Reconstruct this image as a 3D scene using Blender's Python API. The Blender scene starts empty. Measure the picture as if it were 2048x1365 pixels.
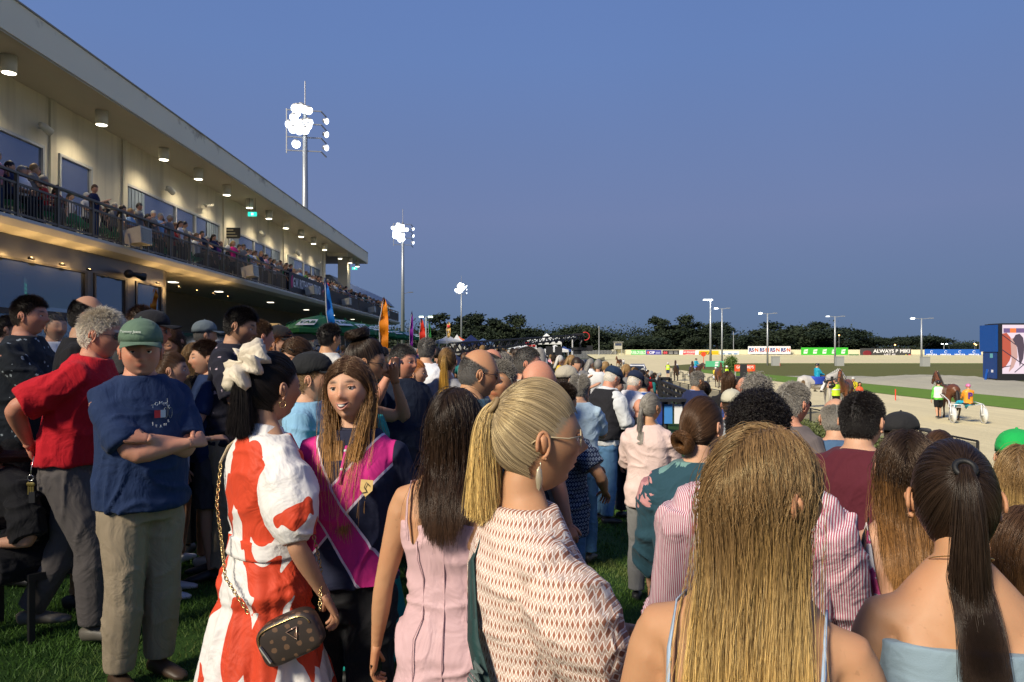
import bpy, math, random, numpy as np
from mathutils import Vector, Matrix
PI = math.pi; RAD = math.radians
random.seed(7); RNG = np.random.default_rng(7)
SC = bpy.context.scene
COL = SC.collection
# ------------------------------------------------------------------ camera
F = 1500.0; CAMZ = 1.60                       # focal length in photo pixels (2048 wide), eye height in metres
cam = bpy.data.cameras.new('camera'); camo = bpy.data.objects.new('camera', cam); COL.objects.link(camo)
camo.location = (0, 0, CAMZ); camo.rotation_euler = (PI/2, 0, 0)
cam.sensor_width = 36; cam.lens = 36*F/2048; cam.shift_y = 19.5/2048; cam.clip_start = .05; cam.clip_end = 6000
SC.camera = camo
# ------------------------------------------------------------------ world: clear sky at dusk
W = bpy.data.worlds.new('World'); SC.world = W; W.use_nodes = True
nt = W.node_tree; bg = nt.nodes['Background']
tc = nt.nodes.new('ShaderNodeTexCoord'); sx = nt.nodes.new('ShaderNodeSeparateXYZ'); nt.links.new(tc.outputs['Generated'], sx.inputs[0])
rp = nt.nodes.new('ShaderNodeValToRGB'); nt.links.new(sx.outputs['Z'], rp.inputs[0])
def lin(r, g, b): return tuple(((c/255)/12.92 if c/255 <= .04045 else ((c/255+.055)/1.055)**2.4) for c in (r, g, b))
stops = [(0, (99,121,153)), (.045, (100,124,161)), (.10, (106,127,168)), (.17, (114,131,175)), (.26, (109,131,180)), (.36, (104,132,187)), (.5, (98,128,188)), (1, (66,95,165))]
els = rp.color_ramp.elements
els[0].position = 0; els[0].color = (*lin(*stops[0][1]), 1); els[1].position = 1; els[1].color = (*lin(*stops[-1][1]), 1)
for p_, c_ in stops[1:-1]:
    e = els.new(p_); e.color = (*lin(*c_), 1)
nz = nt.nodes.new('ShaderNodeTexNoise'); nz.inputs['Scale'].default_value = 1.6; nz.inputs['Detail'].default_value = 3
nt.links.new(tc.outputs['Generated'], nz.inputs['Vector'])
mr = nt.nodes.new('ShaderNodeMapRange'); mr.inputs[3].default_value = .93; mr.inputs[4].default_value = 1.07; nt.links.new(nz.outputs[0], mr.inputs[0])
sky = nt.nodes.new('ShaderNodeTexSky'); sky.sky_type = 'NISHITA'; sky.sun_disc = False; sky.sun_elevation = RAD(3); sky.sun_rotation = RAD(200)
mx = nt.nodes.new('ShaderNodeMix'); mx.data_type = 'RGBA'; mx.blend_type = 'MULTIPLY'; mx.inputs[0].default_value = 1
nt.links.new(rp.outputs[0], mx.inputs[6]); nt.links.new(mr.outputs[0], mx.inputs[7])
ml = nt.nodes.new('ShaderNodeVectorMath'); ml.operation = 'SCALE'; ml.inputs['Scale'].default_value = .004; nt.links.new(sky.outputs[0], ml.inputs[0])
ad = nt.nodes.new('ShaderNodeVectorMath'); ad.operation = 'ADD'; nt.links.new(mx.outputs[2], ad.inputs[0]); nt.links.new(ml.outputs[0], ad.inputs[1])
nt.links.new(ad.outputs[0], bg.inputs[0]); bg.inputs[1].default_value = .77
# ------------------------------------------------------------------ key light: the ground's floodlights from behind and left of the camera
sl = bpy.data.lights.new('floodlight_sun', 'SUN'); sl.energy = 4.8; sl.angle = RAD(13); sl.color = (1, .90, .72)
so = bpy.data.objects.new('floodlight_sun', sl); COL.objects.link(so)
so.rotation_euler = Vector((.57, .67, -.60)).to_track_quat('-Z', 'Y').to_euler()
VS = SC.view_settings
VS.view_transform = 'Standard'; VS.look = 'None'; VS.gamma = 1; VS.exposure = .27; VS.use_curve_mapping = False
SC.cycles.max_bounces = 6; SC.cycles.transparent_max_bounces = 12; SC.cycles.use_denoising = True

def P(px, py, d): return Vector(((px-1024)/F*d, d, CAMZ-(py-702)/F*d))
def gz(x, y=0):
    t = min(max((x+1.0)/9.5, 0), 1); e = .12
    if t < e: t = t*t/(2*e)+0*e
    elif t > 1-e: t = 1-e/2*1.0-((1-t)**2)/(2*e)
    else: t = t-e/2
    return -1.5*t/(1-e/2) if t < 1-e/2 else -1.5
# ------------------------------------------------------------------ object helpers
def tag(o, label=None, cat=None, group=None, kind=None):
    if label: o['label'] = label
    if cat: o['category'] = cat
    if group: o['group'] = group
    if kind: o['kind'] = kind
    return o
def empty(name, loc=(0,0,0), rz=0, label=None, cat=None, group=None, s=1):
    o = bpy.data.objects.new(name, None); COL.objects.link(o); o.empty_display_size = .1
    o.location = loc; o.rotation_euler = (0, 0, rz); o.scale = (s, s, s)
    return tag(o, label, cat, group)
def mesh(name, v, f, smooth=True, mats=None, mi=None):
    v = np.asarray(v, np.float32).reshape(-1, 3); m = bpy.data.meshes.new(name)
    m.vertices.add(len(v)); m.vertices.foreach_set('co', v.ravel())
    if isinstance(f, np.ndarray): k = f.shape[1]; n = len(f); lens = np.full(n, k); flat = f.ravel()
    else: lens = np.array([len(q) for q in f]); n = len(f); flat = np.array([i for q in f for i in q])
    m.loops.add(len(flat)); m.loops.foreach_set('vertex_index', flat.astype(np.int32))
    m.polygons.add(n); st = np.concatenate([[0], np.cumsum(lens)[:-1]]) if n else lens
    m.polygons.foreach_set('loop_start', st.astype(np.int32)); m.polygons.foreach_set('loop_total', lens.astype(np.int32))
    m.polygons.foreach_set('use_smooth', np.full(n, bool(smooth)))
    for a in (mats or []): m.materials.append(a)
    if mi is not None: m.polygons.foreach_set('material_index', np.asarray(mi, np.int32))
    m.update(calc_edges=True)
    return m
def link(name, m, parent=None, loc=None, rot=None, **k):
    o = bpy.data.objects.new(name, m); COL.objects.link(o)
    if parent: o.parent = parent
    if loc is not None: o.location = loc
    if rot is not None: o.rotation_euler = rot
    return tag(o, **k) if k else o
class MB:
    """collects simple shapes, then links them as one mesh object"""
    def __init__(s): s.v = []; s.f = []
    def add(s, v, f):
        b = len(s.v); s.v += [tuple(p) for p in v]; s.f += [tuple(i+b for i in q) for q in f]; return s
    def box(s, a, b, M=None):
        x0, y0, z0 = a; x1, y1, z1 = b
        v = [Vector(p) for p in ((x0,y0,z0),(x1,y0,z0),(x1,y1,z0),(x0,y1,z0),(x0,y0,z1),(x1,y0,z1),(x1,y1,z1),(x0,y1,z1))]
        if M: v = [M @ p for p in v]
        return s.add(v, [(0,3,2,1),(4,5,6,7),(0,1,5,4),(1,2,6,5),(2,3,7,6),(3,0,4,7)])
    def cbox(s, c, d, M=None): return s.box([c[i]-d[i]/2 for i in range(3)], [c[i]+d[i]/2 for i in range(3)], M)
    def tube(s, pts, r, n=8, cap=True):
        pts = [Vector(p) for p in pts]; rs = r if isinstance(r, (list, tuple)) else [r]*len(pts)
        v, f, u = [], [], None
        for i, p in enumerate(pts):
            t = (pts[min(i+1, len(pts)-1)]-pts[max(i-1, 0)]).normalized()
            if u is None: u = t.orthogonal().normalized()
            u = (u-t*u.dot(t)).normalized(); w = t.cross(u)
            v += [p+(u*math.cos(2*PI*k/n)+w*math.sin(2*PI*k/n))*rs[i] for k in range(n)]
        for i in range(len(pts)-1):
            for k in range(n): f.append((i*n+k, i*n+(k+1) % n, (i+1)*n+(k+1) % n, (i+1)*n+k))
        if cap: f.append(tuple(range(n))[::-1]); f.append(tuple(len(v)-n+k for k in range(n)))
        return s.add(v, f)
    def beam(s, a, b, w, h=None):
        a, b = Vector(a), Vector(b); h = h or w; t = (b-a).normalized()
        up = Vector((0,0,1)) if abs(t.z) < .95 else Vector((0,1,0)); x = t.cross(up).normalized(); y = x.cross(t)
        v = [q+x*sx*w/2+y*sy*h/2 for q in (a, b) for sx, sy in ((-1,-1),(1,-1),(1,1),(-1,1))]
        return s.add(v, [(0,3,2,1),(4,5,6,7),(0,1,5,4),(1,2,6,5),(2,3,7,6),(3,0,4,7)])
    def prism(s, poly, M, t):
        """poly in local xy, extruded t along local z"""
        n = len(poly); v = [M @ Vector((x, y, 0)) for x, y in poly]+[M @ Vector((x, y, t)) for x, y in poly]
        return s.add(v, [tuple(range(n))[::-1], tuple(range(n, 2*n))]+[(i, (i+1) % n, n+(i+1) % n, n+i) for i in range(n)])
    def ball(s, c, r, n=10, M=None, m=None):
        r = r if hasattr(r, '__len__') else (r, r, r); m = m or max(4, n//2); v = []; f = []
        for j in range(m+1):
            for k in range(n):
                a, b = PI*j/m, 2*PI*k/n
                q = Vector((r[0]*math.sin(a)*math.cos(b), r[1]*math.sin(a)*math.sin(b), r[2]*math.cos(a)))
                v.append(Vector(c)+((M @ q) if M else q))
        for j in range(m):
            for k in range(n): f.append((j*n+k, (j+1)*n+k, (j+1)*n+(k+1) % n, j*n+(k+1) % n))
        return s.add(v, f)
    def build(s, name, mat, parent=None, smooth=False, **k):
        m = mesh(name, s.v, s.f, smooth, [mat] if mat else None)
        return link(name, m, parent, **k)
# ------------------------------------------------------------------ materials
class NT:
    def __init__(s, name, rough=.6, metal=0, spec=.5):
        s.m = bpy.data.materials.new(name); s.m.use_nodes = True; s.t = s.m.node_tree; s.b = s.t.nodes['Principled BSDF']
        s.b.inputs['Roughness'].default_value = rough; s.b.inputs['Metallic'].default_value = metal; s.b.inputs['Specular IOR Level'].default_value = spec
    def n(s, ty, **k):
        x = s.t.nodes.new('ShaderNode'+ty)
        for a, b in k.items(): setattr(x, a, b)
        return x
    def l(s, a, b): s.t.links.new(a, b); return s
    def set(s, node, key, val):
        if hasattr(val, 'is_output') or isinstance(val, bpy.types.NodeSocket): s.l(val, node.inputs[key])
        else: node.inputs[key].default_value = val
    def coord(s, scale=(1,1,1), rot=(0,0,0), loc=(0,0,0), out='Object'):
        c = s.n('TexCoord'); m = s.n('Mapping'); s.l(c.outputs[out], m.inputs[0])
        m.inputs['Scale'].default_value = scale; m.inputs['Rotation'].default_value = rot; m.inputs['Location'].default_value = loc
        return m.outputs[0]
    def noise(s, scale=5, detail=4, vec=None, rough=.55, dist=0):
        x = s.n('TexNoise'); x.inputs['Scale'].default_value = scale; x.inputs['Detail'].default_value = detail; x.inputs['Roughness'].default_value = rough; x.inputs['Distortion'].default_value = dist
        s.l(vec if vec else s.coord(), x.inputs['Vector']); return x.outputs[0]
    def math(s, op, a, b=0., c=None):
        x = s.n('Math', operation=op); s.set(x, 0, a); s.set(x, 1, b)
        if c is not None: s.set(x, 2, c)
        return x.outputs[0]
    def ramp(s, fac, st, interp='LINEAR'):
        x = s.n('ValToRGB'); x.color_ramp.interpolation = interp; e = x.color_ramp.elements
        e[0].position = st[0][0]; e[1].position = st[-1][0]
        for p, c in st[1:-1]: e.new(p)
        for q, (p, c) in zip(sorted(e, key=lambda z: z.position), st): q.color = (*c, 1) if hasattr(c, '__len__') else (c, c, c, 1)
        s.l(fac, x.inputs[0]); return x.outputs[0]
    def mix(s, fac, a, b, mode='MIX'):
        x = s.n('Mix', data_type='RGBA', blend_type=mode)
        for key, val in ((0, fac), (6, a), (7, b)):
            if isinstance(val, bpy.types.NodeSocket): s.l(val, x.inputs[key])
            elif key == 0: x.inputs[0].default_value = val
            else: x.inputs[key].default_value = (*val[:3], 1)
        return x.outputs[2]
    def color(s, c):
        if isinstance(c, bpy.types.NodeSocket): s.l(c, s.b.inputs['Base Color'])
        else: s.b.inputs['Base Color'].default_value = (*c[:3], 1)
        return s
    def bump(s, h, strength=.3, dist=.01):
        x = s.n('Bump'); x.inputs['Strength'].default_value = strength; x.inputs['Distance'].default_value = dist
        s.l(h, x.inputs['Height']); s.l(x.outputs[0], s.b.inputs['Normal']); return s
    def emit(s, c, st):
        if isinstance(c, bpy.types.NodeSocket): s.l(c, s.b.inputs['Emission Color'])
        else: s.b.inputs['Emission Color'].default_value = (*c, 1)
        s.b.inputs['Emission Strength'].default_value = st; return s
_mc = {}
def flat(c, rough=.6, metal=0, var=.12, scale=6, name=None):
    """plain painted or bare surface with slight unevenness"""
    key = (tuple(c), rough, metal, var, scale)
    if key not in _mc:
        q = NT(name or 'surface', rough, metal); n = q.noise(scale, 5)
        q.color(q.mix(n, [x*(1-var) for x in c], [min(1, x*(1+var)) for x in c])); q.bump(n, .15, .01); _mc[key] = q.m
    return _mc[key]
def glow(c, st):
    key = ('g', tuple(c), st)
    if key not in _mc: _mc[key] = NT('lit').color((.02,.02,.02)).emit(c, st).m
    return _mc[key]
# ================================================================== people
def vnoise(p, seed=0):
    """vectorised value noise, p (n,3) -> -1..1"""
    i = np.floor(p).astype(np.int64); f = p-i; f = f*f*(3-2*f)
    def h(a):
        n = (a[:,0]*374761393+a[:,1]*668265263+a[:,2]*2147483647+seed*1274126177) & 0xffffffff
        n = ((n ^ (n >> 13))*1274126177) & 0xffffffff; n = n ^ (n >> 16)
        return (n & 0xffff)/32767.5-1
    r = 0
    for dx in (0,1):
        for dy in (0,1):
            for dz in (0,1):
                w = (f[:,0] if dx else 1-f[:,0])*(f[:,1] if dy else 1-f[:,1])*(f[:,2] if dz else 1-f[:,2])
                r = r+w*h(i+np.array([dx,dy,dz]))
    return r
def vnormals(v, q):
    a, b, c, d = (v[q[:,k]] for k in range(4)); n = np.cross(c-a, d-b); r = np.zeros_like(v)
    for k in range(4): np.add.at(r, q[:,k], n)
    return r/np.maximum(np.linalg.norm(r, axis=1, keepdims=True), 1e-9)
def sst(a, b, x): t = np.clip((x-a)/(b-a), 0, 1); return t*t*(3-2*t)
def rings(secs, n=16, ex=2.3):
    """secs: (center(3), rx, ry_front, ry_back, tilt about x) closed loft"""
    v = []; a = np.arange(n)*2*PI/n; c, s = np.cos(a), np.sin(a)
    cx = np.sign(c)*np.abs(c)**(2/ex); sy = np.sign(s)*np.abs(s)**(2/ex)
    for (p, rx, rf, rb, ti) in secs:
        x = cx*rx; y = np.where(s > 0, sy*rf, sy*rb)
        v.append(np.stack([p[0]+x, p[1]+y*math.cos(ti), p[2]+y*math.sin(ti)], 1))
    return close_rings(np.array(v))
def close_rings(V):
    m, n = V.shape[:2]; v = V.reshape(-1, 3); q = []
    i = np.arange(m-1)[:,None]*n; k = np.arange(n)[None]; k2 = (k+1) % n
    q = np.stack([i+k, i+k2, i+n+k2, i+n+k], -1).reshape(-1, 4)
    v = np.vstack([v, V[0].mean(0), V[-1].mean(0)]); c0, c1 = m*n, m*n+1
    k = np.arange(n); k2 = (k+1) % n; b = (m-1)*n
    e0 = np.stack([k2[::2], k[::2], np.full(len(k[::2]), c0), k2[(np.arange(0,n,2)+1) % n]], 1)
    e1 = np.stack([b+k[::2], b+k2[::2], b+k2[(np.arange(0,n,2)+1) % n], np.full(len(k[::2]), c1)], 1)
    return v, np.vstack([q, e0, e1])
def limb(pts, n=12, ref=(0,1,0)):
    """pts: (pos, ra, rb) ra along ref-ish axis"""
    P_ = [np.array(p[0], float) for p in pts]; V = []; a = np.arange(n)*2*PI/n
    for i, p in enumerate(pts):
        t = P_[min(i+1, len(pts)-1)]-P_[max(i-1, 0)]; t /= np.linalg.norm(t)+1e-9
        u = np.array(ref, float); u = u-t*u.dot(t)
        if np.linalg.norm(u) < .05: u = np.array([1.,0,0]); u = u-t*u.dot(t)
        u /= np.linalg.norm(u); w = np.cross(t, u)
        V.append(P_[i]+np.outer(np.cos(a), u)*p[1]+np.outer(np.sin(a), w)*p[2])
    return close_rings(np.array(V))
def cat_mesh(L):
    vs, qs, b = [], [], 0
    for v, q in L: vs.append(v); qs.append(q+b); b += len(v)
    return np.vstack(vs), np.vstack(qs)
def lerp(a, b, t): return np.array(a)*(1-t)+np.array(b)*t
def chain(a, b, c, rad, ext=None):
    """points with radii along a two bone limb; rad: list of (t 0..2, ra, rb)"""
    out = []
    for t, ra, rb in rad:
        p = lerp(a, b, t) if t <= 1 else lerp(b, c, t-1); out.append((p, ra, rb))
    return out
def ik(a, c, l1, l2, pole):
    a, c = np.array(a, float), np.array(c, float); d = c-a; L = np.linalg.norm(d); L2 = min(L, (l1+l2)*.995)
    d = d/L; c = a+d*L2; x = (l1*l1-l2*l2+L2*L2)/(2*L2); h = math.sqrt(max(l1*l1-x*x, 0))
    p = np.array(pole, float); p = p-d*p.dot(d); p /= np.linalg.norm(p)+1e-9
    return a+d*x+p*h, c
def rot3(yaw=0, pitch=0, roll=0):
    return np.array(Matrix.Rotation(yaw, 3, 'Z') @ Matrix.Rotation(pitch, 3, 'X') @ Matrix.Rotation(roll, 3, 'Y'))
# wrist targets and elbow poles for the right (+x) arm, person space (facing +y)
ARMS = {
 'down': ((.27,.05,.84), (.35,-1,.1)), 'relax': ((.25,.16,.87), (.5,-1,0)), 'hip': ((.19,-.10,1.02), (1,-.35,.1)), 'hipback': ((.07,-.17,1.02), (.8,-1,.05)),
 'front': ((.08,.32,1.13), (.7,-.3,-1)), 'phone': ((.06,.36,1.27), (.6,-.2,-1)), 'crossA': ((-.12,.23,1.17), (.8,.25,-.9)), 'crossB': ((-.10,.20,1.21), (.8,.25,-.9)),
 'behind': ((.06,-.17,.93), (1,-.4,0)), 'face': ((.07,.19,1.53), (.45,.15,-1)), 'up': ((.22,.34,1.55), (.6,.1,-1)), 'lean': ((.20,.36,1.08), (.8,-.5,-.4)),
 'bag': ((.12,.34,.98), (.6,-.6,-.3)), 'clasp': ((.02,.24,.88), (.8,-.4,0)), 'camera': ((.12,.30,1.50), (1,.2,-1)), 'reins': ((.10,.42,1.08),(.6,-.3,-1)),
}
MALE = [(.80,.10,.09,.09),(.86,.155,.105,.115),(.93,.168,.115,.125),(1.0,.160,.115,.105),(1.08,.150,.112,.095),(1.18,.155,.118,.100),(1.28,.170,.125,.115),(1.37,.178,.115,.115),(1.425,.160,.09,.10),(1.47,.120,.07,.085),(1.50,.082,.06,.07),(1.54,.054,.05,.055)]
FEM = [(.80,.10,.09,.09),(.86,.160,.10,.12),(.93,.172,.105,.128),(1.0,.150,.10,.105),(1.08,.122,.092,.082),(1.15,.124,.098,.085),(1.25,.145,.132,.10),(1.33,.153,.112,.102),(1.40,.142,.078,.088),(1.445,.108,.060,.072),(1.48,.070,.050,.058),(1.52,.046,.044,.048)]
def hand_mesh(w, fdir, side, up, curl=.6, n=6, s=1.0):
    """w wrist, fdir hand direction, up = back of hand normal, side=+1 thumb towards -cross"""
    w = np.array(w); f = np.array(fdir, float); f /= np.linalg.norm(f); u = np.array(up, float); u -= f*u.dot(f); u /= np.linalg.norm(u); r = np.cross(f, u)*side
    L = [limb([(w-f*.03*s,.026*s,.020*s),(w,.027*s,.018*s),(w+f*.03*s,.036*s,.017*s),(w+f*.065*s,.042*s,.015*s),(w+f*.088*s,.040*s,.012*s)], 10, r)]
    for k, (o, ln) in enumerate(((-.030,.068),(-.010,.078),(.011,.073),(.030,.057))):
        p = w+f*.083*s+r*o*s; a = 0; pts = [(p-f*.02*s,.0095*s,.0095*s)]; d = f
        for j, fr in enumerate((0,.42,.28,.22,.08)):
            a = curl*(j*.85); d = f*math.cos(a)-u*math.sin(a)
            p = p+d*ln*fr*s; pts.append((p, (.0098-.0010*j)*s, (.0095-.0010*j)*s))
        L.append(limb(pts, n, r))
    p = w+f*.022*s-r*.026*s; d = (f*.7-r*.7-u*.25); d /= np.linalg.norm(d); pts = [(p-d*.015*s,.013*s,.013*s)]
    for j, fr in enumerate((.03,.028,.022,.006)):
        d = d+f*.22-u*.25*curl; d /= np.linalg.norm(d); p = p+d*fr*s; pts.append((p, (.0125-.0015*j)*s, (.0115-.0015*j)*s))
    L.append(limb(pts, n, u))
    return cat_mesh(L)
FEAT = [(0,.002,.0085,.024,.010),(0,-.024,.0105,.012,.019),(-.013,-.031,.007,.007,.008),(.013,-.031,.007,.007,.008),(-.030,.021,.020,.008,.006),(.030,.021,.020,.008,.006),
 (-.031,.003,.014,.010,-.010),(.031,.003,.014,.010,-.010),(-.046,-.022,.018,.018,.005),(.046,-.022,.018,.018,.005),(0,-.0525,.019,.0045,.006),(0,-.0645,.016,.0055,.0075),
 (0,-.0580,.021,.0020,-.0035),(0,-.094,.018,.014,.012),(0,-.079,.020,.006,-.003)]
def head_mesh(nu, nv, sex='f', fat=0, stub=0, hl=None, nose=1.0):
    """head about its middle, facing +y.  returns v, q, mask(n,3) = blush, hair, lips"""
    th = np.linspace(0, PI, nv+1)[1:-1]; ph = np.arange(nu)*2*PI/nu
    # finer columns at the front (ph = pi/2)
    ph = ph+.45*np.sin(ph-PI/2)*-1*np.cos(0)*np.where(True, 1, 1)*.0+0
    T, H = np.meshgrid(th, ph, indexing='ij'); n = np.stack([np.sin(T)*np.cos(H), np.sin(T)*np.sin(H), np.cos(T)], -1)
    q = np.arctan2(n[...,0], n[...,1]); q = q*(1-.35*np.exp(-(q/1.2)**2)); r = np.sin(T); n = np.stack([r*np.sin(q), r*np.cos(q), np.cos(T)], -1)
    p = n*np.array([.0765,.097,.118]); x, y, z = p[...,0].copy(), p[...,1].copy(), p[...,2].copy()
    low = sst(-.005,-.105,z); x *= 1-(.26 if sex == 'f' else .17)*low+.10*fat*sst(0,-.08,z); x *= 1+.05*sst(-.02,.06,z)*(1-sst(.08,.118,z))
    y = np.where(y < 0, y*(1-.50*sst(-.03,-.115,z)), y*(1-.02*low))
    y = np.where(y > 0, y*(1-.05*sst(.02,.10,z)), y*1.03)
    # flatten the face a little
    fw = sst(.25,.75,n[...,1]); y = y-fw*.010*np.clip(1-(x/.06)**2, 0, 1)*0-fw*.004
    y = y+fw*.012*np.clip((x/.06)**2, 0, 1)*sst(-.11,-.03,z)*sst(.08,.02,z)*.5
    for (fx, fz, sx, sz, dy) in FEAT:
        if sex == 'f' and dy > .005 and fz > .015: dy *= .4
        if abs(fz+.024) < .001: dy *= nose
        y = y+fw*dy*np.exp(-((x-fx)/sx)**2-((z-fz)/sz)**2)
    v = np.stack([x, y, z], -1)
    top = np.array([[0,0,v[0,:,2].mean()+.0012]]); bot = np.array([[0,0.01,v[-1,:,2].mean()-.001]])
    V = v.reshape(-1, 3); m = len(th); i = np.arange(m-1)[:,None]*nu; k = np.arange(nu)[None]; k2 = (k+1) % nu
    Q = np.stack([i+k, i+nu+k, i+nu+k2, i+k2], -1).reshape(-1, 4); c0 = len(V); c1 = c0+1; kk = np.arange(0, nu, 2)
    e0 = np.stack([kk, (kk+1) % nu, (kk+2) % nu, np.full(len(kk), c0)], 1); b = (m-1)*nu
    e1 = np.stack([b+(kk+2) % nu, b+(kk+1) % nu, b+kk, np.full(len(kk), c1)], 1)
    V = np.vstack([V, top, bot]); Q = np.vstack([Q, e0, e1]); x, y, z = V.T
    front = y > .02
    lips = front*np.exp(-(x/.021)**4-((z+.0585)/.0085)**4); blush = front*(np.exp(-((np.abs(x)-.044)/.02)**2-((z+.025)/.02)**2)+.8*np.exp(-(x/.014)**2-((z+.025)/.014)**2))
    brow = front*np.exp(-((np.abs(x)-.031)/.017)**4-((z-.0225-.004*np.cos((np.abs(x)-.031)*60))/.0048)**4)*1.0
    hair = brow
    if stub: hair = np.maximum(hair, stub*sst(-.03,-.05,z)*sst(-.06,.0,y)*(1-np.exp(-(x/.02)**2-((z+.058)/.008)**2)))
    if hl is not None: hair = np.maximum(hair, hl(V))
    return V, Q, np.stack([blush, hair, lips], 1)
def ear_mesh(sd, n=14):
    L = []; a = np.linspace(-.5, 2*PI-1.6, n); c = np.array([.0765*sd, -.006, -.004]); out = []
    for t in a: 
        yy, zz = -.016*math.cos(t)*1.0, .031*math.sin(t+.0)
        out.append((c+np.array([sd*(.006+.008*max(0, math.cos(t))), yy, zz-.002]), .0045, .0045))
    out = [(c+(p_-c)*.86, a_, b_) for p_, a_, b_ in out]; L.append(limb(out, 6, (1,0,0)))
    L.append(limb([(c+np.array([sd*-.004,.006,.0]),.012,.022),(c+np.array([sd*.004,0,0]),.011,.022),(c+np.array([sd*.008,-.005,-.002]),.007,.020)], 8, (0,1,0)))
    L.append(limb([(c+np.array([sd*.002,.006,-.028]),.006,.005),(c+np.array([sd*.006,.002,-.032]),.0065,.005)], 6, (0,1,0)))
    return cat_mesh(L)
def hairline(bald=0, back=-.075):
    def f(V):
        n = V/np.array([.0765,.097,.118]); n = n/np.maximum(np.linalg.norm(n, axis=-1, keepdims=True), 1e-9)
        y = n[...,1]; zl = np.where(y > .66, .056+.0*y, np.where(y > 0, .056-(.66-y)/.66*.071, np.where(y > -.35, -.015+(y)/.35*.04+0, back)))
        m = sst(-.006, .004, V[...,2]-zl)
        if bald: m = m*(1-sst(.62-.35*bald,.70-.35*bald, n[...,2]+.38*y))
        return m
    return f
# ---- materials for people
def skin_mat(c, hairc=(.03,.02,.015), lips=None):
    key = ('skin', tuple(c), tuple(hairc), lips)
    if key in _mc: return _mc[key]
    q = NT('skin', .58, 0, .38); at = q.n('Attribute', attribute_name='mask'); s = q.n('SeparateColor'); q.l(at.outputs['Color'], s.inputs[0])
    n = q.noise(14, 7, None, .7); n2 = q.noise(160, 3)
    base = q.mix(n, [c[0]*.90, c[1]*.86, c[2]*.84], [min(1, c[0]*1.08), c[1]*1.1, c[2]*1.12])
    fr_ = q.noise(75, 2); base = q.mix(q.math('MULTIPLY', q.ramp(fr_, [(.66,0.),(.74,1.)]), .35), base, [x*.55 for x in c]); big = q.noise(5, 3); base = q.mix(q.math('MULTIPLY', q.ramp(big, [(.45,0.),(.65,1.)]), .35), base, (c[0]*1.02, c[1]*.80, c[2]*.72))
    base = q.mix(q.math('MULTIPLY', s.outputs[0], .55), base, (c[0]*.95, c[1]*.62, c[2]*.55))
    base = q.mix(q.math('MULTIPLY', s.outputs[2], .75), base, lips or (c[0]*.8, c[1]*.38, c[2]*.36))
    base = q.mix(s.outputs[1], base, hairc); q.color(base)
    q.b.inputs['Subsurface Weight'].default_value = .12; q.b.inputs['Subsurface Radius'].default_value = (1,.35,.2); q.b.inputs['Subsurface Scale'].default_value = .012
    q.bump(n2, .12, .002); _mc[key] = q.m; return q.m
def hair_mat(root, tip=None, rough=.32):
    tip = tip or root; key = ('hair', tuple(root), tuple(tip), rough)
    if key in _mc: return _mc[key]
    q = NT('hair', rough, 0, .6)
    ci = q.n('HairInfo'); at = q.n('Attribute', attribute_name='tone')
    c = q.mix(q.ramp(ci.outputs['Intercept'], [(.15, 0.), (.75, 1.)]), root, tip)
    c = q.mix(at.outputs['Fac'], q.mix(1, c, (.38,.35,.32), 'MULTIPLY'), q.mix(1, c, (1.9,1.85,1.7), 'MULTIPLY'))
    q.color(c); q.b.inputs['Specular Tint'].default_value = (*[min(1, .35+x*1.2) for x in tip], 1)
    _mc[key] = q.m; return q.m
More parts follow.
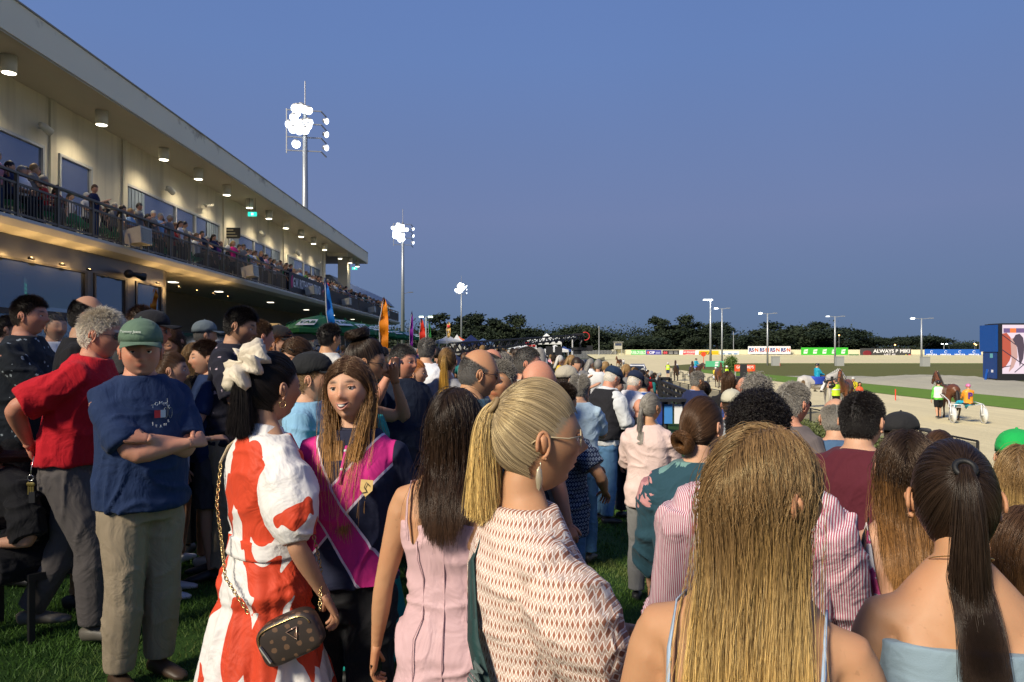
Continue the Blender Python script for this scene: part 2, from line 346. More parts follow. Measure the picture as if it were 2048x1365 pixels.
def cloth(c, kind='plain', c2=None, c3=None, rough=.85, w=1.0, sheen=.05):
    key = ('cloth', tuple(c), kind, c2, c3, rough, w)
    if key in _mc: return _mc[key]
    q = NT('cloth', rough, 0, .25); q.b.inputs['Sheen Weight'].default_value = sheen
    v = q.coord(); big = q.noise(7, 3, q.coord((1,1,.8)), .6, 1.2); n = q.noise(420, 2)
    base = None
    if kind == 'plain': base = q.mix(big, [x*.86 for x in c], [min(1, x*1.1) for x in c])
    elif kind == 'stripe':
        wv = q.n('TexWave', wave_type='BANDS', bands_direction='X'); wv.inputs['Scale'].default_value = 52; wv.inputs['Distortion'].default_value = .8; wv.inputs['Detail'].default_value = 1; wv.inputs['Detail Scale'].default_value = .35
        q.l(v, wv.inputs['Vector']); base = q.mix(q.ramp(wv.outputs[0], [(.42, 0.), (.52, 1.)]), c, c2)
    elif kind == 'big':       # large torn petal shapes in two colours
        m1 = q.coord((3.4,3.4,1.7), (.25,.5,.2)); vo = q.n('TexVoronoi'); vo.inputs['Scale'].default_value = 1.55; q.l(m1, vo.inputs['Vector'])
        nn = q.noise(1.9, 1, q.coord((3.0,3.0,1.5), (.2,.75,0)), .4, 1.6)
        s1 = q.math('LESS_THAN', q.math('ADD', q.math('MULTIPLY', vo.outputs['Distance'], .45), q.math('MULTIPLY', nn, 1.0)), .655)
        m2 = q.coord((5.5,5.5,2.1), (.5,-.5,.4)); v2 = q.n('TexVoronoi'); v2.inputs['Scale'].default_value = 1.15; q.l(m2, v2.inputs['Vector']); s2 = q.math('LESS_THAN', v2.outputs['Distance'], .40)
        base = q.mix(q.math('MAXIMUM', s1, s2), c, c2)
    elif kind == 'floral':    # petals and leaves scattered on a ground colour
        vo = q.n('TexVoronoi'); vo.inputs['Scale'].default_value = 9*w; q.l(q.mix(.12, v, q.coord((3,3,3))) if False else v, vo.inputs['Vector'])
        nn = q.noise(16*w, 3, None, .6, 1.5); d = q.math('ADD', vo.outputs['Distance'], q.math('MULTIPLY', q.math('SUBTRACT', nn, .5), .9))
        sp = q.n('SeparateColor'); q.l(vo.outputs['Color'], sp.inputs[0]); on = q.math('GREATER_THAN', sp.outputs[0], .42)
        fl = q.math('MULTIPLY', q.math('LESS_THAN', d, .42), on); fi = q.math('MULTIPLY', q.math('LESS_THAN', d, .26), on)
        fc = q.mix(q.math('GREATER_THAN', sp.outputs[1], .5), c2, c3 or c2); base = q.mix(fl, c, fc); base = q.mix(fi, base, q.mix(1, fc, (.72,.66,.7), 'MULTIPLY'))
    elif kind in ('geo', 'diamond'):
        m = q.coord((30*w,30*w,30*w), (0,0,0)); sp = q.n('SeparateXYZ'); q.l(m, sp.inputs[0])
        a = q.math('ADD', sp.outputs[0], sp.outputs[1]) if kind == 'geo' else q.math('ADD', q.math('ADD', sp.outputs[0], sp.outputs[1]), 0.)
        zz = q.math('MULTIPLY', sp.outputs[2], .62 if kind == 'geo' else 1.)
        row = q.math('FLOOR', zz); a2 = q.math('ADD', a, q.math('MULTIPLY', q.math('MODULO', row, 2.), .5))
        fx = q.math('ABSOLUTE', q.math('SUBTRACT', q.math('FRACT', a2), .5)); fz = q.math('ABSOLUTE', q.math('SUBTRACT', q.math('FRACT', zz), .5))
        dd = q.math('ADD', fx, q.math('MULTIPLY', fz, .75 if kind == 'geo' else 1.))
        if kind == 'geo':
            ring = q.math('GREATER_THAN', q.math('ABSOLUTE', q.math('SUBTRACT', dd, .43)), .10); base = q.mix(ring, (.8,.73,.66), c)
            base = q.mix(q.math('GREATER_THAN', dd, .60), base, c2); base = q.mix(q.math('LESS_THAN', dd, .27), base, c3 or c)
        else: base = q.mix(q.math('LESS_THAN', q.math('ABSOLUTE', q.math('SUBTRACT', dd, .33)), .07), c, c2)
    elif kind == 'sprig':
        vo = q.n('TexVoronoi'); vo.inputs['Scale'].default_value = 22*w; q.l(v, vo.inputs['Vector']); nn = q.noise(70, 2, None, .6, .6)
        base = q.mix(q.math('LESS_THAN', q.math('ADD', vo.outputs['Distance'], q.math('MULTIPLY', nn, .5)), .42), c, c2)
    elif kind == 'check':
        ch = q.n('TexChecker'); ch.inputs['Scale'].default_value = 16; q.l(v, ch.inputs['Vector']); base = q.mix(ch.outputs['Fac'], c, c2)
    else:
        base = q.mix(0, c, c)
    q.color(base); h = q.math('ADD', q.math('MULTIPLY', big, 1.), q.math('MULTIPLY', n, .04)); q.bump(h, .55, .03)
    _mc[key] = q.m; return q.m
JOBS = []
def job(v, q, voxel, smooth, cb): JOBS.append((v, q, voxel, smooth, cb))
def flush():
    tmp = bpy.data.collections.new('tmp'); COL.children.link(tmp); obs = []
    for v, q, vx, sm, cb in JOBS:
        o = bpy.data.objects.new('t', mesh('t', v, q)); tmp.objects.link(o)
        m = o.modifiers.new('r', 'REMESH'); m.mode = 'VOXEL'; m.voxel_size = vx; m.use_smooth_shade = True
        s = o.modifiers.new('s', 'SMOOTH'); s.iterations = sm; s.factor = .5; obs.append(o)
    dg = bpy.context.evaluated_depsgraph_get(); dg.update()
    for o, (v, q, vx, sm, cb) in zip(obs, JOBS):
        me = o.evaluated_get(dg).to_mesh(); n = len(me.vertices); V = np.empty(n*3, np.float32); me.vertices.foreach_get('co', V)
        Q = np.empty(len(me.loops), np.int32); me.loops.foreach_get('vertex_index', Q); o.evaluated_get(dg).to_mesh_clear()
        cb(V.reshape(-1, 3).astype(float), Q.reshape(-1, 4))
    for o in obs: m = o.data; bpy.data.objects.remove(o); bpy.data.meshes.remove(m)
    bpy.data.collections.remove(tmp); JOBS.clear()
def ribbons_attr(m, name, dom, data, ty='FLOAT'):
    a = m.attributes.new(name, ty, dom)
    a.data.foreach_set('color' if 'COLOR' in ty else 'value', np.asarray(data, np.float32).ravel()); return a
def curves_obj(name, S, rad, mat, parent, seed=0):
    """S (n, k, 3) strands, rad (k,) or (n,k)"""
    n, k = S.shape[:2]; c = bpy.data.hair_curves.new(name); c.add_curves([k]*n)
    c.position_data.foreach_set('vector', S.astype(np.float32).ravel())
    r = np.broadcast_to(rad, (n, k)).astype(np.float32); a = c.attributes.get('radius') or c.attributes.new('radius', 'FLOAT', 'POINT'); a.data.foreach_set('value', r.ravel())
    rr = np.random.default_rng(seed); t = np.clip(rr.normal(.45,.20,n)+rr.normal(0,.17,max(6,n//60))[rr.integers(0,max(6,n//60),n)], 0, 1)
    a = c.attributes.new('tone', 'FLOAT', 'CURVE'); a.data.foreach_set('value', t.astype(np.float32)); c.materials.append(mat)
    o = bpy.data.objects.new(name, c); COL.objects.link(o); o.parent = parent; return o
AX = np.array([.0765,.097,.118])
def scalp(n, rng, bald=0, back=-.075):
    f = hairline(bald, back); out = []; got = 0
    while got < n:
        d = rng.normal(size=(n*3, 3)); d /= np.linalg.norm(d, axis=1, keepdims=True); p = d*AX; p[:,0] *= 1+.05*sst(-.02,.06,p[:,2])
        p[:,1] = np.where((p[:,1] < 0), p[:,1]*(1-.50*sst(-.03,-.115,p[:,2]))*1.03, p[:,1]*.96); k = f(p) > rng.random(len(p)); out.append(p[k]); got += k.sum()
    return np.vstack(out)[:n]
def hair(kind, M, c, parent, mat, n=3000, rad=.0009, seed=1, L=None, bald=0, part=0, torso=None, vol=1.0, tie=None, fringe=False, name='hair', front=.0):
    """kind: short, curly, long, bob, ponytail, bun; M head rotation, c head centre; all in person space"""
    rng = np.random.default_rng(seed); R = scalp(n, rng, bald); N = R/AX**2; N /= np.linalg.norm(N, axis=1, keepdims=True)
    toW = lambda p: p @ M.T+c; nc_ = min(max(8, n//45), 420); cl = rng.integers(0, nc_, n); cj = rng.normal(size=(nc_, 3))[cl]
    if kind in ('short', 'curly', 'crop'):
        k = 5 if kind != 'curly' else 9; ln = {'crop': .009, 'short': .019, 'curly': .042}[kind]*(L or 1)
        up = sst(-.02,.08,R[:,2]); ln = ln*(.35+.9*up)*(.7+.6*rng.random(n))
        d = N*.50+np.array([0,.16,.10])*up[:,None]+np.array([0,-.3,-.9])*(1-up)[:,None]+cj*.12; d[:,0] += .35*np.sign(R[:,0]-part)*up
        if kind == 'curly': d = N*1.0+cj*.5
        S = [R]; p = R; 
        for j in range(1, k):
            d = d/np.linalg.norm(d, axis=1, keepdims=True); p = p+d*(ln/(k-1))[:,None]
            if kind == 'curly': d = d+rng.normal(size=(n,3))*.25+np.cross(d, N)*.9+np.array([0,0,-.25])
            else: d = d-N*.22*j/k+np.array([0,0,-.15])+rng.normal(size=(n,3))*.05
            S.append(p)
        S = toW(np.stack(S, 1)); return curves_obj(name, S, np.linspace(1,.45,k)*rad, mat, parent, seed)
    if kind in ('ponytail', 'bun'):
        T = np.array(tie if tie is not None else (0,-.092,.045)); a = R/AX; b = T/AX; b = b/np.linalg.norm(b)
        a = a/np.linalg.norm(a, axis=1, keepdims=True); w = np.arccos(np.clip(a @ b, -1, 1))[:,None]; S = []
        k1 = 9
        for t in np.linspace(0, 1, k1):
            s_ = (np.sin((1-t)*w)*a+np.sin(t*w)*b)/np.maximum(np.sin(w), 1e-4)
            inf = 1.015+.075*vol*math.sin(PI*min(1, t*.95))+.02*cj[:,:1]*math.sin(PI*t)*.6
            p = s_*AX*inf; p[:,1] = np.where(p[:,1] < 0, p[:,1]*(1-.5*sst(-.03,-.115,p[:,2]))*1.03, p[:,1]); S.append(p)
        base = toW(np.stack(S, 1)); Tw = toW(T*1.10); out = toW(T*1.6)-toW(T); out /= np.linalg.norm(out)
        if kind == 'ponytail':
            k2 = 14; ln = (L or .3); off = rng.normal(size=(n,3)); off /= np.linalg.norm(off, axis=1, keepdims=True); off *= (rng.random(n)**.5)[:,None]
            p = Tw+off*.012; d = out*.45+np.array([0,0,.05])+off*.13*vol; S2 = []
            lens = ln*(.72+.33*rng.random(n)); G = np.array([0,0,-1.])
            for j in range(k2):
                S2.append(p); d = d*.58+G*.46+cj*.022*vol+rng.normal(size=(n,3))*.014-off*(.012 if j < 8 else .03); d /= np.linalg.norm(d, axis=1, keepdims=True); p = p+d*(lens/k2)[:,None]
                if torso is not None: p = push_y(p, torso, None, .006)
            S = np.concatenate([base, np.stack(S2, 1)], 1); r = np.concatenate([np.full(k1, 1.), np.linspace(1,.5,k2)])*rad
            return curves_obj(name, S, r, mat, parent, seed)
        k2 = 18; a0 = rng.random(n)*2*PI; rr = .024+.010*rng.random(n); ph = rng.random(n)*2*PI; u = np.cross(out, [1,0,0]); u /= np.linalg.norm(u); w2 = np.cross(out, u); S2 = []; bs = L or 1
        for j in range(k2):
            t = a0+j*.42; q = ph+j*.5; rad_ = (rr+.011*np.cos(q))*bs
            S2.append(Tw+out*.018*bs+np.outer(np.cos(t)*rad_, u)+np.outer(np.sin(t)*rad_, w2)+np.outer(np.sin(q)*.017*bs, out))
        S = np.concatenate([base, np.stack(S2, 1)], 1); return curves_obj(name, S, np.full(S.shape[1], rad), mat, parent, seed)
    # long / bob: comb each strand over the skull to the side or back, then let it hang
    ln = L or (.26 if kind == 'bob' else .45); a = R/AX; a /= np.linalg.norm(a, axis=1, keepdims=True); sd = np.sign(R[:,0]-part+rng.normal(size=n)*.004); up = sst(.2,.95,a[:,2])
    h = np.stack([a[:,0]+sd*.85*up, np.minimum(a[:,1], .30)-.16-.50*up*(a[:,1] < .5)*rng.random(n)], 1); h += rng.normal(size=(n,2))*.05
    h /= np.linalg.norm(h, axis=1, keepdims=True)+1e-9
    fm = (rng.random(n) < front) & (a[:,1] > -.55); h[fm] = np.stack([sd[fm]*.97, .10+.1*rng.random(fm.sum())], 1)
    fr = (h[:,1] > .12); h[fr] = np.stack([sd[fr]*.99, np.full(fr.sum(), .12)], 1)
    if fringe: pass
    zt = -.02-.22*rng.random(n); b = np.stack([h[:,0]*np.sqrt(1-zt**2), h[:,1]*np.sqrt(1-zt**2), zt], 1); low_ = a[:,2] < zt+.1; b[low_] = a[low_]*[1,1,1]; b[low_,2] -= .12; b /= np.linalg.norm(b, axis=1, keepdims=True)
    w = np.arccos(np.clip((a*b).sum(1), -1, 1))[:,None]; sh = 1.03+.10*vol*rng.random(n)[:,None]**.8; k1, k2 = 9, 14; S = []
    for t in np.linspace(0, 1, k1):
        s_ = (np.sin((1-t)*w)*a+np.sin(t*w)*b)/np.maximum(np.sin(w), 1e-4); p = s_*AX*(1+(sh-1)*min(1, t*3)+.03*vol*math.sin(PI*min(1,t))+cj[:,:1]*.008*min(1, t*2)); p[:,1] = np.where(p[:,1] < 0, p[:,1]*1.03, p[:,1]); S.append(p)
    S1 = toW(np.stack(S, 1)); p = S1[:,-1]; arc = np.linalg.norm(np.diff(S1, axis=1), axis=2).sum(1); lens = ln*(.86+.22*rng.random(n)**1.0)-arc*.35; d = p-S1[:,-2]; d /= np.linalg.norm(d, axis=1, keepdims=True)+1e-9; S2 = []; G = np.array([0,0,-1.])
    for j in range(k2):
        inw = (c-p)*np.array([1,1,0])*(.10 if j < 7 else .2)*(2.5 if kind == 'bob' and j > 6 else 1); inw[fm] = np.stack([-sd[fm]*.10, np.full(fm.sum(), .22 if j < 6 else 0), 0*sd[fm]], 1); d = d*.45+G*.75+inw+cj*.024*min(vol,1)+rng.normal(size=(n,3))*.018
        d /= np.linalg.norm(d, axis=1, keepdims=True); q = p+d*(lens/k2)[:,None]
        if torso is not None:
            q2 = push_y(q, torso, fm); mv = q2-p; ml_ = np.linalg.norm(mv, axis=1, keepdims=True); q = p+mv/np.maximum(ml_, 1e-6)*np.minimum(ml_, (lens/k2*1.5)[:,None])
        d = (q-p); d /= np.linalg.norm(d, axis=1, keepdims=True)+1e-9; p = q; S2.append(p)
    S = np.concatenate([S1, np.stack(S2, 1)], 1); 
    for _ in range(4): S[:,2:-1] = .25*S[:,1:-2]+.5*S[:,2:-1]+.25*S[:,3:]
    fly = rng.random(n) < .035; kk = S.shape[1]; S[fly] += (rng.normal(size=(fly.sum(),1,3))*.010*np.linspace(.3,2,kk)[None,:,None]+np.cumsum(rng.normal(size=(fly.sum(),kk,3)), 1)*.0018); return curves_obj(name, S, np.concatenate([np.full(k1, 1.), np.linspace(1,.5,k2)])*rad, mat, parent, seed)
def push_y(p, T, fm, m=.012):
    p = p.copy()
    for c, r in T:
        r = r+m; x = (p[:,0]-c[0])/r[0]; z = (p[:,2]-c[2])/r[2]; k = 1-x*x-z*z; y = np.sqrt(np.maximum(k, 0))*r[1]; fr = fm if fm is not None else np.zeros(len(p), bool)
        tgt = c[1]+np.where(fr, y, -y); ins = (k > 0) & np.where(fr, p[:,1] < tgt, p[:,1] > tgt); p[:,1] = np.where(ins, tgt, p[:,1])
    return p
def push_torso(p, T):
    """keep strands outside the shoulders and back: T list of (centre, radii)"""
    for c, r in T:
        h = (p-c)/r; n = np.linalg.norm(h, axis=1, keepdims=True); p = np.where(n < 1, c+h/np.maximum(n, 1e-3)*r, p)
    return p
SK = {'fair': (.54,.31,.20), 'tan': (.46,.245,.13), 'red': (.54,.26,.17), 'brown': (.33,.17,.10), 'olive': (.42,.24,.15)}
HC = {'ash': (.27,.215,.14), 'black': (.010,.008,.008), 'dark': (.022,.014,.010), 'brown': (.055,.030,.018), 'grey': (.22,.21,.20), 'dgrey': (.085,.08,.078), 'white': (.62,.58,.52), 'blond': (.36,.23,.10), 'dblond': (.17,.105,.05), 'ginger': (.30,.11,.035)}
def secs_at(S, z):
    zs = [s[0] for s in S]; return tuple(float(np.interp(z, zs, [s[k] for s in S])) for k in (1,2,3))
def person(px, py, d, yaw, label, group=None, sex='m', fat=0, skin='fair', top=None, bottom=None, hair_=None, cap=None, glasses=None,
           armR='down', armL='down', lean=0, head=(0,0,0), shoes=(.03,.03,.03), belt=None, legs='stand', stub=0, H=None, lod=None, extra=None, eyes=False, x=None, zbase=None, nose=1.0, hs=1.01, roll=0):
    X = (px-1024)/F*d if x is None else x; g = gz(X, d) if zbase is None else zbase
    H = H or (CAMZ-(py-702)/F*d-g); pelv = .93
    root = empty('person', (X, d, g), RAD(yaw), label, 'person', group, H/1.75)
    lod = lod if lod is not None else (0 if d < 3 else 1 if d < 6.5 else 2); vx = (.0085,.012,.017)[lod]*(1 if d > 1.6 else .85)
    S = [(a, b*(1+(.10 if a < 1.38 else .03)*fat), c*(1+.35*fat*math.exp(-((a-1.08)/.16)**2)+.08*fat), e*(1+(.12 if a < 1.38 else .04)*fat)) for a, b, c, e in (MALE if sex == 'm' else FEM)]
    hs = 1+(hs-1)*.62 if hs > 1.03 else hs; ln = RAD(lean); rl = RAD(roll)
    def bend(p):
        x, y, z = p; t = min(max((z-.88)/.42, 0), 1); a = ln*t; zz = z-pelv; b = rl*t
        q = (x, y*math.cos(a)+zz*math.sin(a), -y*math.sin(a)+zz*math.cos(a))
        return np.array((q[0]*math.cos(b)+q[2]*math.sin(b), q[1]-.10*math.sin(ln)*0, pelv-q[0]*math.sin(b)+q[2]*math.cos(b)))
    def tilt(z): return -ln*min(max((z-.88)/.42, 0), 1)
    def torso(z0, z1, inf=0., n=20, flare=0, nz=None, loose=0, gather=0, wid=1):
        zs = np.linspace(z0, z1, nz or max(4, int((z1-z0)/.045))); out = []
        for i, z in enumerate(zs):
            if z >= .86: rx, rf, rb = secs_at(S, z)
            else: rx, rf, rb = secs_at(S, .90); k = (.90-z); rx, rf, rb = rx+flare*k-.02*min(k*3,1)*(flare < .05), rf+flare*k*.9, rb+flare*k*.9
            if loose and z < 1.28: m = secs_at(S, 1.28); w_ = loose; rx = max(rx, m[0]*w_+rx*(1-w_)); rf = max(rf, m[1]*w_+rf*(1-w_)); rb = max(rb, m[2]*w_+rb*(1-w_))
            if fat and loose: rf = max(rf, secs_at(S, 1.08)[1]*(.98 if z < 1.08 and z > .85 else 0))
            out.append((bend((0, 0, z)), (rx+inf)*wid, rf+inf, rb+inf, tilt(z)))
        return rings(out, n)
    # ---- arms
    shx = (.172 if sex == 'm' else .150)*(1+.06*fat); k = (1. if sex == 'm' else .80)*(1+.17*fat); arms = []; hands = []
    for sd, ps in ((1, armR), (-1, armL)):
        tgt, pole = ARMS[ps] if isinstance(ps, str) else ps
        sh = bend((shx*sd, -.005, 1.390-.014*fat if sex == 'm' else 1.376-.01*fat)); w = np.array((tgt[0]*sd, tgt[1], tgt[2])); 
        if lean and (not isinstance(ps, str) or ps not in ('down', 'relax')): w = bend(w)
        e, w = ik(sh, w, .295 if sex == 'm' else .28, .262 if sex == 'm' else .245, (pole[0]*sd, pole[1], pole[2])); arms.append((sh, e, w, sd))
    R0 = [(-.14,.030*k,.028*k),(-.05,.047*k,.045*k),(.02,.054*k,.052*k),(.12,.060*k,.056*k),(.35,.053*k,.052*k),(.65,.047*k,.046*k),(.93,.039*k,.040*k),(1.05,.040*k,.039*k),(1.25,.043*k,.040*k),(1.5,.037*k,.035*k),(1.8,.028*k,.025*k),(2.0,.027*k,.021*k)]
    def armv(lo, hi, inf, sh, e, w, mul=None, n=12):
        ts = [t for t in np.linspace(lo, hi, max(4, int((hi-lo)*8)))]; T = [r[0] for r in R0]
        pts = []
        for t in ts:
            ra, rb = np.interp(t, T, [r[1] for r in R0]), np.interp(t, T, [r[2] for r in R0]); i_ = inf(t) if callable(inf) else inf
            pts.append((t, ra+i_, rb+i_))
        return limb(chain(sh, e, w, pts), n)
    # ---- legs
    kL = (1. if sex == 'm' else 1.0)*(1+.14*fat); LG = []
    for sd in (1, -1):
        hp = np.array((.088*sd, 0, .90)); kn = np.array((.095*sd, .025, .49)); an = np.array((.10*sd, -.015, .085)); fd = (.12*sd, 1)
        if legs == 'walk': kn = np.array((.09*sd, .10*sd+.04, .49)); an = np.array((.09*sd, .19*sd-.04, .10 if sd > 0 else .14))
        if legs == 'wide': kn[0] += .05*sd; an[0] += .10*sd
        if legs in ('sit', 'ride', 'sulky'):
            kn = np.array(((.13 if legs == 'sit' else .24)*sd, .42, .88)); an = np.array(((.14 if legs == 'sit' else .27)*sd, .40, .47))
            if legs == 'ride': kn = np.array((.30*sd, .26, .62)); an = np.array((.31*sd, .05, .22))
            if legs == 'sulky': kn = np.array((.22*sd, .42, .92)); an = np.array((.24*sd, .78, .70))
        LG.append((hp, kn, an, sd, fd))
    rL = [(0,.088*kL,.088*kL),(.2,.086*kL,.082*kL),(.6,.068*kL,.066*kL),(.95,.052*kL,.053*kL),(1.1,.050*kL,.050*kL),(1.3,.055*kL,.052*kL),(1.6,.044*kL,.042*kL),(1.92,.033*kL,.034*kL),(2.0,.036,.036)]
    def legv(lo, hi, inf, g, n=12):
        hp, kn, an, sd, fd = g; T = [r[0] for r in rL]; ts = np.linspace(lo, hi, max(4, int((hi-lo)*8))); pts = []
        for t in ts: i_ = inf(t) if callable(inf) else inf; pts.append((t, np.interp(t, T, [r[1] for r in rL])+i_, np.interp(t, T, [r[2] for r in rL])+i_))
        return limb(chain(hp, kn, an, pts), n)
    # ---- head
    hy, hp_, hr = [RAD(a) for a in head]; nb = bend((0, .0, 1.50)); Mb = np.array(Matrix.Rotation(-ln*.55, 3, 'X')); M = Mb @ rot3(hy, hp_, hr); hc = nb+M @ np.array((0,.028,.055))+np.array((0,0,.058)); hsz = hs*(1.0 if sex == 'm' else .97)
    M = M*hsz
    cvd = bool(top and (len(top) < 2 or top[1].get('sleeve', 1)))
    nk = .056 if sex == 'm' else .045; nk *= 1+.15*fat
    L = [torso(.80, 1.50, -.010 if cvd else -.004)] + [rings([(bend((0,-.02,1.36)), nk*1.5, nk, nk, 0), (bend((0,-.015,1.44)), nk*1.1, nk*1.0, nk*1.05, 0), (lerp(nb, hc, .25)+np.array((0,-.012,0)), nk, nk, nk, 0), (hc+M @ np.array((0,-.022,-.055)), nk, nk, nk*.95, 0), (hc+M @ np.array((0,-.02,-.02)), nk*.8, nk*.8, nk*.8, 0)], 14, 2)]
    for sh, e, w, sd in arms:
        cv_ = .013 if (top and (len(top) < 2 or top[1].get('sleeve', 1))) else 0; c0 = bend((.09*sd, -.012, 1.408 if sex == 'm' else 1.394)); L.append(limb([(bend((.02*sd,-.02,1.43)),.052*k-cv_,.05-cv_),(c0,.060*k-cv_,.055*k-cv_),(sh,.055*k-cv_,.055*k-cv_),(lerp(sh,e,.10),.050*k-cv_,.050*k-cv_),(lerp(sh,e,.17),.03*k,.03*k)], 14)); L.append(armv(-.14, 2.0, 0, sh, e, w))
    for g_ in LG: L.append(legv(0, 2.0, (lambda t: -.012*(1-min(t/1.2, 1))) if bottom and bottom[0] != 'skirt' else 0, g_))
    if sex == 'f' and lod == 0:                      # shoulder blades under bare backs
        for sd in (1, -1): L.append(limb([(bend((.085*sd,-.052,1.385)),.020,.050),(bend((.080*sd,-.070,1.33)),.030,.048),(bend((.070*sd,-.074,1.26)),.028,.045),(bend((.06*sd,-.062,1.18)),.020,.04)], 10))
    bv, bq = cat_mesh(L)
    hcol = HC[hair_[1]] if hair_ else HC['dark']
    bald = hair_[2] if hair_ and len(hair_) > 2 else 0
    nu, nv = ((72, 60), (48, 40), (30, 24))[lod]
    hl = hairline(bald) if hair_ else None
    hv, hq, hm = head_mesh(nu, nv, sex, fat, stub, hl, nose); hv = hv @ M.T+hc
    ex = [];
    for sd in (1, -1):
        v, q = ear_mesh(sd); ex.append((v @ M.T+hc, q))
        if lod < 2:
            lv, lq = rings([(np.array((sd*.031,.0760,.0145)),.004,.003,.003,0),(np.array((sd*.031,.0785,.0125)),.0135,.0085,.008,0),(np.array((sd*.031,.0795,.0095)),.0150,.0095,.008,0),(np.array((sd*.031,.0785,.0065)),.0150,.0085,.008,0)], 12, 2) if lod < 2 else (None, None)
            ex.append((lv @ M.T+hc, lq))
    for (sh, e, w, sd), ps in zip(arms, (armR, armL)):
        fd = (w-e)/np.linalg.norm(w-e); nm = ps if isinstance(ps, str) else 'x'
        up = np.array((1.*sd, -.2, 0)) if nm in ('down', 'relax') else np.array((.3*sd, .3, 1.)); curl = .55
        if nm == 'hipback': up = np.array((.2*sd, -1, .4)); fd = fd+np.array((-.9*sd,0,0)); curl = .9
        if nm == 'hip': up = np.array((.3*sd, -.9, 0.)); fd = fd*.6+np.array((-.5*sd,-.4,-.2)); curl=.8
        if nm in ('face', 'phone', 'up', 'camera'): up = np.array((.8*sd, .3, -.2)); curl = .9
        if nm == 'bag': curl = .5
        if nm in ('crossA', 'crossB'): fd = fd*.8+np.array((-.1*sd,-.45,.0)); up = np.array((.1*sd, 1., .35)); curl = .75
        thumb = -1 if (np.cross(fd, up)*1).dot(np.array((0, 1, .3))) > 0 else 1
        s_ = .98 if sex == 'm' else .86
        ex.append(hand_mesh(w, fd, thumb if False else (1 if sd > 0 else -1), up, curl, 8 if lod == 0 else 6, s_))
    if shoes is None or lod == 0 or (bottom and bottom[0] in ('skirt', 'shorts', 'none')) or True:
        pass
    ev, eq = cat_mesh(ex); sm = skin_mat(SK[skin] if isinstance(skin, str) else skin, [c*.9 for c in hcol])
    def cb(v, q, root=root):
        if legs == 'stand' or 1: pass
        V, Q = cat_mesh([(v, q), (hv, hq), (ev, eq)]); m = mesh('body', V, Q, True, [sm])
        msk = np.zeros((len(V), 4)); msk[len(v):len(v)+len(hv), :3] = hm; msk[len(v)+len(hv):, 0] = .45; msk[:,3] = 1
        ribbons_attr(m, 'mask', 'POINT', msk, 'FLOAT_COLOR'); link('body', m, root)
    job(bv, bq, vx, 7 if lod == 0 else 3, cb)
    if eyes or lod < 2:
        for sd in (1, -1):
            b = MB(); Mm = Matrix(M.tolist()); c = Vector(hc)+Mm @ Vector((sd*.031,.0735,.0035)); b.ball(c, .0122, 12, Mm.to_4x4().to_3x3()); e_ = b.build('eye', flat((.62,.58,.55), .15, 0, .02), root, True)
            b = MB(); b.ball(c+Mm @ Vector((0,.0096,.0005)), (.0066,.0046,.0066), 10, Mm.to_3x3()); b.build('iris', flat((.03,.022,.015) if eyes != 'blue' else (.06,.09,.11), .1, 0, .02), e_, True)
    # ---- clothes
    def garment(name, Ls, mat, amp, seed, vox=None, gather=0, zc=1.0, sm_=2, cut=None):
        v, q = cat_mesh(Ls)
        def cb(v, q):
            n = vnormals(v, q); p = v*np.array([7,7,10])+seed; wv = vnoise(v*3.1+seed)*1.1; r1 = 1.9*np.clip(1-np.abs(vnoise(p+wv[:,None]*np.array([1.3,1.3,2.2]), 3))*2.2, 0, 1)**1.6-.75; r2 = vnoise(v*np.array([16,16,24])+seed*2+wv[:,None], 5)
            a = amp*(.5+.5*np.exp(-((v[:,2]-1.0)/.22)**2)+.4*(np.abs(v[:,0]) > .17)); dsp = a*(r1*.85+r2*.25)
            if gather:
                ph = np.arctan2(v[:,1], v[:,0]); t = np.clip((zc-v[:,2])/.5, 0, 1.2); dsp = dsp*(1-.5*np.minimum(t, 1))+gather*np.minimum(t*1.3+.12*(t > 0), 1.2)*(np.sin(ph*11+wv*2.2+vnoise(v*2+9)*2)*.7+np.sin(ph*23+wv*3)*.3)
            v = v+n*dsp[:,None]
            link(name, mesh(name, v, q, True, [mat]), root)
        job(v, q, (vox or vx)*.82, sm_, cb)
    sd_ = abs(hash(label)) % 1 + (px*.37 % 7)
    if bottom:
        kind, bm = bottom[0], bottom[1]; Ls = []
        if kind in ('trousers', 'jeans', 'leggings'):
            inf = (lambda t: .013+.006*min(t*4,1)+.010*min(max(t-.3, 0), 1.5)) if kind != 'leggings' else (lambda t: .010)
            Ls = [torso(.80, 1.02, .008)]+[legv(0, 1.97, inf, g_) for g_ in LG]
            garment('trousers' if kind != 'jeans' else 'jeans', Ls, bm, .006, sd_)
        elif kind == 'shorts': garment('shorts', [torso(.80, 1.03, .010)]+[legv(0, .9, lambda t: .004+.024*min(t*4,1)+.012*t, g_) for g_ in LG], bm, .005, sd_)
        elif kind == 'skirt':
            zb = bottom[2] if len(bottom) > 2 else .55; garment('skirt', [torso(zb, 1.03, .006, flare=.16)], bm, .004, sd_, gather=.008)
    if belt: b = rings([(bend((0,0,z)),)+tuple(a+.014 for a in secs_at(S, 1.0))+(tilt(z),) for z in (.985, .99, 1.015, 1.02)], 24); link('belt', mesh('belt', b[0], b[1], True, [flat(belt, .35)]), root)
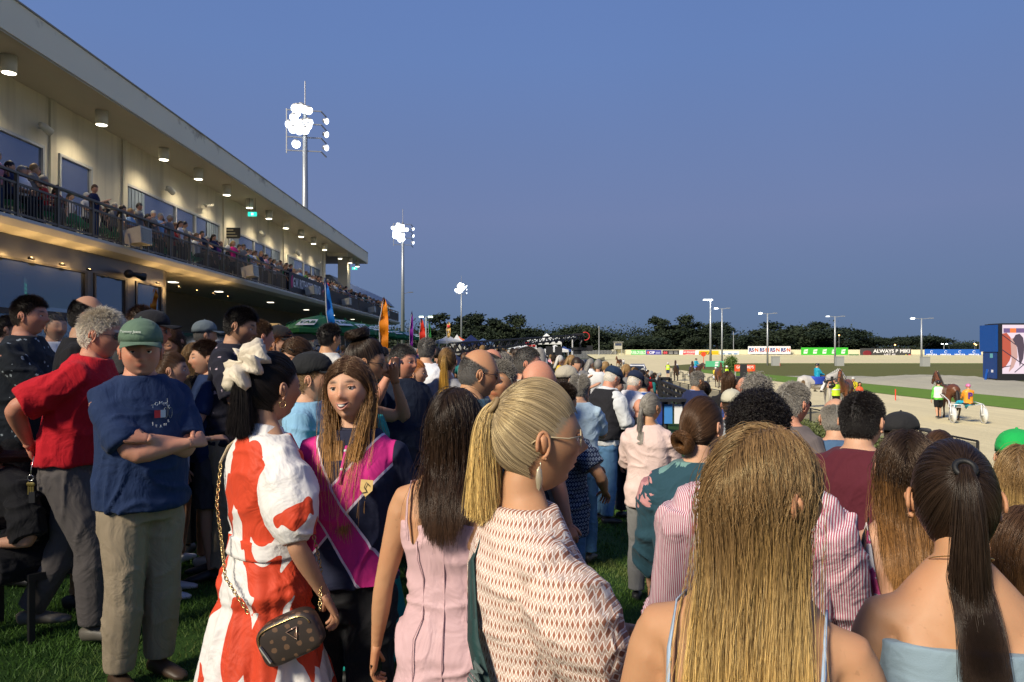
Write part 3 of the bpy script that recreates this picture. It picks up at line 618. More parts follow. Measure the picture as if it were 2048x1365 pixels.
    if shoes is not None and g is not None:
        for g_ in LG:
            a = g_[2]; f_ = np.array((g_[4][0], g_[4][1], 0)); f_ /= np.linalg.norm(f_); z0 = a[2]-.085
            if legs in ('sulky',): f_ = np.array((g_[4][0], .6, .75)); 
            b = limb([(a-f_*.065+np.array((0,0,-.045)),.018,.026),(a-f_*.05+np.array((0,0,-.042)),.034,.036),(a+f_*.02+np.array((0,0,-.038)),.038,.040),(a+f_*.10+np.array((0,0,-.052)),.044,.028),(a+f_*.16+np.array((0,0,-.060)),.040,.020),(a+f_*.19+np.array((0,0,-.064)),.018,.012)], 12, np.cross(f_, (0,0,1)))
            link('shoe', mesh('shoe', b[0], b[1], True, [flat(shoes, .5)]), root)
    if top:
        T = dict(z0=.86, z1=1.495 if sex == 'm' else 1.476, inf=.018, sleeve=.62, sl=.016, loose=.55, amp=.008, flare=0, gather=0, col=None, puff=0, name='shirt', wid=1, zc=1.0); T.update(top[1] if len(top) > 1 else {})
        Ls = [torso(T['z0'], T['z1'], T['inf'], 24, T['flare'], loose=T['loose'], wid=T['wid'])]
        if T['sleeve']:
            for sh, e, w, sd in arms:
                c0 = bend((.08*sd, -.012, 1.41 if sex == 'm' else 1.394)); i_ = T['sl']; hi = T['sleeve']
                Ls.append(limb([(bend(((.02 if T['z1'] > 1.45 else .06)*sd,-.02,1.43)),.052*k+T['inf']*.9,.050*k+T['inf']*.9),(c0,.060*k+T['inf']*.9,.055*k+T['inf']*.9),(sh,.056*k+T['inf']*.8,.056*k+T['inf']*.8),(lerp(sh,e,.13),.050*k+T['inf']*.8,.050*k+T['inf']*.8),(lerp(sh,e,.2),.03*k,.03*k)], 14))
                fn = (lambda t: i_*(.35+1.0*min(t*1.6, 1))) if not T['puff'] else (lambda t: i_+T['puff']*math.sin(PI*min(max(t/hi, 0), 1))**.7)
                if hi > 1.2 and not T['puff']: fn = lambda t: i_*(1.1 if t < 1.75 else .6)
                Ls.append(armv(0, hi, fn, sh, e, w, n=14))
        garment(T['name'], Ls, top[0], T['amp'], sd_+3, gather=T['gather'], zc=T['zc'], vox=vx)
        if T['col']:
            r_ = nk*1.06; cs = []
            for dz, dr in ((-.045,.050),(-.052,.046),(-.012,.014),(.012,.004),(.020,.006),(.016,.014),(-.008,.026),(-.040,.056)):
                cs.append((bend((0,-.006,1.47+dz)), r_+dr, r_+dr*.8+.004, r_+dr*.6, tilt(1.4)-.18))
            V_ = [];  cv, cq = rings(cs, 26, 2); n_ = 26; cq = cq[:(len(cs)-1)*n_]; cq = np.vstack([cq, np.array([[ (len(cs)-1)*n_+i, (len(cs)-1)*n_+(i+1) % n_, (i+1) % n_, i] for i in range(n_)])])
            keep = np.ones(len(cq), bool); link('collar', mesh('collar', cv, cq[keep], True, [T['col'] if not isinstance(T['col'], bool) else top[0]]), root)
    # ---- hair and hats
    tors = [(bend((0,-.01,1.24)), np.array((.185 if sex == 'm' else .165,.128,.24))*(1+.1*fat)), (bend((0,-.01,1.385)), np.array((.205 if sex == 'm' else .185,.085,.062))*(1+.08*fat))]
    if hair_ and hair_[0] != 'none':
        o = dict(hair_[3]) if len(hair_) > 3 else {}; tip = o.pop('tip', None); cnt = o.pop('n', (16000, 6500, 2000)[lod]); rd = o.pop('rad', (.00045, .0007, .0013)[lod]); hm_ = o.pop('mat', None) or hair_mat(hcol, tip)
        if hair_[0] in ('short', 'crop') and lod > 0: rd *= 1.1
        o.setdefault('seed', abs(int(px))); hair(hair_[0], M, hc, root, hm_, cnt, rd, bald=bald, torso=tors, **o)
    Mm = Matrix(M.tolist())
    if cap:
        c_, kind = cap[0], cap[1] if len(cap) > 1 else 'cap'; m_ = c_ if isinstance(c_, bpy.types.Material) else cloth(c_)
        n_, cs = 28, []
        ins = .0
        for z, r in ((.020,1.10),(.045,1.10),(.070,1.02),(.092,.86),(.108,.64),(.118,.38),(.123,.12)) if kind != 'straw' else ((.02,1.14),(.05,1.12),(.08,1.03),(.105,.9),(.118,.7),(.112,.4),(.108,.12)):
            cs.append((np.array((0,-.004,z+.021)), .081*r, .098*r, .104*r, 0.))
        v, q = rings(cs, n_, 2.1); v = v*1.0; v[:,2] += np.where(v[:,1] > 0, .006, -.010)*np.clip(1-(v[:,2]-.03)/.05, 0, 1); h_ = link('cap' if kind == 'cap' else 'hat', mesh('cap', v @ M.T+hc, q, True, [m_]), root)
        if kind == 'cap':
            a = np.linspace(RAD(20), RAD(160), 15); vi = np.stack([.083*np.cos(a), .096*np.sin(a), np.full(15,.036)], 1); vo = np.stack([.088*np.cos(a), .096+.080*np.sin(a)**.8-.012+.0*a, .030-.022*np.abs(np.cos(a))**2+.0*a], 1); vo[:,1] = .055+ .118*np.sin(a)**.6
            V = np.vstack([vi, vo, vi-[0,0,.003], vo-[0,0,.003]]); i = np.arange(14); Q = np.vstack([np.stack([i, i+15, i+16, i+1], 1), np.stack([i+31, i+46, i+45, i+30], 1), np.stack([i+15, i+45, i+46, i+16], 1)])
            link('brim', mesh('brim', (V+np.array((0,.004,.010))) @ M.T+hc, Q, True, [m_]), root)
            b = MB(); b.ball(Vector(hc)+Mm @ Vector((0,-.004,.145)), .007, 8); b.build('button', m_, h_, True)
        elif kind in ('straw', 'wide'):
            a = np.arange(32)*2*PI/32; V = np.vstack([np.stack([r1*np.cos(a)*.9, r1*np.sin(a), np.full(32, z)+.010*np.cos(2*a)*(r1 > .12)], 1) for r1, z in ((.098,.036),(.15,.030),(.152,.033),(.098,.040))]); i = np.arange(32); j = (i+1) % 32
            Q = np.vstack([np.stack([i+r*32, j+r*32, j+(r+1)*32, i+(r+1)*32], 1) for r in range(3)]); link('brim', mesh('brim', V @ M.T+hc, Q, True, [m_]), h_)
        elif kind == 'helmet': pass
    if glasses:
        gc, gk = glasses if isinstance(glasses[0], tuple) else (glasses, 'eyes'); b = MB(); up = .05 if gk == 'head' else 0; fw_ = .092 if gk != 'head' else .088
        pz = .002+ (up*1.2); py_ = fw_-(.012 if gk == 'head' else 0)
        tr = lambda *p: Vector(hc)+Mm @ Vector(p)
        for sd in (1, -1):
            ring = [tr(sd*.034+.024*math.cos(t), py_-.004+.0*t-(.006*abs(math.cos(t)) if math.cos(t)*sd > 0 else 0), pz+.018*math.sin(t)) for t in np.linspace(0, 2*PI, 15)]; b.tube(ring, .0016, 5)
            b.tube([tr(sd*.058, py_-.010, pz+.006), tr(sd*.078, .05, pz+.004+up*.2), tr(sd*.082, -.01, .012+up*.7), tr(sd*.080, -.03, -.002+up*.6)], .0017, 5)
        b.tube([tr(-.011, py_, pz+.004), tr(0, py_+.003, pz+.007), tr(.011, py_, pz+.004)], .0016, 5)
        g_ = b.build('glasses', flat(gc, .3), root, True)
        lb = MB()
        for sd in (1, -1): lb.add([tr(sd*.034+.023*math.cos(t), py_-.004-(.005*abs(math.cos(t)) if math.cos(t)*sd > 0 else 0), pz+.017*math.sin(t)) for t in np.linspace(0, 2*PI, 15)[:-1]], [tuple(range(14))])
        q = _mc.get('lens'+gk) or NT('lens', .08).color((.012,.012,.014)).m; _mc['lens'+gk] = q
        if gk == 'clear': q = _mc.get('lensc'); 
        if gk != 'clear': lb.build('lens', q, g_)
    if extra: extra(root, dict(bend=bend, arms=arms, hc=Vector(hc), M=Mm, S=S, torso=torso, garment=garment, LG=LG, tilt=tilt, rings=rings, vx=vx))
    return root
# ================================================================== ground
def grass_mat(a, b, dry=(.09,.07,.03), dryamt=.35, sc=1., name='turf'):
    q = NT(name, .9, 0, .2); n1 = q.noise(.35*sc, 4); n2 = q.noise(3.5*sc, 5, None, .65); n3 = q.noise(90*sc, 3)
    c = q.mix(q.ramp(n2, [(.3,0.),(.7,1.)]), a, b); c = q.mix(q.math('MULTIPLY', q.ramp(n1, [(.52,0.),(.66,1.)]), dryamt), c, dry)
    c = q.mix(q.math('MULTIPLY', n3, .5), c, [x*.45 for x in a]); q.color(c); q.bump(n3, .6, .02); return q.m
def sand_mat(c, name='sand', sc=1.):
    q = NT(name, .95, 0, .15); n1 = q.noise(.25*sc, 5); n2 = q.noise(6*sc, 6, None, .7); tr = q.noise(1.2, 4, q.coord((1.6,.06,1), (0,0,.02)))
    m = q.mix(n1, [x*.84 for x in c], [min(1, x*1.1) for x in c]); m = q.mix(q.math('MULTIPLY', q.ramp(n2, [(.35,1.),(.6,0.)]), .28), m, [x*.62 for x in c]); m = q.mix(q.math('MULTIPLY', q.ramp(tr, [(.42,1.),(.56,0.)]), .22), m, [x*.6 for x in c])
    q.color(m); q.bump(n2, .6, .06); return q.m
def sheet(name, poly, z, mat, **k):
    return link(name, mesh(name, [(x, y, z) for x, y in poly], [tuple(range(len(poly)))], False, [mat]), kind='structure', **k)
M_LAWN = grass_mat((.024,.065,.010), (.045,.10,.016), (.085,.075,.03), .5); M_SAND = sand_mat((.74,.64,.39)); M_TURF = grass_mat((.12,.13,.035), (.16,.155,.045), (.18,.15,.05), .6, .4); M_BRIGHT = grass_mat((.13,.24,.03), (.17,.29,.04), (.16,.18,.05), .3, .5)
sheet('ground', [(-3000,-60),(3000,-60),(3000,4000),(-3000,4000)], -1.56, grass_mat((.03,.045,.018), (.045,.055,.022), (.06,.05,.03), .5, .1))
def fence_x(y): return float(np.interp(y, [0, 30, 77, 137, 200, 250], [10.6, 10.7, 11.2, 15.5, 23, 31]))
xs = np.concatenate([[-60,-30,-12], np.linspace(-6, 10, 41), [10.6]]); ys = np.concatenate([np.linspace(-8, 40, 49), [50,60,77,90,110,137,170,200,250]])
V = [(x if i < len(xs)-1 else fence_x(y), y, gz(x, y)) for y in ys for i, x in enumerate(xs)]; n = len(xs)
link('lawn', mesh('lawn', V, [(j*n+i, j*n+i+1, (j+1)*n+i+1, (j+1)*n+i) for j in range(len(ys)-1) for i in range(n-1)], True, [M_LAWN]), kind='structure')
sheet('track', [(fence_x(y), y) for y in (-60,0,30,77,137,200,250)]+[(60,292),(420,292),(420,-60)], -1.5, M_SAND)
arc = [(26.7,-60),(26.7,112)]+[(26.7+34*(1-math.cos(a)), 112+74*math.sin(a)) for a in np.linspace(.2, PI/2, 9)]+[(400,186),(400,-60)]
sheet('infield', arc, -1.492, M_TURF)
sheet('grass_strip', [(26.8,-60),(26.8,112),(30.5,126),(33.2,112),(33.2,-60)], -1.484, M_BRIGHT)
sheet('grass_verge', [(60,181.5),(400,181.5),(400,186),(60,186)], -1.484, M_BRIGHT)
sheet('service_path', [(33.6,84),(64,90),(120,96),(120,93),(64,87),(33.6,80)], -1.480, flat((.10,.10,.10), .9, 0, .2, 2))
# gravel bank inside the track
bx = np.linspace(33.4, 43, 16); by = np.linspace(20, 92, 49); V = []
for y in by:
    for x in bx:
        t = (x-33.4)/9.6; h = (.78+.12*math.sin(y*.21))*max(math.sin(PI*t), 0)**.8*(1-float(sst(66, 91, y))); h *= 1+.10*math.sin(y*.9+x)+.06*math.sin(x*2.9+y*1.7); V.append((x, y, -1.49+max(h, -.01)))
n = len(bx); link('gravel_bank', mesh('gravel_bank', V, [(j*n+i, j*n+i+1, (j+1)*n+i+1, (j+1)*n+i) for j in range(len(by)-1) for i in range(n-1)], True, [sand_mat((.40,.38,.30), 'gravel', 1.1)]), kind='structure')
# banked outer turn
V = []; ys2 = [286, 292, 300]
for k, (dy, z) in enumerate(((-42,-1.494),(-26,-1.15),(-8,-.35),(.6,.15))):
    for x in np.linspace(30, 420, 40): V.append((x, 300+dy+max(0,(60-x))*.0, z))
link('banked_turn', mesh('banked_turn', V, [(j*40+i, j*40+i+1, (j+1)*40+i+1, (j+1)*40+i) for j in range(3) for i in range(39)], True, [sand_mat((.72,.65,.38), 'turn_sand', .4)]), kind='structure')
# grass blades on the near lawn
def blades(n, x0, x1, y0, y1, seed, h=.032, w=.0022):
    r = np.random.default_rng(seed); x = r.uniform(x0, x1, n); y = r.uniform(y0, y1, n); dens = vnoise(np.stack([x*2.2, y*2.2, x*0], 1), 4); k = dens > r.uniform(-1.0, .2, n)*1.0-.0; x, y = x[k], y[k]; n = len(x)
    z = np.array([gz(a) for a in x]); a = r.uniform(0, 2*PI, n); hh = h*r.uniform(.5, 1.3, n)*(1+.3*dens[k]); ww = w*(1+y*.16); le = r.normal(size=(n,2))*.55*hh[:,None]
    b0 = np.stack([x-np.cos(a)*ww, y-np.sin(a)*ww, z-.004], 1); b1 = np.stack([x+np.cos(a)*ww, y+np.sin(a)*ww, z-.004], 1); t = np.stack([x+le[:,0], y+le[:,1], z+hh], 1)
    V = np.stack([b0, b1, t], 1).reshape(-1, 3); return V, np.arange(3*n).reshape(-1, 3)
q = NT('grass_blade', .6, 0, .3); n1 = q.noise(.9, 4); n2 = q.noise(40, 2); c = q.mix(n2, (.035,.10,.012), (.10,.20,.030)); c = q.mix(q.math('MULTIPLY', q.ramp(n1, [(.5,0.),(.66,1.)]), .5), c, (.13,.12,.045)); q.color(c)
v1 = blades(170000, -4.6, 3.4, 1.4, 6.5, 1); v2 = blades(110000, -5.5, 4.5, 6.5, 13, 2, .040, .0026)
link('grass', mesh('grass', np.vstack([v1[0], v2[0]]), np.vstack([v1[1], v2[1]+len(v1[0])]), False, [q.m]), kind='stuff', label='short green lawn grass under the feet of the crowd', cat='grass')

def text(s, parent, mat, size, loc, rot=(PI/2,0,0), align='CENTER', ext=.004, name='lettering', sx=1, bold=0):
    c = bpy.data.curves.new(name, 'FONT'); c.body = s; c.size = size; c.align_x = align; c.align_y = 'CENTER'; c.extrude = ext; c.offset = bold; c.materials.append(mat)
    o = bpy.data.objects.new(name, c); m = bpy.data.meshes.new_from_object(o); bpy.data.objects.remove(o); bpy.data.curves.remove(c)
    o = link(name, m, parent, loc, rot); o.scale = (sx, 1, 1); return o
def lamp(name, parent, loc, energy, color, size=.15, ty='POINT', rot=None, spot=None, blend=.5):
    l = bpy.data.lights.new(name, ty); l.energy = energy; l.color = color; l.shadow_soft_size = size
    if ty == 'SPOT': l.spot_size = spot; l.spot_blend = blend
    o = bpy.data.objects.new(name, l); COL.objects.link(o); o.location = loc
    if rot: o.rotation_euler = rot
    return o
# ================================================================== grandstand
GD = .0107                                     # the stand runs a hair off the camera's axis
def G(X, d, z): return (-X-GD*d, d, CAMZ+z)    # X = distance left of the axis, z = height above the eye
M_REND = None
q = NT('render_wall', .85, 0, .2); n1 = q.noise(.6, 5); n2 = q.noise(60, 4); st = q.noise(1.2, 5, q.coord((2,2,.15))); c = q.mix(n1, (.56,.51,.38), (.68,.62,.47)); c = q.mix(q.math('MULTIPLY', q.ramp(st, [(.5,0.),(.72,1.)]), .35), c, (.24,.21,.16)); q.color(c); q.bump(n2, .3, .006); M_REND = q.m
q = NT('fascia', .7, 0, .3); st = q.noise(1.5, 6, q.coord((6,.5,.6)), .7); gn = q.n('TexCoord'); sp = q.n('SeparateXYZ'); q.l(gn.outputs['Object'], sp.inputs[0]); up = q.ramp(sp.outputs[2], [(.0,0.),(1.,1.)])
c = q.mix(q.noise(.4, 3), (.80,.75,.58), (.86,.81,.64)); c = q.mix(q.math('MULTIPLY', q.ramp(q.math('ADD', st, q.math('MULTIPLY', q.math('SUBTRACT', sp.outputs[2], 8.6+CAMZ), .22)), [(.55,0.),(.72,1.)]), .7), c, (.22,.17,.11)); q.color(c); M_FASC = q.m
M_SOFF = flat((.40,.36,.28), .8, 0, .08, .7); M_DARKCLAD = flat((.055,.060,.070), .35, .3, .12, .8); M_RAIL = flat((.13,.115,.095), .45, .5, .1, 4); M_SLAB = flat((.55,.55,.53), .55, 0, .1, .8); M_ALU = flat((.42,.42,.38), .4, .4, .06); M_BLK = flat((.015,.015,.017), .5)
q = NT('window_glass', .05, .75, .8); q.color((.26,.31,.38)); q.b.inputs['Alpha'].default_value = .62; M_GLASS = q.m
q = NT('upper_glass', .06, .7, .9); q.color(q.mix(q.noise(.35, 2), (.13,.15,.21), (.20,.23,.30))); M_GLASS2 = q.m
def gbox(mb, X0, X1, d0, d1, z0, z1):
    a, b, c, e = G(X0, d0, z0), G(X1, d0, z0), G(X1, d1, z0), G(X0, d1, z0); f = lambda p: (p[0], p[1], CAMZ+z1)
    v = [b, a, e, c, f(b), f(a), f(e), f(c)]; return mb.add(v, [(0,3,2,1),(4,5,6,7),(0,1,5,4),(1,2,6,5),(2,3,7,6),(3,0,4,7)])
stand = empty('grandstand', G(13, 30, -CAMZ), 0, 'long cream two-storey grandstand with deep flat roof and packed balcony', 'grandstand')
def gpart(name, mb, mat, parent=None, smooth=False):
    o = mb.build(name, mat, parent or stand, smooth)
    p = parent or stand
    L = p.matrix_world.translation if False else None
    o.matrix_parent_inverse = Matrix.Translation(-Vector(stand.location)); return o
def gsub(name, mb, mat, parent):
    return mb.build(name, mat, parent)
ZS, ZT, ZF = 7.87, 8.83, 3.2
D0 = -14
mb = MB(); gbox(mb, 12.33, 30, D0, 68, ZS+.06, ZT); roof = gpart('roof', mb, M_FASC)
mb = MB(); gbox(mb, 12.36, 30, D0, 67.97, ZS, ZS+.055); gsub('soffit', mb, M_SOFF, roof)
mb = MB(); gbox(mb, 12.30, 12.5, D0, 68.02, ZT+.003, ZT+.05); gsub('gutter_cap', mb, flat((.3,.27,.22), .6), roof)
# upper wall with window openings
wins = [(17.2,19.2,[0]),(20.6,23.1,[0]),(23.9,25.8,[0]),(28.1,37.4,[.46,.68]),(38.6,47.4,[.45,.66]),(49.2,57.8,[.45,.70])]
zl, zs_, zw0 = 6.30, 4.35, 3.2
e = D0
for k, (a, b, mm) in enumerate(wins):
    mb = MB(); gbox(mb, 14.2, 14.6, e, a, zw0, ZS); gpart('wall_panel', mb, M_REND)
    mb = MB(); gbox(mb, 14.2, 14.6, a, b, zl, ZS); gpart('wall_panel', mb, M_REND)
    mb = MB(); gbox(mb, 14.2, 14.6, a, b, zw0, zs_); gpart('wall_panel', mb, M_REND)
    mb = MB(); fx0, fx1 = 14.14, 14.26
    gbox(mb, fx0, fx1, a, b, zl-.09, zl); gbox(mb, fx0, fx1, a, b, zs_, zs_+.07); gbox(mb, fx0, fx1, a, a+.09, zs_+.07, zl-.09); gbox(mb, fx0, fx1, b-.09, b, zs_+.07, zl-.09)
    cuts = [a+.09]
    if len(mm) > 1:
        gbox(mb, fx0, fx1, a+.09, b-.09, zl-1.02, zl-.95)
        for m_ in mm: c_ = a+(b-a)*m_; gbox(mb, fx0+.002, fx1-.002, c_-.06, c_+.06, zs_+.07, zl-.09); cuts.append(c_)
    cuts.append(b-.09); w_ = gpart('window', mb, M_ALU)
    for c0, c1 in zip(cuts, cuts[1:]): mb = MB(); gbox(mb, 14.21, 14.23, c0, c1, zs_+.07, zl-.09); gsub('pane', mb, M_GLASS2, w_)
    if len(mm) > 1:
        for c0, c1 in ((a+.2, a+1.5),(b-1.6, b-.2)):
            mb = MB()
            for i in range(10): x = c0+(c1-c0)*i/10; gbox(mb, 14.172+.02*(i % 2), 14.18+.02*(i % 2), x, x+(c1-c0)/10+.01, zl-.95, zl-.12)
            gsub('curtain', mb, flat((.16,.20,.24), .9), w_)
    e = b
mb = MB(); gbox(mb, 14.2, 14.6, e, 59.7, zw0, ZS); gpart('wall_panel', mb, M_REND)
for dd in (23.55, 28.0, 38.0, 48.3, 58.8):   # shallow pilaster joints
    mb = MB(); gbox(mb, 14.13, 14.2, dd-.16, dd+.16, zl+.02 if 28.2 < dd < 58 and False else zw0, ZS-.003); gpart('pilaster', mb, M_REND)
mb = MB(); gbox(mb, 14.6, 30, 59.3, 59.6, zw0, ZS); gpart('end_wall', mb, M_REND)
mb = MB(); gbox(mb, 13.2, 14.0, 63.2, 64.4, 3.2, ZS-.003); gpart('column', mb, M_REND)
mb = MB(); gbox(mb, 12.6, 14.2, 60.2, 60.4, ZS-.28, ZS-.003); gpart('roof_beam', mb, M_REND)
# balcony slab with a thin curved lip
prof = [(11.5,3.18),(11.5,3.10),(11.62,2.95),(12.0,2.86),(30,2.86),(30,3.18)]; V = []
for d in (D0, 83):
    for X, z in prof: V.append(G(X, d, z))
V[6] = G(11.5, 83, 3.18)
m = mesh('slab', V, [(0,1,7,6),(1,2,8,7),(2,3,9,8),(3,4,10,9),(5,0,6,11),(5,4,3,2,1,0),(6,7,8,9,10,11)], False, [M_SLAB]); o = link('balcony_slab', m, stand); o.matrix_parent_inverse = Matrix.Translation(-Vector(stand.location)); slab = o
for k, d in enumerate((16,17.3,18.6,19.9,21.2,25.4,27,28.6,30.2,31.8)):
    g0 = G(11.72, d, 2.32); mb = MB(); mb.tube([(g0[0], g0[1]-.1, g0[2]-.03),(g0[0], g0[1]+.1, g0[2]-.03)], .035, 8); o = mb.build('uplight', M_BLK, stand, True); o.matrix_parent_inverse = Matrix.Translation(-Vector(stand.location))
    lamp('uplight_lamp', None, (g0[0]+.02, g0[1], g0[2]+.03), 16, (1,.58,.20), .04)
# railing
posts = [18.0+1.65*i for i in range(-3, 14)]+[41+2.2*i for i in range(0, 20)]
for k, d in enumerate(posts):
    mb = MB(); gbox(mb, 11.66, 11.74, d-.035, d+.035, 3.185, 4.24); gpart('rail_post', mb, M_RAIL)
mb = MB(); gbox(mb, 11.645, 11.755, 12.8, 83, 4.243, 4.30); gpart('handrail', mb, M_RAIL)
mb = MB(); gbox(mb, 11.675, 11.725, 12.8, 83, 4.00, 4.05); gbox(mb, 11.675, 11.725, 12.8, 83, 3.27, 3.32); gpart('rail_bar', mb, M_RAIL)
mb = MB(); d = 12.9
while d < 83:
    if not 40.2 < d < 49: gbox(mb, 11.69, 11.71, d, d+.022, 3.32, 4.0)
    d += .125 if d < 50 else .16
o = gpart('baluster', mb, M_RAIL); o['kind'] = 'stuff'
for a, b in ((49.4, 60), (60.2, 82.8)):
    mb = MB(); gbox(mb, 11.63, 11.65, a, b, 3.3, 4.1); gpart('mesh_screen', mb, flat((.055,.05,.045), .8, 0, .3, 30))
# railing banner
bn = empty('banner', G(11.6, 44.4, 3.2), 0, 'dark navy stand name banner with white capitals hung on the balcony rail', 'banner')
RG = Matrix.Rotation(PI/2+GD, 4, 'Z')
def local_board(root, w, h, t, mat, name='board', z=0, smooth=False):
    mb = MB(); mb.box((-w/2, -t, z), (w/2, 0, z+h)); return mb.build(name, mat, root)
bn.rotation_euler = (0, 0, PI/2+GD)
local_board(bn, 8.0, 1.02, .03, flat((.018,.020,.030), .6, 0, .2), 'sheet', .05)
text('G.W. ROTHACKER STAND', bn, flat((.75,.75,.78), .6), .72, (-.15, -.034, .55), sx=.72, ext=.003, bold=.012)
mb = MB(); mb.ball((-3.5, -.04, .55), (.20,.02,.33), 12); mb.ball((-3.42,-.045,.85), (.10,.02,.10), 8); mb.build('emblem', flat((.5,.02,.16), .6), bn, True)
mb = MB(); mb.tube([(3.2,-.04,.5),(3.4,-.04,.62),(3.6,-.04,.60),(3.72,-.04,.75)], [.03,.07,.05,.03], 6); mb.tube([(3.3,-.04,.5),(3.25,-.04,.25)], .02, 5); mb.tube([(3.6,-.04,.55),(3.7,-.04,.28)], .02, 5); mb.build('emblem', flat((.55,.2,.2), .6), bn, True)
# ground floor: clad front with windows, then the recessed foyer
mb = MB(); gbox(mb, 12.1, 12.5, D0, 26.6, 2.30, 2.855); gpart('clad_panel', mb, M_DARKCLAD)
mb = MB(); gbox(mb, 12.1, 12.5, D0, 26.6, -1.6, -.6); gpart('plinth', mb, M_DARKCLAD)
lw = [(6.0,9.6),(9.8,13.4),(13.6,17.4),(17.6,21.6),(22.2,23.9),(24.7,26.4)]
for k, (a, b) in enumerate(lw):
    mb = MB(); fz0, fz1 = 1.05, 2.24
    gbox(mb, 12.06, 12.2, a-.1, b+.1, fz1, 2.30); gbox(mb, 12.06, 12.2, a-.1, b+.1, fz0-.14, fz0); gbox(mb, 12.06, 12.2, a-.1, a, -.6, fz1); gbox(mb, 12.06, 12.2, b, b+.1, -.6, fz1)
    w_ = gpart('window', mb, M_BLK); mb = MB(); gbox(mb, 12.12, 12.14, a, b, fz0, fz1); gsub('pane', mb, M_GLASS, w_)
    mb = MB(); gbox(mb, 12.12, 12.14, a, b, -.6, fz0-.14); gsub('pane', mb, M_GLASS, w_)
for a, b in ((21.75,22.05),(24.05,24.55)): mb = MB(); gbox(mb, 12.08, 12.3, a, b, -1.6, 2.30); gpart('mullion_column', mb, flat((.03,.035,.045), .4))
# inside: back wall, floor strip lights, bar glow
mb = MB(); gbox(mb, 18.0, 18.2, 2, 28, -1.6, 2.8); gpart('inner_wall', mb, flat((.10,.085,.07), .8))
mb = MB(); gbox(mb, 17.7, 17.95, 12, 24, .42, .52); gpart('bar_light', mb, glow((1,.72,.35), 5))
mb = MB(); gbox(mb, 17.75, 17.97, 12, 24, -.5, .35); gpart('bar_shelf', mb, glow((.8,.45,.2), .35))
for X, d, w in ((13.2, 15.9, .9),(13.2, 20.6, .9),(13.4, 17.6,.5)):
    sc = empty('odds_screen', G(X, d, 1.15 if w > .6 else 1.5), PI/2+.5, 'green and red odds screen hanging behind the grandstand glass'+(' near the photo edge' if d < 17 else ''), 'screen') if w > .6 else None
    if sc:
        local_board(sc, 1.0, .85, .05, M_BLK, 'casing'); local_board(sc, .94, .79, .054, glow((.05,.12,.10), .8), 'display', .03)
        for r_ in range(4):
            mb = MB(); [mb.box((-.4+.27*c_, -.06, .30+.11*r_), (-.4+.27*c_+.2*random.uniform(.5,1), -.056, .36+.11*r_)) for c_ in range(3)]; mb.build('figures', glow((.05,.6,.35), 1.2), sc)
        mb = MB(); mb.box((-.44,-.06,.16), (.44,-.056,.24)); mb.build('price_bar', glow((.7,.06,.08), 1), sc)
# curved corner then foyer
V = []; nn = 9
for i in range(nn):
    t = i/(nn-1)*PI/2; X = 12.1+3.9*(1-math.cos(t)); d = 26.6+2.2*math.sin(t); V += [G(X, d, -1.6), G(X, d, 2.855)]
o = link('curved_wall', mesh('curved_wall', V, [(2*i, 2*i+2, 2*i+3, 2*i+1) for i in range(nn-1)], True, [flat((.07,.065,.055), .3, .5)]), stand); o.matrix_parent_inverse = Matrix.Translation(-Vector(stand.location))
mb = MB(); gbox(mb, 16.0, 16.3, 28.8, 80, -1.6, 2.855); gpart('foyer_wall', mb, flat((.13,.115,.085), .9, 0, .1, 2))
for a, b in ((29.6,33.5),(34.2,39),(40,46),(47,53),(56,64)):
    mb = MB(); gbox(mb, 15.93, 16.05, a, b, .9, 1.0); gbox(mb, 15.93, 16.05, a, a+.1, -1.5, .9); gbox(mb, 15.93, 16.05, b-.1, b, -1.5, .9); gbox(mb, 15.93, 16.05, (a+b)/2-.05, (a+b)/2+.05, -1.5, .9); w_ = gpart('foyer_window', mb, M_BLK)
    mb = MB(); gbox(mb, 15.97, 15.99, a+.1, b-.1, -1.5, .9); gsub('pane', mb, M_GLASS2, w_)
# soffit downlights
DL = [(13.2,20),(13.2,24.6),(13.2,29.1),(13.2,32.4),(13.2,35.7),(13.2,38.9),(13.2,42.1),(13.2,45.4),(13.2,48.8),(13.2,52),(13.2,55.2),(13.2,60.4),(13.0,63.4),(12.9,66)]
for k, (X, d) in enumerate(DL):
    a = 2*PI*np.arange(24)/24; g0 = G(X, d, ZS); t = empty('downlight', (g0[0], g0[1], g0[2]-.46), 0, 'cream cylinder downlight under the grandstand roof, %s from the near end' % ['first','second','third','fourth','fifth','sixth','seventh','eighth','ninth','tenth','eleventh','twelfth','thirteenth','last'][k], 'light', 'downlights under the stand roof')
    cs = [(np.array((0,0,z)), r, r, r, 0) for z, r in ((.06,.165),(.0,.170),(.0,.19),(.455,.19))]; v, q_ = rings(cs, 24, 2); link('housing', mesh('housing', v, q_[:72+12] if False else q_, True, [flat((.62,.58,.46), .5)]), t)
    mb = MB(); mb.tube([(0,0,-.012),(0,0,-.004)], .160, 20); mb.build('lens', glow((1,.93,.74), 7), t)
    lamp('downlight_lamp', None, (g0[0], g0[1], g0[2]-.50), 360 if d < 56 else 90, (1,.85,.60), .15, 'SPOT', (0,RAD(-2),0), RAD(150), 1)
for d in (22,26.5,31,36,44,52,60,68):     # small recessed lamps below the slab
    mb = MB(); gbox(mb, 13.6, 13.9, d, d+.35, 2.835, 2.852); gpart('recessed_light', mb, glow((1,.9,.7), 3))
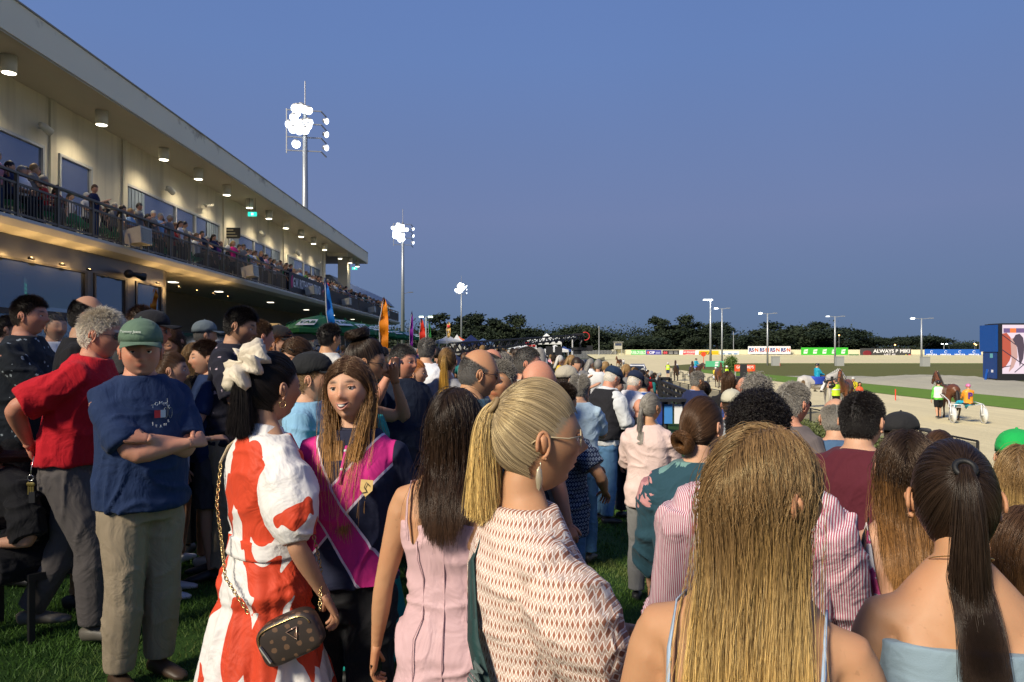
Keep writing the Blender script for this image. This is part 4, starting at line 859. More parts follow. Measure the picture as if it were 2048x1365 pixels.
# box floodlights on the slab edge
for k, (px, d) in enumerate(((247,22.9),(487,33),(610,43.5),(684,53.3),(735,63.5),(762,71))):
    g0 = G(11.35, d, 3.22); t = empty('floodlight_box', g0, PI/2+GD, 'grey box floodlight on the balcony edge, %s along the stand' % ['first','second','third','fourth','fifth','sixth'][k], 'floodlight', 'box floodlights on the balcony edge')
    v = [(-.35,.05,.0),(.35,.05,.0),(.35,-.45,.05),(-.35,-.45,.05),(-.33,.12,.40),(.33,.12,.40),(.36,-.42,.55),(-.36,-.42,.55)]
    mb = MB(); mb.add(v, [(0,3,2,1),(4,5,6,7),(0,1,5,4),(1,2,6,5),(2,3,7,6),(3,0,4,7)]); mb.build('casing', flat((.42,.41,.37), .5), t)
    mb = MB(); mb.add([(-.30,-.458,.10),(.30,-.458,.10),(.31,-.43,.50),(-.31,-.43,.50)], [(0,1,2,3)]); mb.build('lens', flat((.25,.22,.14), .2), t)
    [MB().beam((x,-.1,-.06), (x,-.05,.28), .03, .06).build('bracket', flat((.35,.35,.33), .5), t) for x in (-.38,.38)]
# exit signs, wall spots, hanging heaters
for k, (X, d) in enumerate(((12.95,38.6),(12.75,64))):
    t = empty('exit_sign', G(X, d, ZS-.95), GD, 'lit green exit sign hung below the roof '+('above the middle of the balcony' if k == 0 else 'at the far end of the roof'), 'sign')
    mb = MB(); mb.box((-.22,-.04,0),(.22,.04,.22)); mb.build('sign_box', glow((.02,.55,.42), 1.6), t); mb = MB(); mb.tube([(-.15,0,.22),(-.15,0,.95)], .012, 6); mb.tube([(.15,0,.22),(.15,0,.95)], .012, 6); mb.build('hanger', M_RAIL, t)
    mb = MB(); mb.box((-.05,-.046,.05),(.03,-.042,.17)); mb.tube([(.06,-.045,.05),(.06,-.045,.17)], .012, 5); mb.build('pictogram', glow((.9,.95,.9), 1.5), t)
for k, (d, z, kk) in enumerate(((22.7,6.75,0),(31.2,6.70,0),(35.2,6.85,1),(43,6.75,0),(50.5,6.6,0),(56.5,6.7,1))):
    t = empty('wall_camera' if kk else 'wall_speaker', G(14.1, d, z), PI/2+GD, 'small cream %s on the upper wall of the stand, %s from the near end' % ('camera' if kk else 'speaker', ['first','second','third','fourth','fifth','sixth'][k]), 'camera' if kk else 'speaker')
    mb = MB(); mb.tube([(0,0,0),(0,-.15,-.02)], .03, 8); mb.build('bracket', M_ALU, t); mb = MB()
    if kk: mb.beam((-.25,-.22,-.12), (.25,-.30,.05), .12, .09)
    else: mb.tube([(-.2,-.18,.06),(-.05,-.2,.02),(.2,-.25,-.08)], [.07,.12,.13], 10)
    mb.build('casing', flat((.55,.52,.42), .5), t, not kk)
t = empty('hanging_sign', G(13.9, 38.4, 5.75), GD, 'small black gate sign fixed beside the balcony windows', 'sign'); mb = MB(); mb.box((-.4,-.03,0),(.4,.03,.55)); mb.build('board', M_BLK, t)
for r_ in range(3): mb = MB(); mb.box((-.3,-.034,.1+.15*r_),(.25-.1*r_,-.031,.15+.15*r_)); mb.build('lettering', flat((.45,.42,.3), .6), t)
t = empty('wall_speaker', G(12.0, 23.9, 2.45), PI/2, 'pair of black horn speakers on the dark panel above the windows', 'speaker')
for s_ in (-1, 1): mb = MB(); mb.tube([(0,0,0),(.25*s_,-.15,0),(.5*s_,-.3,-.05)], [.05,.08,.14], 10); mb.build('horn', M_BLK, t, True)
# far wing behind the stand
wing = empty('far_wing', G(13, 84, -CAMZ), 0, 'blue grey awning wing behind the far end of the stand', 'building')
def wpart(name, mb, mat, p=None): o = mb.build(name, mat, p or wing); o.matrix_parent_inverse = Matrix.Translation(-Vector(wing.location)); return o
mb = MB(); gbox(mb, 14.4, 24, 62, 92, 5.3, 6.3); mb.v = [(p[0] + (1.0 if p[2] < CAMZ+5.5 and p[0] > -17 else 0), p[1], p[2]) for p in mb.v]; wpart('awning', mb, flat((.13,.16,.22), .4, .3))
mb = MB(); gbox(mb, 14.8, 15, 62, 90, 3.2, 5.3); wpart('glass_front', mb, M_GLASS2)
for d in range(63, 92, 4): mb = MB(); gbox(mb, 14.7, 14.8, d, d+.15, 3.2, 5.3); wpart('mullion', mb, M_RAIL)
# ================================================================== light towers and poles
ORD = ['nearest','second','third','fourth','fifth','sixth']
def tower(X, d, z, zb, label, heads, rr=.32, bright=60, rod=2.2):
    t = empty('light_tower', (X, d, zb), 0, label, 'light tower', 'tall floodlight towers behind the stand'); h = CAMZ+z-zb
    mb = MB(); mb.tube([(0,0,0),(0,0,h*.5),(0,0,h-rod)], [rr,rr*.75,rr*.5], 14); mb.build('mast', flat((.30,.32,.34), .4, .5), t, True)
    mb = MB(); mb.tube([(0,0,h-rod-.2),(0,0,h)], .05, 6); mb.build('lightning_rod', flat((.3,.3,.32), .4, .5), t)
    r = random.Random(int(d)); up = h-rod
    fr = MB()
    for L in range(4): z_ = up-.3-L*1.15; fr.beam((-1.5,-.25,z_), (1.3,.25,z_), .09); fr.beam((1.3,.25,z_), (1.6,.9,z_-.3), .09)
    fr.beam((-1.5,-.25,up-.2), (-1.5,-.25,up-4), .09); fr.build('frame', flat((.3,.31,.33), .4, .5), t)
    for i in range(22):
            x = -.35+r.gauss(0, .62); z_ = up-1.75+r.gauss(0, .85); x = max(-1.7, min(1.2, x)); z_ = max(up-3.9, min(up-.1, z_)); c = Vector((x, -.35+r.uniform(-.15,.1), z_)); mb = MB(); mb.tube([c+Vector((0,.30,.12)), c+Vector((0,.0,0))], [.16,.38], 12); f = mb.build('lamp_head', flat((.4,.4,.4), .3, .6), t, True)
            mb = MB(); mb.tube([c+Vector((0,.02,.0)), c+Vector((0,-.03,-.012))], [.36,.36], 14); mb.build('lens', glow((.86,.93,1), bright), f)
    for L in range(3):
        c = Vector((1.65, .7, up-1.0-L*1.15)); mb = MB(); mb.tube([c+Vector((-.3,.1,.12)), c], [.16,.3], 10); f = mb.build('lamp_head', flat((.5,.5,.5), .3, .6), t, True); mb = MB(); mb.tube([c+Vector((.0,0,0)), c+Vector((.04,-.02,-.01))], [.27,.27], 10); mb.build('lens', glow((.86,.93,1), bright*.4), f)
    mb = MB(); mb.beam((.2,0,h*.44), (1.1,-.1,h*.45), .06); mb.cbox((1.35,-.12,h*.45), (.75,.3,.12)); mb.build('side_lamp', flat((.12,.12,.13), .4), t)
    return t
tower(-17.66, 64, 23.0, 0, 'tallest brightest floodlight tower rising behind the stand roof', 4, .36, 6)
tower(-18.2, 125, 23.6, 0, 'middle floodlight tower rising past the far end of the stand', 4, .36, 6)
tower(-16.2, 240, 24.0, -1, 'smallest farthest floodlight tower above the dark trees', 5, .34, 6)

def pole(px, ptop, pbot, d, label, arms=((-1,1),(1,0)), w=.12, L=1.6, head=.6):
    X = (px-1024)/F*d; zb = -1.5; z = CAMZ-(ptop-702)/F*d; h = z-zb
    t = empty('lamp_pole', (X, d, zb), 0, label, 'lamp pole', 'lamp poles in the track infield')
    mb = MB(); mb.tube([(0,0,0),(0,0,h*.5),(0,0,h)], [w*1.5,w*1.2,w*.8], 10); mb.build('pole', flat((.42,.44,.45), .4, .4), t, True)
    for sd, on in arms:
        mb = MB(); mb.beam((0,0,h-.15), (sd*L,-.1,h), .10); a = mb.build('arm', flat((.42,.44,.45), .4, .4), t); mb = MB(); mb.cbox((sd*(L+head*.5),-.1,h+.02), (head*1.3,.4,.13)); hd = mb.build('lamp_head', flat((.3,.31,.32), .4), t)
        if on: mb = MB(); mb.cbox((sd*(L+head*.5),-.2,h-.10), (head*1.15,.4,.05)); mb.cbox((sd*(L+head*.5),-.36,h-.0), (head*1.1,.03,.10)); mb.build('lens', glow((.95,1,1), 14 if on == 1 else 3), hd)
    return t
pole(1421,600,725,150,'tall lamp pole with one bright head behind the green tent sign', ((-1,1),(-.2,1)), .16, .5, .9)
pole(1444,617,728,160,'thin lamp pole with twin heads beside the small green tree', ((-1,1),(1,0)), .14, 1.0)
pole(1535,627,732,158,'lamp pole in front of the white racing radio hoarding', ((-1,1),(1,0)), .14, 1.3)
pole(1670,633,733,155,'lamp pole in front of the green betting hoarding', ((-1,2),(1,0)), .14, 1.3)
pole(1843,637,735,150,'lamp pole between the black and blue hoardings', ((-1,1),(1,0)), .14, 1.6)
for k, (px, pt, d, on, lb) in enumerate(((1198,652,290,0,'thin bare mast behind the wire fence'),(1467,664,320,0,'thin grey mast among the trees by the tall lamp pole'),(1888,688,330,1,'short lamp pole with a lit head left of the big screen'),(1898,678,340,0,'timber power pole among the low trees'),(1959,686,340,0,'timber power pole beside the big screen'),(852,634,150,1,'small twin headed car park lamp pole left of the trees'))):
    X = (px-1024)/F*d; z = CAMZ-(pt-702)/F*d; t = empty('lamp_pole' if on else 'mast', (X, d, -1.5), 0, lb, 'lamp pole' if on else 'mast'); h = z+1.5
    mb = MB(); mb.tube([(0,0,0),(0,0,h)], [.16,.10], 8); mb.build('pole', flat((.2,.19,.17) if 'timber' in lb else (.4,.42,.43), .6), t)
    if 'timber' in lb: mb = MB(); mb.cbox((0,0,h-.8), (2.2,.12,.12)); mb.build('crossarm', flat((.1,.08,.06), .8), t)
    if on:
        for sd in (-1, 1): mb = MB(); mb.cbox((sd*.9,-.1,h), (1.0,.5,.2)); mb.cbox((sd*.35,0,h-.05), (.7,.08,.08)); a = mb.build('lamp_head', flat((.3,.3,.3), .4), t); mb = MB(); mb.cbox((sd*.9,-.2,h-.12), (.8,.45,.05)); mb.cbox((sd*.9,-.37,h), (.8,.03,.16)); mb.build('lens', glow((.75,1,.75) if px == 852 else (.95,1,1), 9), a)
for px, py in ((1790,690),(1889+60,688),(1952,690),(1678,671)):
    X = (px-1024)/F*330; t = empty('street_light', (X, 330, -1.5), 0, 'orange street light glowing '+{1790:'above the black hoarding',1949:'just left of the big screen',1952:'behind the blue hoarding',1678:'in the trees above the green hoarding'}[px], 'street light', 'orange street lights in the far trees'); z = CAMZ-(py-702)/F*330+1.5
    mb = MB(); mb.tube([(0,0,0),(0,0,z)], .08, 6); mb.build('pole', flat((.2,.2,.2), .6), t); mb = MB(); mb.ball((0,-.1,z), (.32,.32,.22), 8); mb.build('lamp_head', glow((1,.5,.15), 9), t)
# cabinets at the pole feet
for px, d in ((1551,155),(1679,153),(1850,148)):
    t = MB(); X = (px-1024)/F*d; t.box((X-.75,d-.5,-1.49),(X+.75,d+.5,.35)); t.box((X-.8,d-.55,.353),(X+.8,d+.55,.45)); o = t.build('cabinet', flat((.34,.35,.33), .6)); tag(o, 'grey metal cabinet at the foot of the %s' % {1551:'pole by the white hoarding',1679:'pole by the green hoarding',1850:'pole by the blue hoarding'}[px], 'cabinet', 'grey cabinets at the pole feet')
# ================================================================== trees
def leaf_cloud(r, blobs, n, s):
    B = [blobs[i] for i in r.choice(len(blobs), n, p=np.array([b[3]*b[4]*b[5] for b in blobs])**(2/3)/sum((b[3]*b[4]*b[5])**(2/3) for b in blobs))]
    c = np.array([b[:3] for b in B]); R = np.array([b[3:] for b in B]); d = r.normal(size=(n,3)); d /= np.linalg.norm(d, axis=1, keepdims=True); p = c+d*R*(r.random(n)[:,None]**.38)*(1+.18*r.normal(size=(n,1)))
    a = r.normal(size=(n,3)); a /= np.linalg.norm(a, axis=1, keepdims=True); b = np.cross(a, r.normal(size=(n,3))); b /= np.linalg.norm(b, axis=1, keepdims=True); sz = s*r.uniform(.5,1.3,(n,1)); a, b = a*sz, b*sz*.55
    return np.stack([p-a, p+b, p+a, p-b], 1).reshape(-1, 3)
q = NT('leaf', .7, 0, .2); oi = q.n('ObjectInfo'); c = q.mix(oi.outputs['Random'], (.020,.032,.018), (.038,.050,.024)); c = q.mix(q.noise(.35, 3), c, (.016,.026,.016)); q.color(c); M_LEAF = q.m
M_BARK = flat((.16,.13,.10), .9, 0, .3, 2)
def tree_meshes(seed, kind):
    r = np.random.default_rng(seed); mb = MB(); blobs = []
    H = 1.0; tips = []
    if kind == 'gum':
        mb.tube([(0,0,0),(.02,.01,.25),(-.01,0,.45)], [.022,.017,.012], 6)
        for k in range(7):
            a = k*2.4+r.uniform(-.4,.4); R_ = r.uniform(.13,.36); z = r.uniform(.50,.93); p1 = Vector((math.cos(a)*R_*.45, math.sin(a)*R_*.45, .45+(z-.45)*.5)); p2 = Vector((math.cos(a)*R_, math.sin(a)*R_, z)); mb.tube([(-.01,0,.40+.03*(k%3)), p1, p2], [.010,.006,.003], 5)
            w = r.uniform(.10,.17); blobs.append((p2.x, p2.y, p2.z-.01, w, w, w*.75))
            if r.random() < .7: blobs.append((p1.x*1.4, p1.y*1.4, p1.z+.04, w*.8, w*.8, w*.5))
        blobs.append((0,0,.62,.20,.20,.14)); blobs.append((.05,.02,.45,.22,.22,.12))
    elif kind == 'dense':
        mb.tube([(0,0,0),(0,0,.5)], [.03,.015], 6)
        for k in range(9): a = k*2.4; z = r.uniform(.25,.82); R_ = .25*(1-abs(z-.45)*.9); blobs.append((math.cos(a)*R_, math.sin(a)*R_, z, .2, .2, .16))
        blobs.append((0,0,.5,.28,.28,.36))
    else:
        mb.tube([(0,0,0),(0,0,.5)], [.03,.02], 6)
        for k in range(6): a = k*1.1; blobs.append((math.cos(a)*.35, math.sin(a)*.35, .72+r.uniform(-.06,.08), .24,.24,.13))
        blobs.append((0,0,.80,.34,.34,.16)); mb.tube([(0,0,.4),(.3,0,.68)], [.014,.006], 5); mb.tube([(0,0,.4),(-.3,.1,.7)], [.014,.006], 5)
    V = leaf_cloud(r, blobs, 4200 if kind != 'dense' else 5000, .030); n = len(V)//4
    return mesh('crown', V, np.arange(4*n).reshape(-1, 4), False, [M_LEAF]), mesh('trunk', mb.v, mb.f, True, [M_BARK])
TM = [tree_meshes(10+i, k) for i, k in enumerate(('gum','gum','gum','dense','dense','umb','umb','gum'))]
def tree(px, ptop, wpx, d, kind, desc, group='trees beyond the track', base=-1.5):
    X = (px-1024)/F*d; z = CAMZ-(ptop-702)/F*d; h = (z-base)/.98; w = wpx/F*d; r = random.Random(px*7+int(d)); pool = {'gum':(0,1,2,7),'dense':(3,4),'umb':(5,6)}[kind]; cm, tm = TM[r.choice(pool)]
    t = empty('tree', (X, d, base), r.uniform(0, 6), desc, 'tree', group); t.scale = (w/.58 if kind == 'gum' else w/.70, w/.7, h)
    link('crown', cm, t); link('trunk', tm, t); return t
R_ = random.Random(3)
TL = [(846,684,70,'dense'),(876,658,60,'dense'),(905,628,75,'gum'),(930,640,70,'gum'),(960,672,60,'dense'),(982,632,80,'gum'),(1008,640,60,'gum'),(1036,648,80,'gum'),(1062,662,60,'dense'),(1085,665,60,'dense'),(1105,660,60,'dense'),
 (1135,650,75,'dense'),(1160,644,75,'dense'),(1183,650,60,'dense'),(1212,658,70,'dense'),(1240,678,50,'dense'),(1268,680,60,'dense'),(1290,668,60,'dense'),(1310,672,60,'dense'),(1335,634,70,'gum'),(1362,655,80,'dense'),(1385,672,50,'dense'),(1408,645,60,'gum'),(1436,642,66,'gum'),(1466,672,50,'dense'),(1486,664,50,'gum'),(1510,668,60,'dense'),(1545,650,76,'gum'),(1572,668,60,'dense'),(1600,645,90,'gum'),(1628,648,80,'dense'),(1650,672,60,'dense'),(1678,654,80,'umb'),(1712,673,66,'dense'),(1752,672,38,'umb'),(1778,676,40,'umb'),(1800,673,44,'umb'),(1826,676,36,'umb'),(1846,670,70,'umb'),(1870,682,40,'dense'),(1912,688,60,'dense'),(1945,692,50,'dense'),(1985,690,60,'dense'),(2030,688,70,'dense')]
LW = {'gum':'open crowned gum tree','dense':'dense dark tree','umb':'flat topped tree'}
lm = [(880,'left of the far floodlight tower'),(960,'behind the navy blue tents'),(1080,'behind the crane arm'),(1200,'behind the white marquees'),(1260,'by the judges box'),(1330,'left of the pale forked trunks'),(1400,'behind the red and black hoardings'),(1460,'behind the twin lamp poles'),(1540,'behind the racing radio hoarding'),(1660,'behind the green betting hoarding'),(1740,'between the green and black hoardings'),(1850,'above the black hoarding'),(1960,'left of the big screen'),(2100,'behind the big screen')]
cnt = {}
for px, pt, w, k in TL:
    place = next(b for a, b in lm if px <= a); pos = cnt.get((place, k), 0); cnt[(place, k)] = pos+1; size = 'tall' if pt < 652 else 'medium' if pt < 670 else 'low'
    tree(px, pt, w, 345+R_.uniform(-15, 60), k, '%s %s %s%s' % (size, LW[k], place, ['', ', next right', ', third along', ', fourth along', ', fifth along', ', last along'][pos]))
V = []; r = np.random.default_rng(77)     # the unlit belt of scrub closing the gaps under the crowns
bl = [((px-1024)/F*420, 420+R_.uniform(-8,8), (5 if px < 1720 else 2)+R_.uniform(-1,2), 14, 6, 8+R_.uniform(-1,3) if px < 1720 else 3) for px in range(640, 2120, 26)]
V = leaf_cloud(r, bl, 76000, .6); link('scrub_belt', mesh('scrub', V, np.arange(len(V)).reshape(-1, 4), False, [M_LEAF]), kind='stuff', label='dark belt of scrub behind the trees beyond the track', cat='scrub')
V = leaf_cloud(r, [(-190+ k*14, 300, 2, 12, 6, 7+3*math.sin(k*2)) for k in range(12)], 9000, .8); link('scrub_belt', mesh('scrub', V, np.arange(len(V)).reshape(-1, 4), False, [M_LEAF]), kind='stuff', label='dark trees seen beneath the far wing at the left', cat='scrub')
# bush in the infield
def bush(x, y, z, w, h, label, n=2600, s=.12, col=(.05,.10,.02), cat='bush', nm='bush'):
    r = np.random.default_rng(int(x*10)); V = leaf_cloud(r, [(0,0,h*.55,w/2,w/2,h*.5),(w*.15,0,h*.7,w*.3,w*.3,h*.3),(-w*.2,0,h*.4,w*.3,w*.3,h*.3)], n, s); t = empty(nm, (x, y, z), 0, label, cat)
    link('foliage', mesh('foliage', V, np.arange(len(V)).reshape(-1, 4), False, [flat(col, .7, 0, .4, 3)]), t); mb = MB(); mb.tube([(0,0,0),(0,0,h*.6)], [.06,.03], 6); mb.build('trunk', M_BARK, t)
bush((1461-1024)/F*105, 105, -1.5, 1.9, 2.3, 'round bright green young tree beside the red sign', 3500, .10, (.09,.15,.03), 'tree', 'young_tree')
# ================================================================== outer wall and hoardings
wl = empty('track_wall', (120, 300.7, 0), 0, 'long cream wall around the far turn of the track', 'wall')
xs_ = np.linspace(40, 400, 41)
for i in range(40): mb = MB(); mb.box((xs_[i]-120+.02, 0, .0), (xs_[i+1]-120-.02, .3, 2.05)); mb.build('wall_panel', flat((.74,.69,.47), .8, 0, .06, 1), wl)
def board(px0, px1, pt, pb, d, mat, label, txt=None, tcol=(.8,.8,.8), tsz=.6, n=1, frame=None, name='hoarding', legs=False, extra=None, sx=1):
    x0, x1 = (px0-1024)/F*d, (px1-1024)/F*d; z1, z0 = CAMZ-(pt-702)/F*d, CAMZ-(pb-702)/F*d; w, h = x1-x0, z1-z0
    t = empty(name, ((x0+x1)/2, d, z0), 0, label, 'hoarding' if name == 'hoarding' else 'sign'); mb = MB(); mb.box((-w/2,-.08,0),(w/2,0,h)); mb.build('panel', mat, t)
    mb = MB(); k = int(w/3)+1
    zg = -1.5-z0
    for i in range(k+1): x = -w/2+.1+i*(w-.2)/k; mb.beam((x,.05,max(zg,-3)), (x,.05,h), .12)
    mb.build('posts', flat((.3,.3,.3), .6), t)
    if txt:
        for i in range(n): text(txt, t, flat(tcol, .6, 0, .03), h*tsz, (-w/2+w*(i+.5)/n, -.095, h*.5), sx=sx, ext=.004, bold=.02*h*tsz)
    if extra: extra(t, w, h)
    return t
def cl(*c): return flat(lin(*c), .6, 0, .05)
def rsn(t, w, h):
    for i in range(4):
        x = -w/2+w*(i+.5)/4; text('RS', t, cl(24,50,130), h*.66, (x-h*.26, -.095, h*.5), ext=.004, sx=.9, bold=.03*h); text('N', t, cl(235,80,30), h*.66, (x+h*.42, -.095, h*.5), ext=.004, sx=.9, bold=.03*h)
        mb = MB(); mb.tube([(x-h*.5,-.10,h*.22),(x,-.10,h*.35),(x+h*.3,-.10,h*.75)], .06, 5); mb.build('swoosh', cl(235,80,30), t)
def tab(n):
    def f(t, w, h):
        for i in range(n):
            x = -w/2+w*(i+.5)/n; mb = MB(); q_ = h*.30; mb.add([(x-q_*.95,-.09,h*.22),(x+q_*.6,-.09,h*.22),(x+q_*.95,-.09,h*.78),(x-q_*.75,-.09,h*.70)], [(0,1,2,3)]); lg = mb.build('logo_patch', cl(240,245,240), t); text('TAB', t, cl(30,160,60), h*.26, (x, -.10, h*.5), bold=.01*h)
    return f
DW = 299
board(1262,1291,700.5,711,DW,cl(70,190,90),'green hoarding with white lettering on the far wall, first from the left','PUEBLO',(.8,.85,.8),.8,2,sx=.5)
def csp(t, w, h): text('CSP', t, cl(240,240,250), h*.62, (-w*.12,-.095,h*.5), bold=.02*h); mb = MB(); mb.ball((-w*.36,-.08,h*.5), (h*.26,.03,h*.26), 12); mb.build('logo', cl(225,90,90), t, True); [MB().box((w*.12,-.09,h*(.35+.2*k)),(w*.42,-.085,h*(.43+.2*k))).build('small_print', cl(200,205,240), t) for k in range(2)]
board(1292,1323,700.5,711,DW,cl(48,52,150),'blue hoarding with white initials on the far wall',extra=csp)
def blk(t, w, h): mb = MB(); mb.ball((-w*.38,-.08,h*.5), (h*.24,.03,h*.3), 12); mb.ball((-w*.26,-.08,h*.5), (h*.2,.03,h*.3), 12); mb.build('logo', cl(200,70,80), t, True); [MB().box((x0*w,-.09,h*(.28+.28*k)),(x1*w,-.085,h*(.44+.28*k))).build('small_print', cl(150,150,150), t) for k in range(2) for x0, x1 in ((-.12,.12),(.2,.42))]
board(1325,1358,701,711,DW,cl(40,38,38),'black hoarding with a red logo on the far wall',extra=blk)
def rp(t, w, h): [MB().add([(x-.9,-.09,h*.02),(x+.6,-.09,h*.02),(x+.9,-.09,h*.98),(x-.6,-.09,h*.98)], [(0,1,2,3)]).build('stripe', cl(235,235,235), t) for x in (-w*.44, w*.44)]; text('HIP POCKET', t, cl(240,235,235), h*.42, (0,-.095,h*.62), bold=.01*h); text('WORKWEAR', t, cl(240,235,235), h*.22, (0,-.095,h*.25))
board(1360,1396,701,712,DW,cl(222,70,80),'red and white slanted hoarding on the far wall',extra=rp)
board(1398,1437,702,712.5,DW,cl(238,190,30),'yellow hoarding with black capitals on the far wall',extra=lambda t,w,h: (text('LOGICAL', t, cl(40,35,20), h*.72, (-w*.18,-.095,h*.5), sx=.85, bold=.03*h), text('STAFFING', t, cl(225,150,20), h*.5, (w*.3,-.095,h*.5), sx=.8)))
board(1440,1478,702.5,713,DW,cl(222,228,228),'white hoarding with small blue print on the far wall',extra=lambda t,w,h: [MB().box((x*w,-.09,h*.35),((x+.2)*w,-.085,h*.6)).build('small_print', cl(120,150,190), t) for x in (-.45,-.1,.22)])
board(1496,1581,693,708.5,DW-1,cl(232,232,235),'white hoarding with the racing radio initials four times',extra=rsn)
board(1602,1696,695.5,711,DW-2,cl(60,185,50),'long bright green hoarding with five white betting logos',extra=tab(5))
board(1698,1717.5,709,716.5,DW-4,cl(20,110,60),'small dark green board with one white logo',extra=tab(1))
def miki(t, w, h):
    text('ALWAYS B MIKI', t, cl(225,225,225), h*.52, (w*.12,-.095,h*.66), sx=1.15, bold=.02*h); text('NRT 4B', t, cl(215,210,215), h*.36, (w*.08,-.095,h*.24), sx=1.1, bold=.01*h); mb = MB(); mb.ball((-w*.36,-.08,h*.42), (w*.09,.03,h*.34), 12); mb.build('picture', cl(120,30,40), t, True); mb = MB(); mb.ball((w*.40,-.08,h*.2), (h*.1,.03,h*.1), 10); mb.build('logo', cl(200,190,50), t, True); MB().box((w*.45,-.09,h*.1),(w*.49,-.085,h*.3)).build('logo', cl(220,60,70), t)
board(1720,1822,697,714.5,DW-3,flat((.05,.05,.05), .5, 0, .4, .3),'black hoarding with large silver capitals and a dark red picture',extra=miki)
def mimo(t, w, h):
    for i in range(4): x = -w/2+w*(i+.5)/4; text('MIMOSA', t, cl(235,240,250), h*.30, (x,-.095,h*.36), sx=1.1, bold=.01*h); mb = MB(); mb.tube([(x+h*.14*math.cos(a),-.09,h*.70+h*.15*math.sin(a)) for a in np.linspace(.5,5.6,10)], h*.03, 5); mb.build('logo', cl(230,240,250), t); MB().box((x-h*.3,-.09,h*.12),(x+h*.3,-.085,h*.17)).build('small_print', cl(200,215,245), t)
board(1849,1962,699,716.5,DW-3,cl(30,95,190),'blue hoarding with four white homes logos left of the screen',extra=mimo)
# tent sign, red sign, judges tower
def f1(t, w, h): mb = MB(); q_ = h*.34; x = w*.1; mb.add([(x-q_*.95,-.09,h*.12),(x+q_*.7,-.09,h*.12),(x+q_*.95,-.09,h*.9),(x-q_*.75,-.09,h*.84)], [(0,1,2,3)]); mb.build('logo_patch', cl(240,245,240), t); text('TAB', t, cl(60,160,110), h*.3, (x,-.10,h*.5), bold=.01*h)
board(1411,1448,722.5,734,140,cl(90,190,140),'pale green low barrier sign with a white logo by the tall pole',name='sign',extra=f1)
board(1469,1510,730,743,85,cl(225,75,40),'orange red sign with white serif capitals beside the young tree',name='sign',extra=lambda t,w,h: (text('GARRARD\'S', t, cl(250,240,230), h*.56, (0,-.095,h*.62), sx=.9, bold=.01*h), text('HORSE AND HOUND', t, cl(240,190,60), h*.22, (0,-.095,h*.2))))
t = empty('judges_tower', ((1236-1024)/F*300, 300, 0), 0, 'small cream judges box on legs above the far wall', 'tower')
mb = MB(); mb.box((-1.5,-1.2,2.2),(1.5,1.2,5.0)); mb.build('cabin', flat((.45,.43,.34), .7), t); mb = MB(); mb.box((-1.8,-1.6,5.0),(2.0,1.6,5.2)); mb.build('roof', flat((.35,.35,.33), .6), t); mb = MB(); mb.box((-1.3,-1.23,3.6),(1.3,-1.21,4.6)); mb.build('window', M_GLASS2, t); mb = MB()
for x in (-1.3, 1.3): mb.beam((x,-1,-1), (x,-1,2.2), .2); mb.beam((x,1,-1), (x,1,2.2), .2)
for k in range(6): mb.beam((-3.4+k*.35,-.4,-.2+k*.42), (-3.4+k*.35,.4,-.2+k*.42), .1)
mb.beam((-3.6,-.4,-.4), (-1.5,-.4,2.2), .1); mb.build('stair_frame', flat((.4,.4,.38), .6), t)
t = empty('start_marker', ((1407-1024)/F*130, 130, -1.5), 0, 'orange disc marker on a post beside the pale green sign', 'marker'); mb = MB(); mb.tube([(0,0,0),(0,0,2.3)], .05, 6); mb.build('post', cl(220,80,40), t); mb = MB(); mb.tube([(0,-.06,2.5),(0,.06,2.5)], .42, 16); mb.build('disc', cl(230,80,40), t)
for px, py, d in ((1791,800,47),(1498,758,88),(1560,728,150)):
    X = (px-1024)/F*d; mb = MB(); mb.tube([(X,d,-1.5),(X,d,-.95)], .035, 8); mb.tube([(X,d,-.95),(X,d,-.80)], .037, 8); o = mb.build('distance_peg', cl(220,60,40)); tag(o, 'small red distance peg on the %s' % {1791:'sand in front of the gravel bank',1498:'grass strip by the red sign',1560:'far infield grass'}[px], 'peg')
# chain link fence at the far left of the turn
t = empty('wire_fence', (30, 300, 0), 0, 'grey wire mesh fence running left from the cream wall', 'fence'); mb = MB()
for i in range(16): x = -6+i*1.2-0; mb2 = MB(); mb2.tube([(x,0,-1.5),(x,0,1.9)], .05, 5); mb2.build('fence_post', flat((.3,.3,.3), .5), t)
q = NT('wire', .5, .3); q.color((.25,.26,.27)); q.b.inputs['Alpha'].default_value = .45; mb.box((-6,-.01,-1.5),(12,.01,1.8)); mb.build('mesh_panel', q.m, t)
# ================================================================== track side fence and hedge
t = empty('track_fence', (11, 60, -1.5), 0, 'dark low crowd fence along the edge of the sand track', 'fence')
ysf = list(np.arange(17, 60, 2.4))+list(np.arange(60, 250, 4.5))
for y in ysf: mb = MB(); x = fence_x(y)-.1; mb.tube([(x-11,y-60,0),(x-11,y-60,1.05)], .035, 6); mb.build('fence_post', M_BLK, t)
mb = MB()
for a, b in zip(ysf, ysf[1:]):
    for z in (1.05, .6, .15): mb.beam((fence_x(a)-11.1, a-60, z), (fence_x(b)-11.1, b-60, z), .04)
mb.build('fence_rail', M_BLK, t); q = NT('fence_mesh', .6); q.color((.02,.022,.022)); q.b.inputs['Alpha'].default_value = .6; mb = MB()
for a, b in zip(ysf, ysf[1:]): mb.add([(fence_x(a)-11.08,a-60,.1),(fence_x(b)-11.08,b-60,.1),(fence_x(b)-11.08,b-60,1.0),(fence_x(a)-11.08,a-60,1.0)], [(0,1,2,3)])
mb.build('mesh_panel', q.m, t)
r = np.random.default_rng(5)
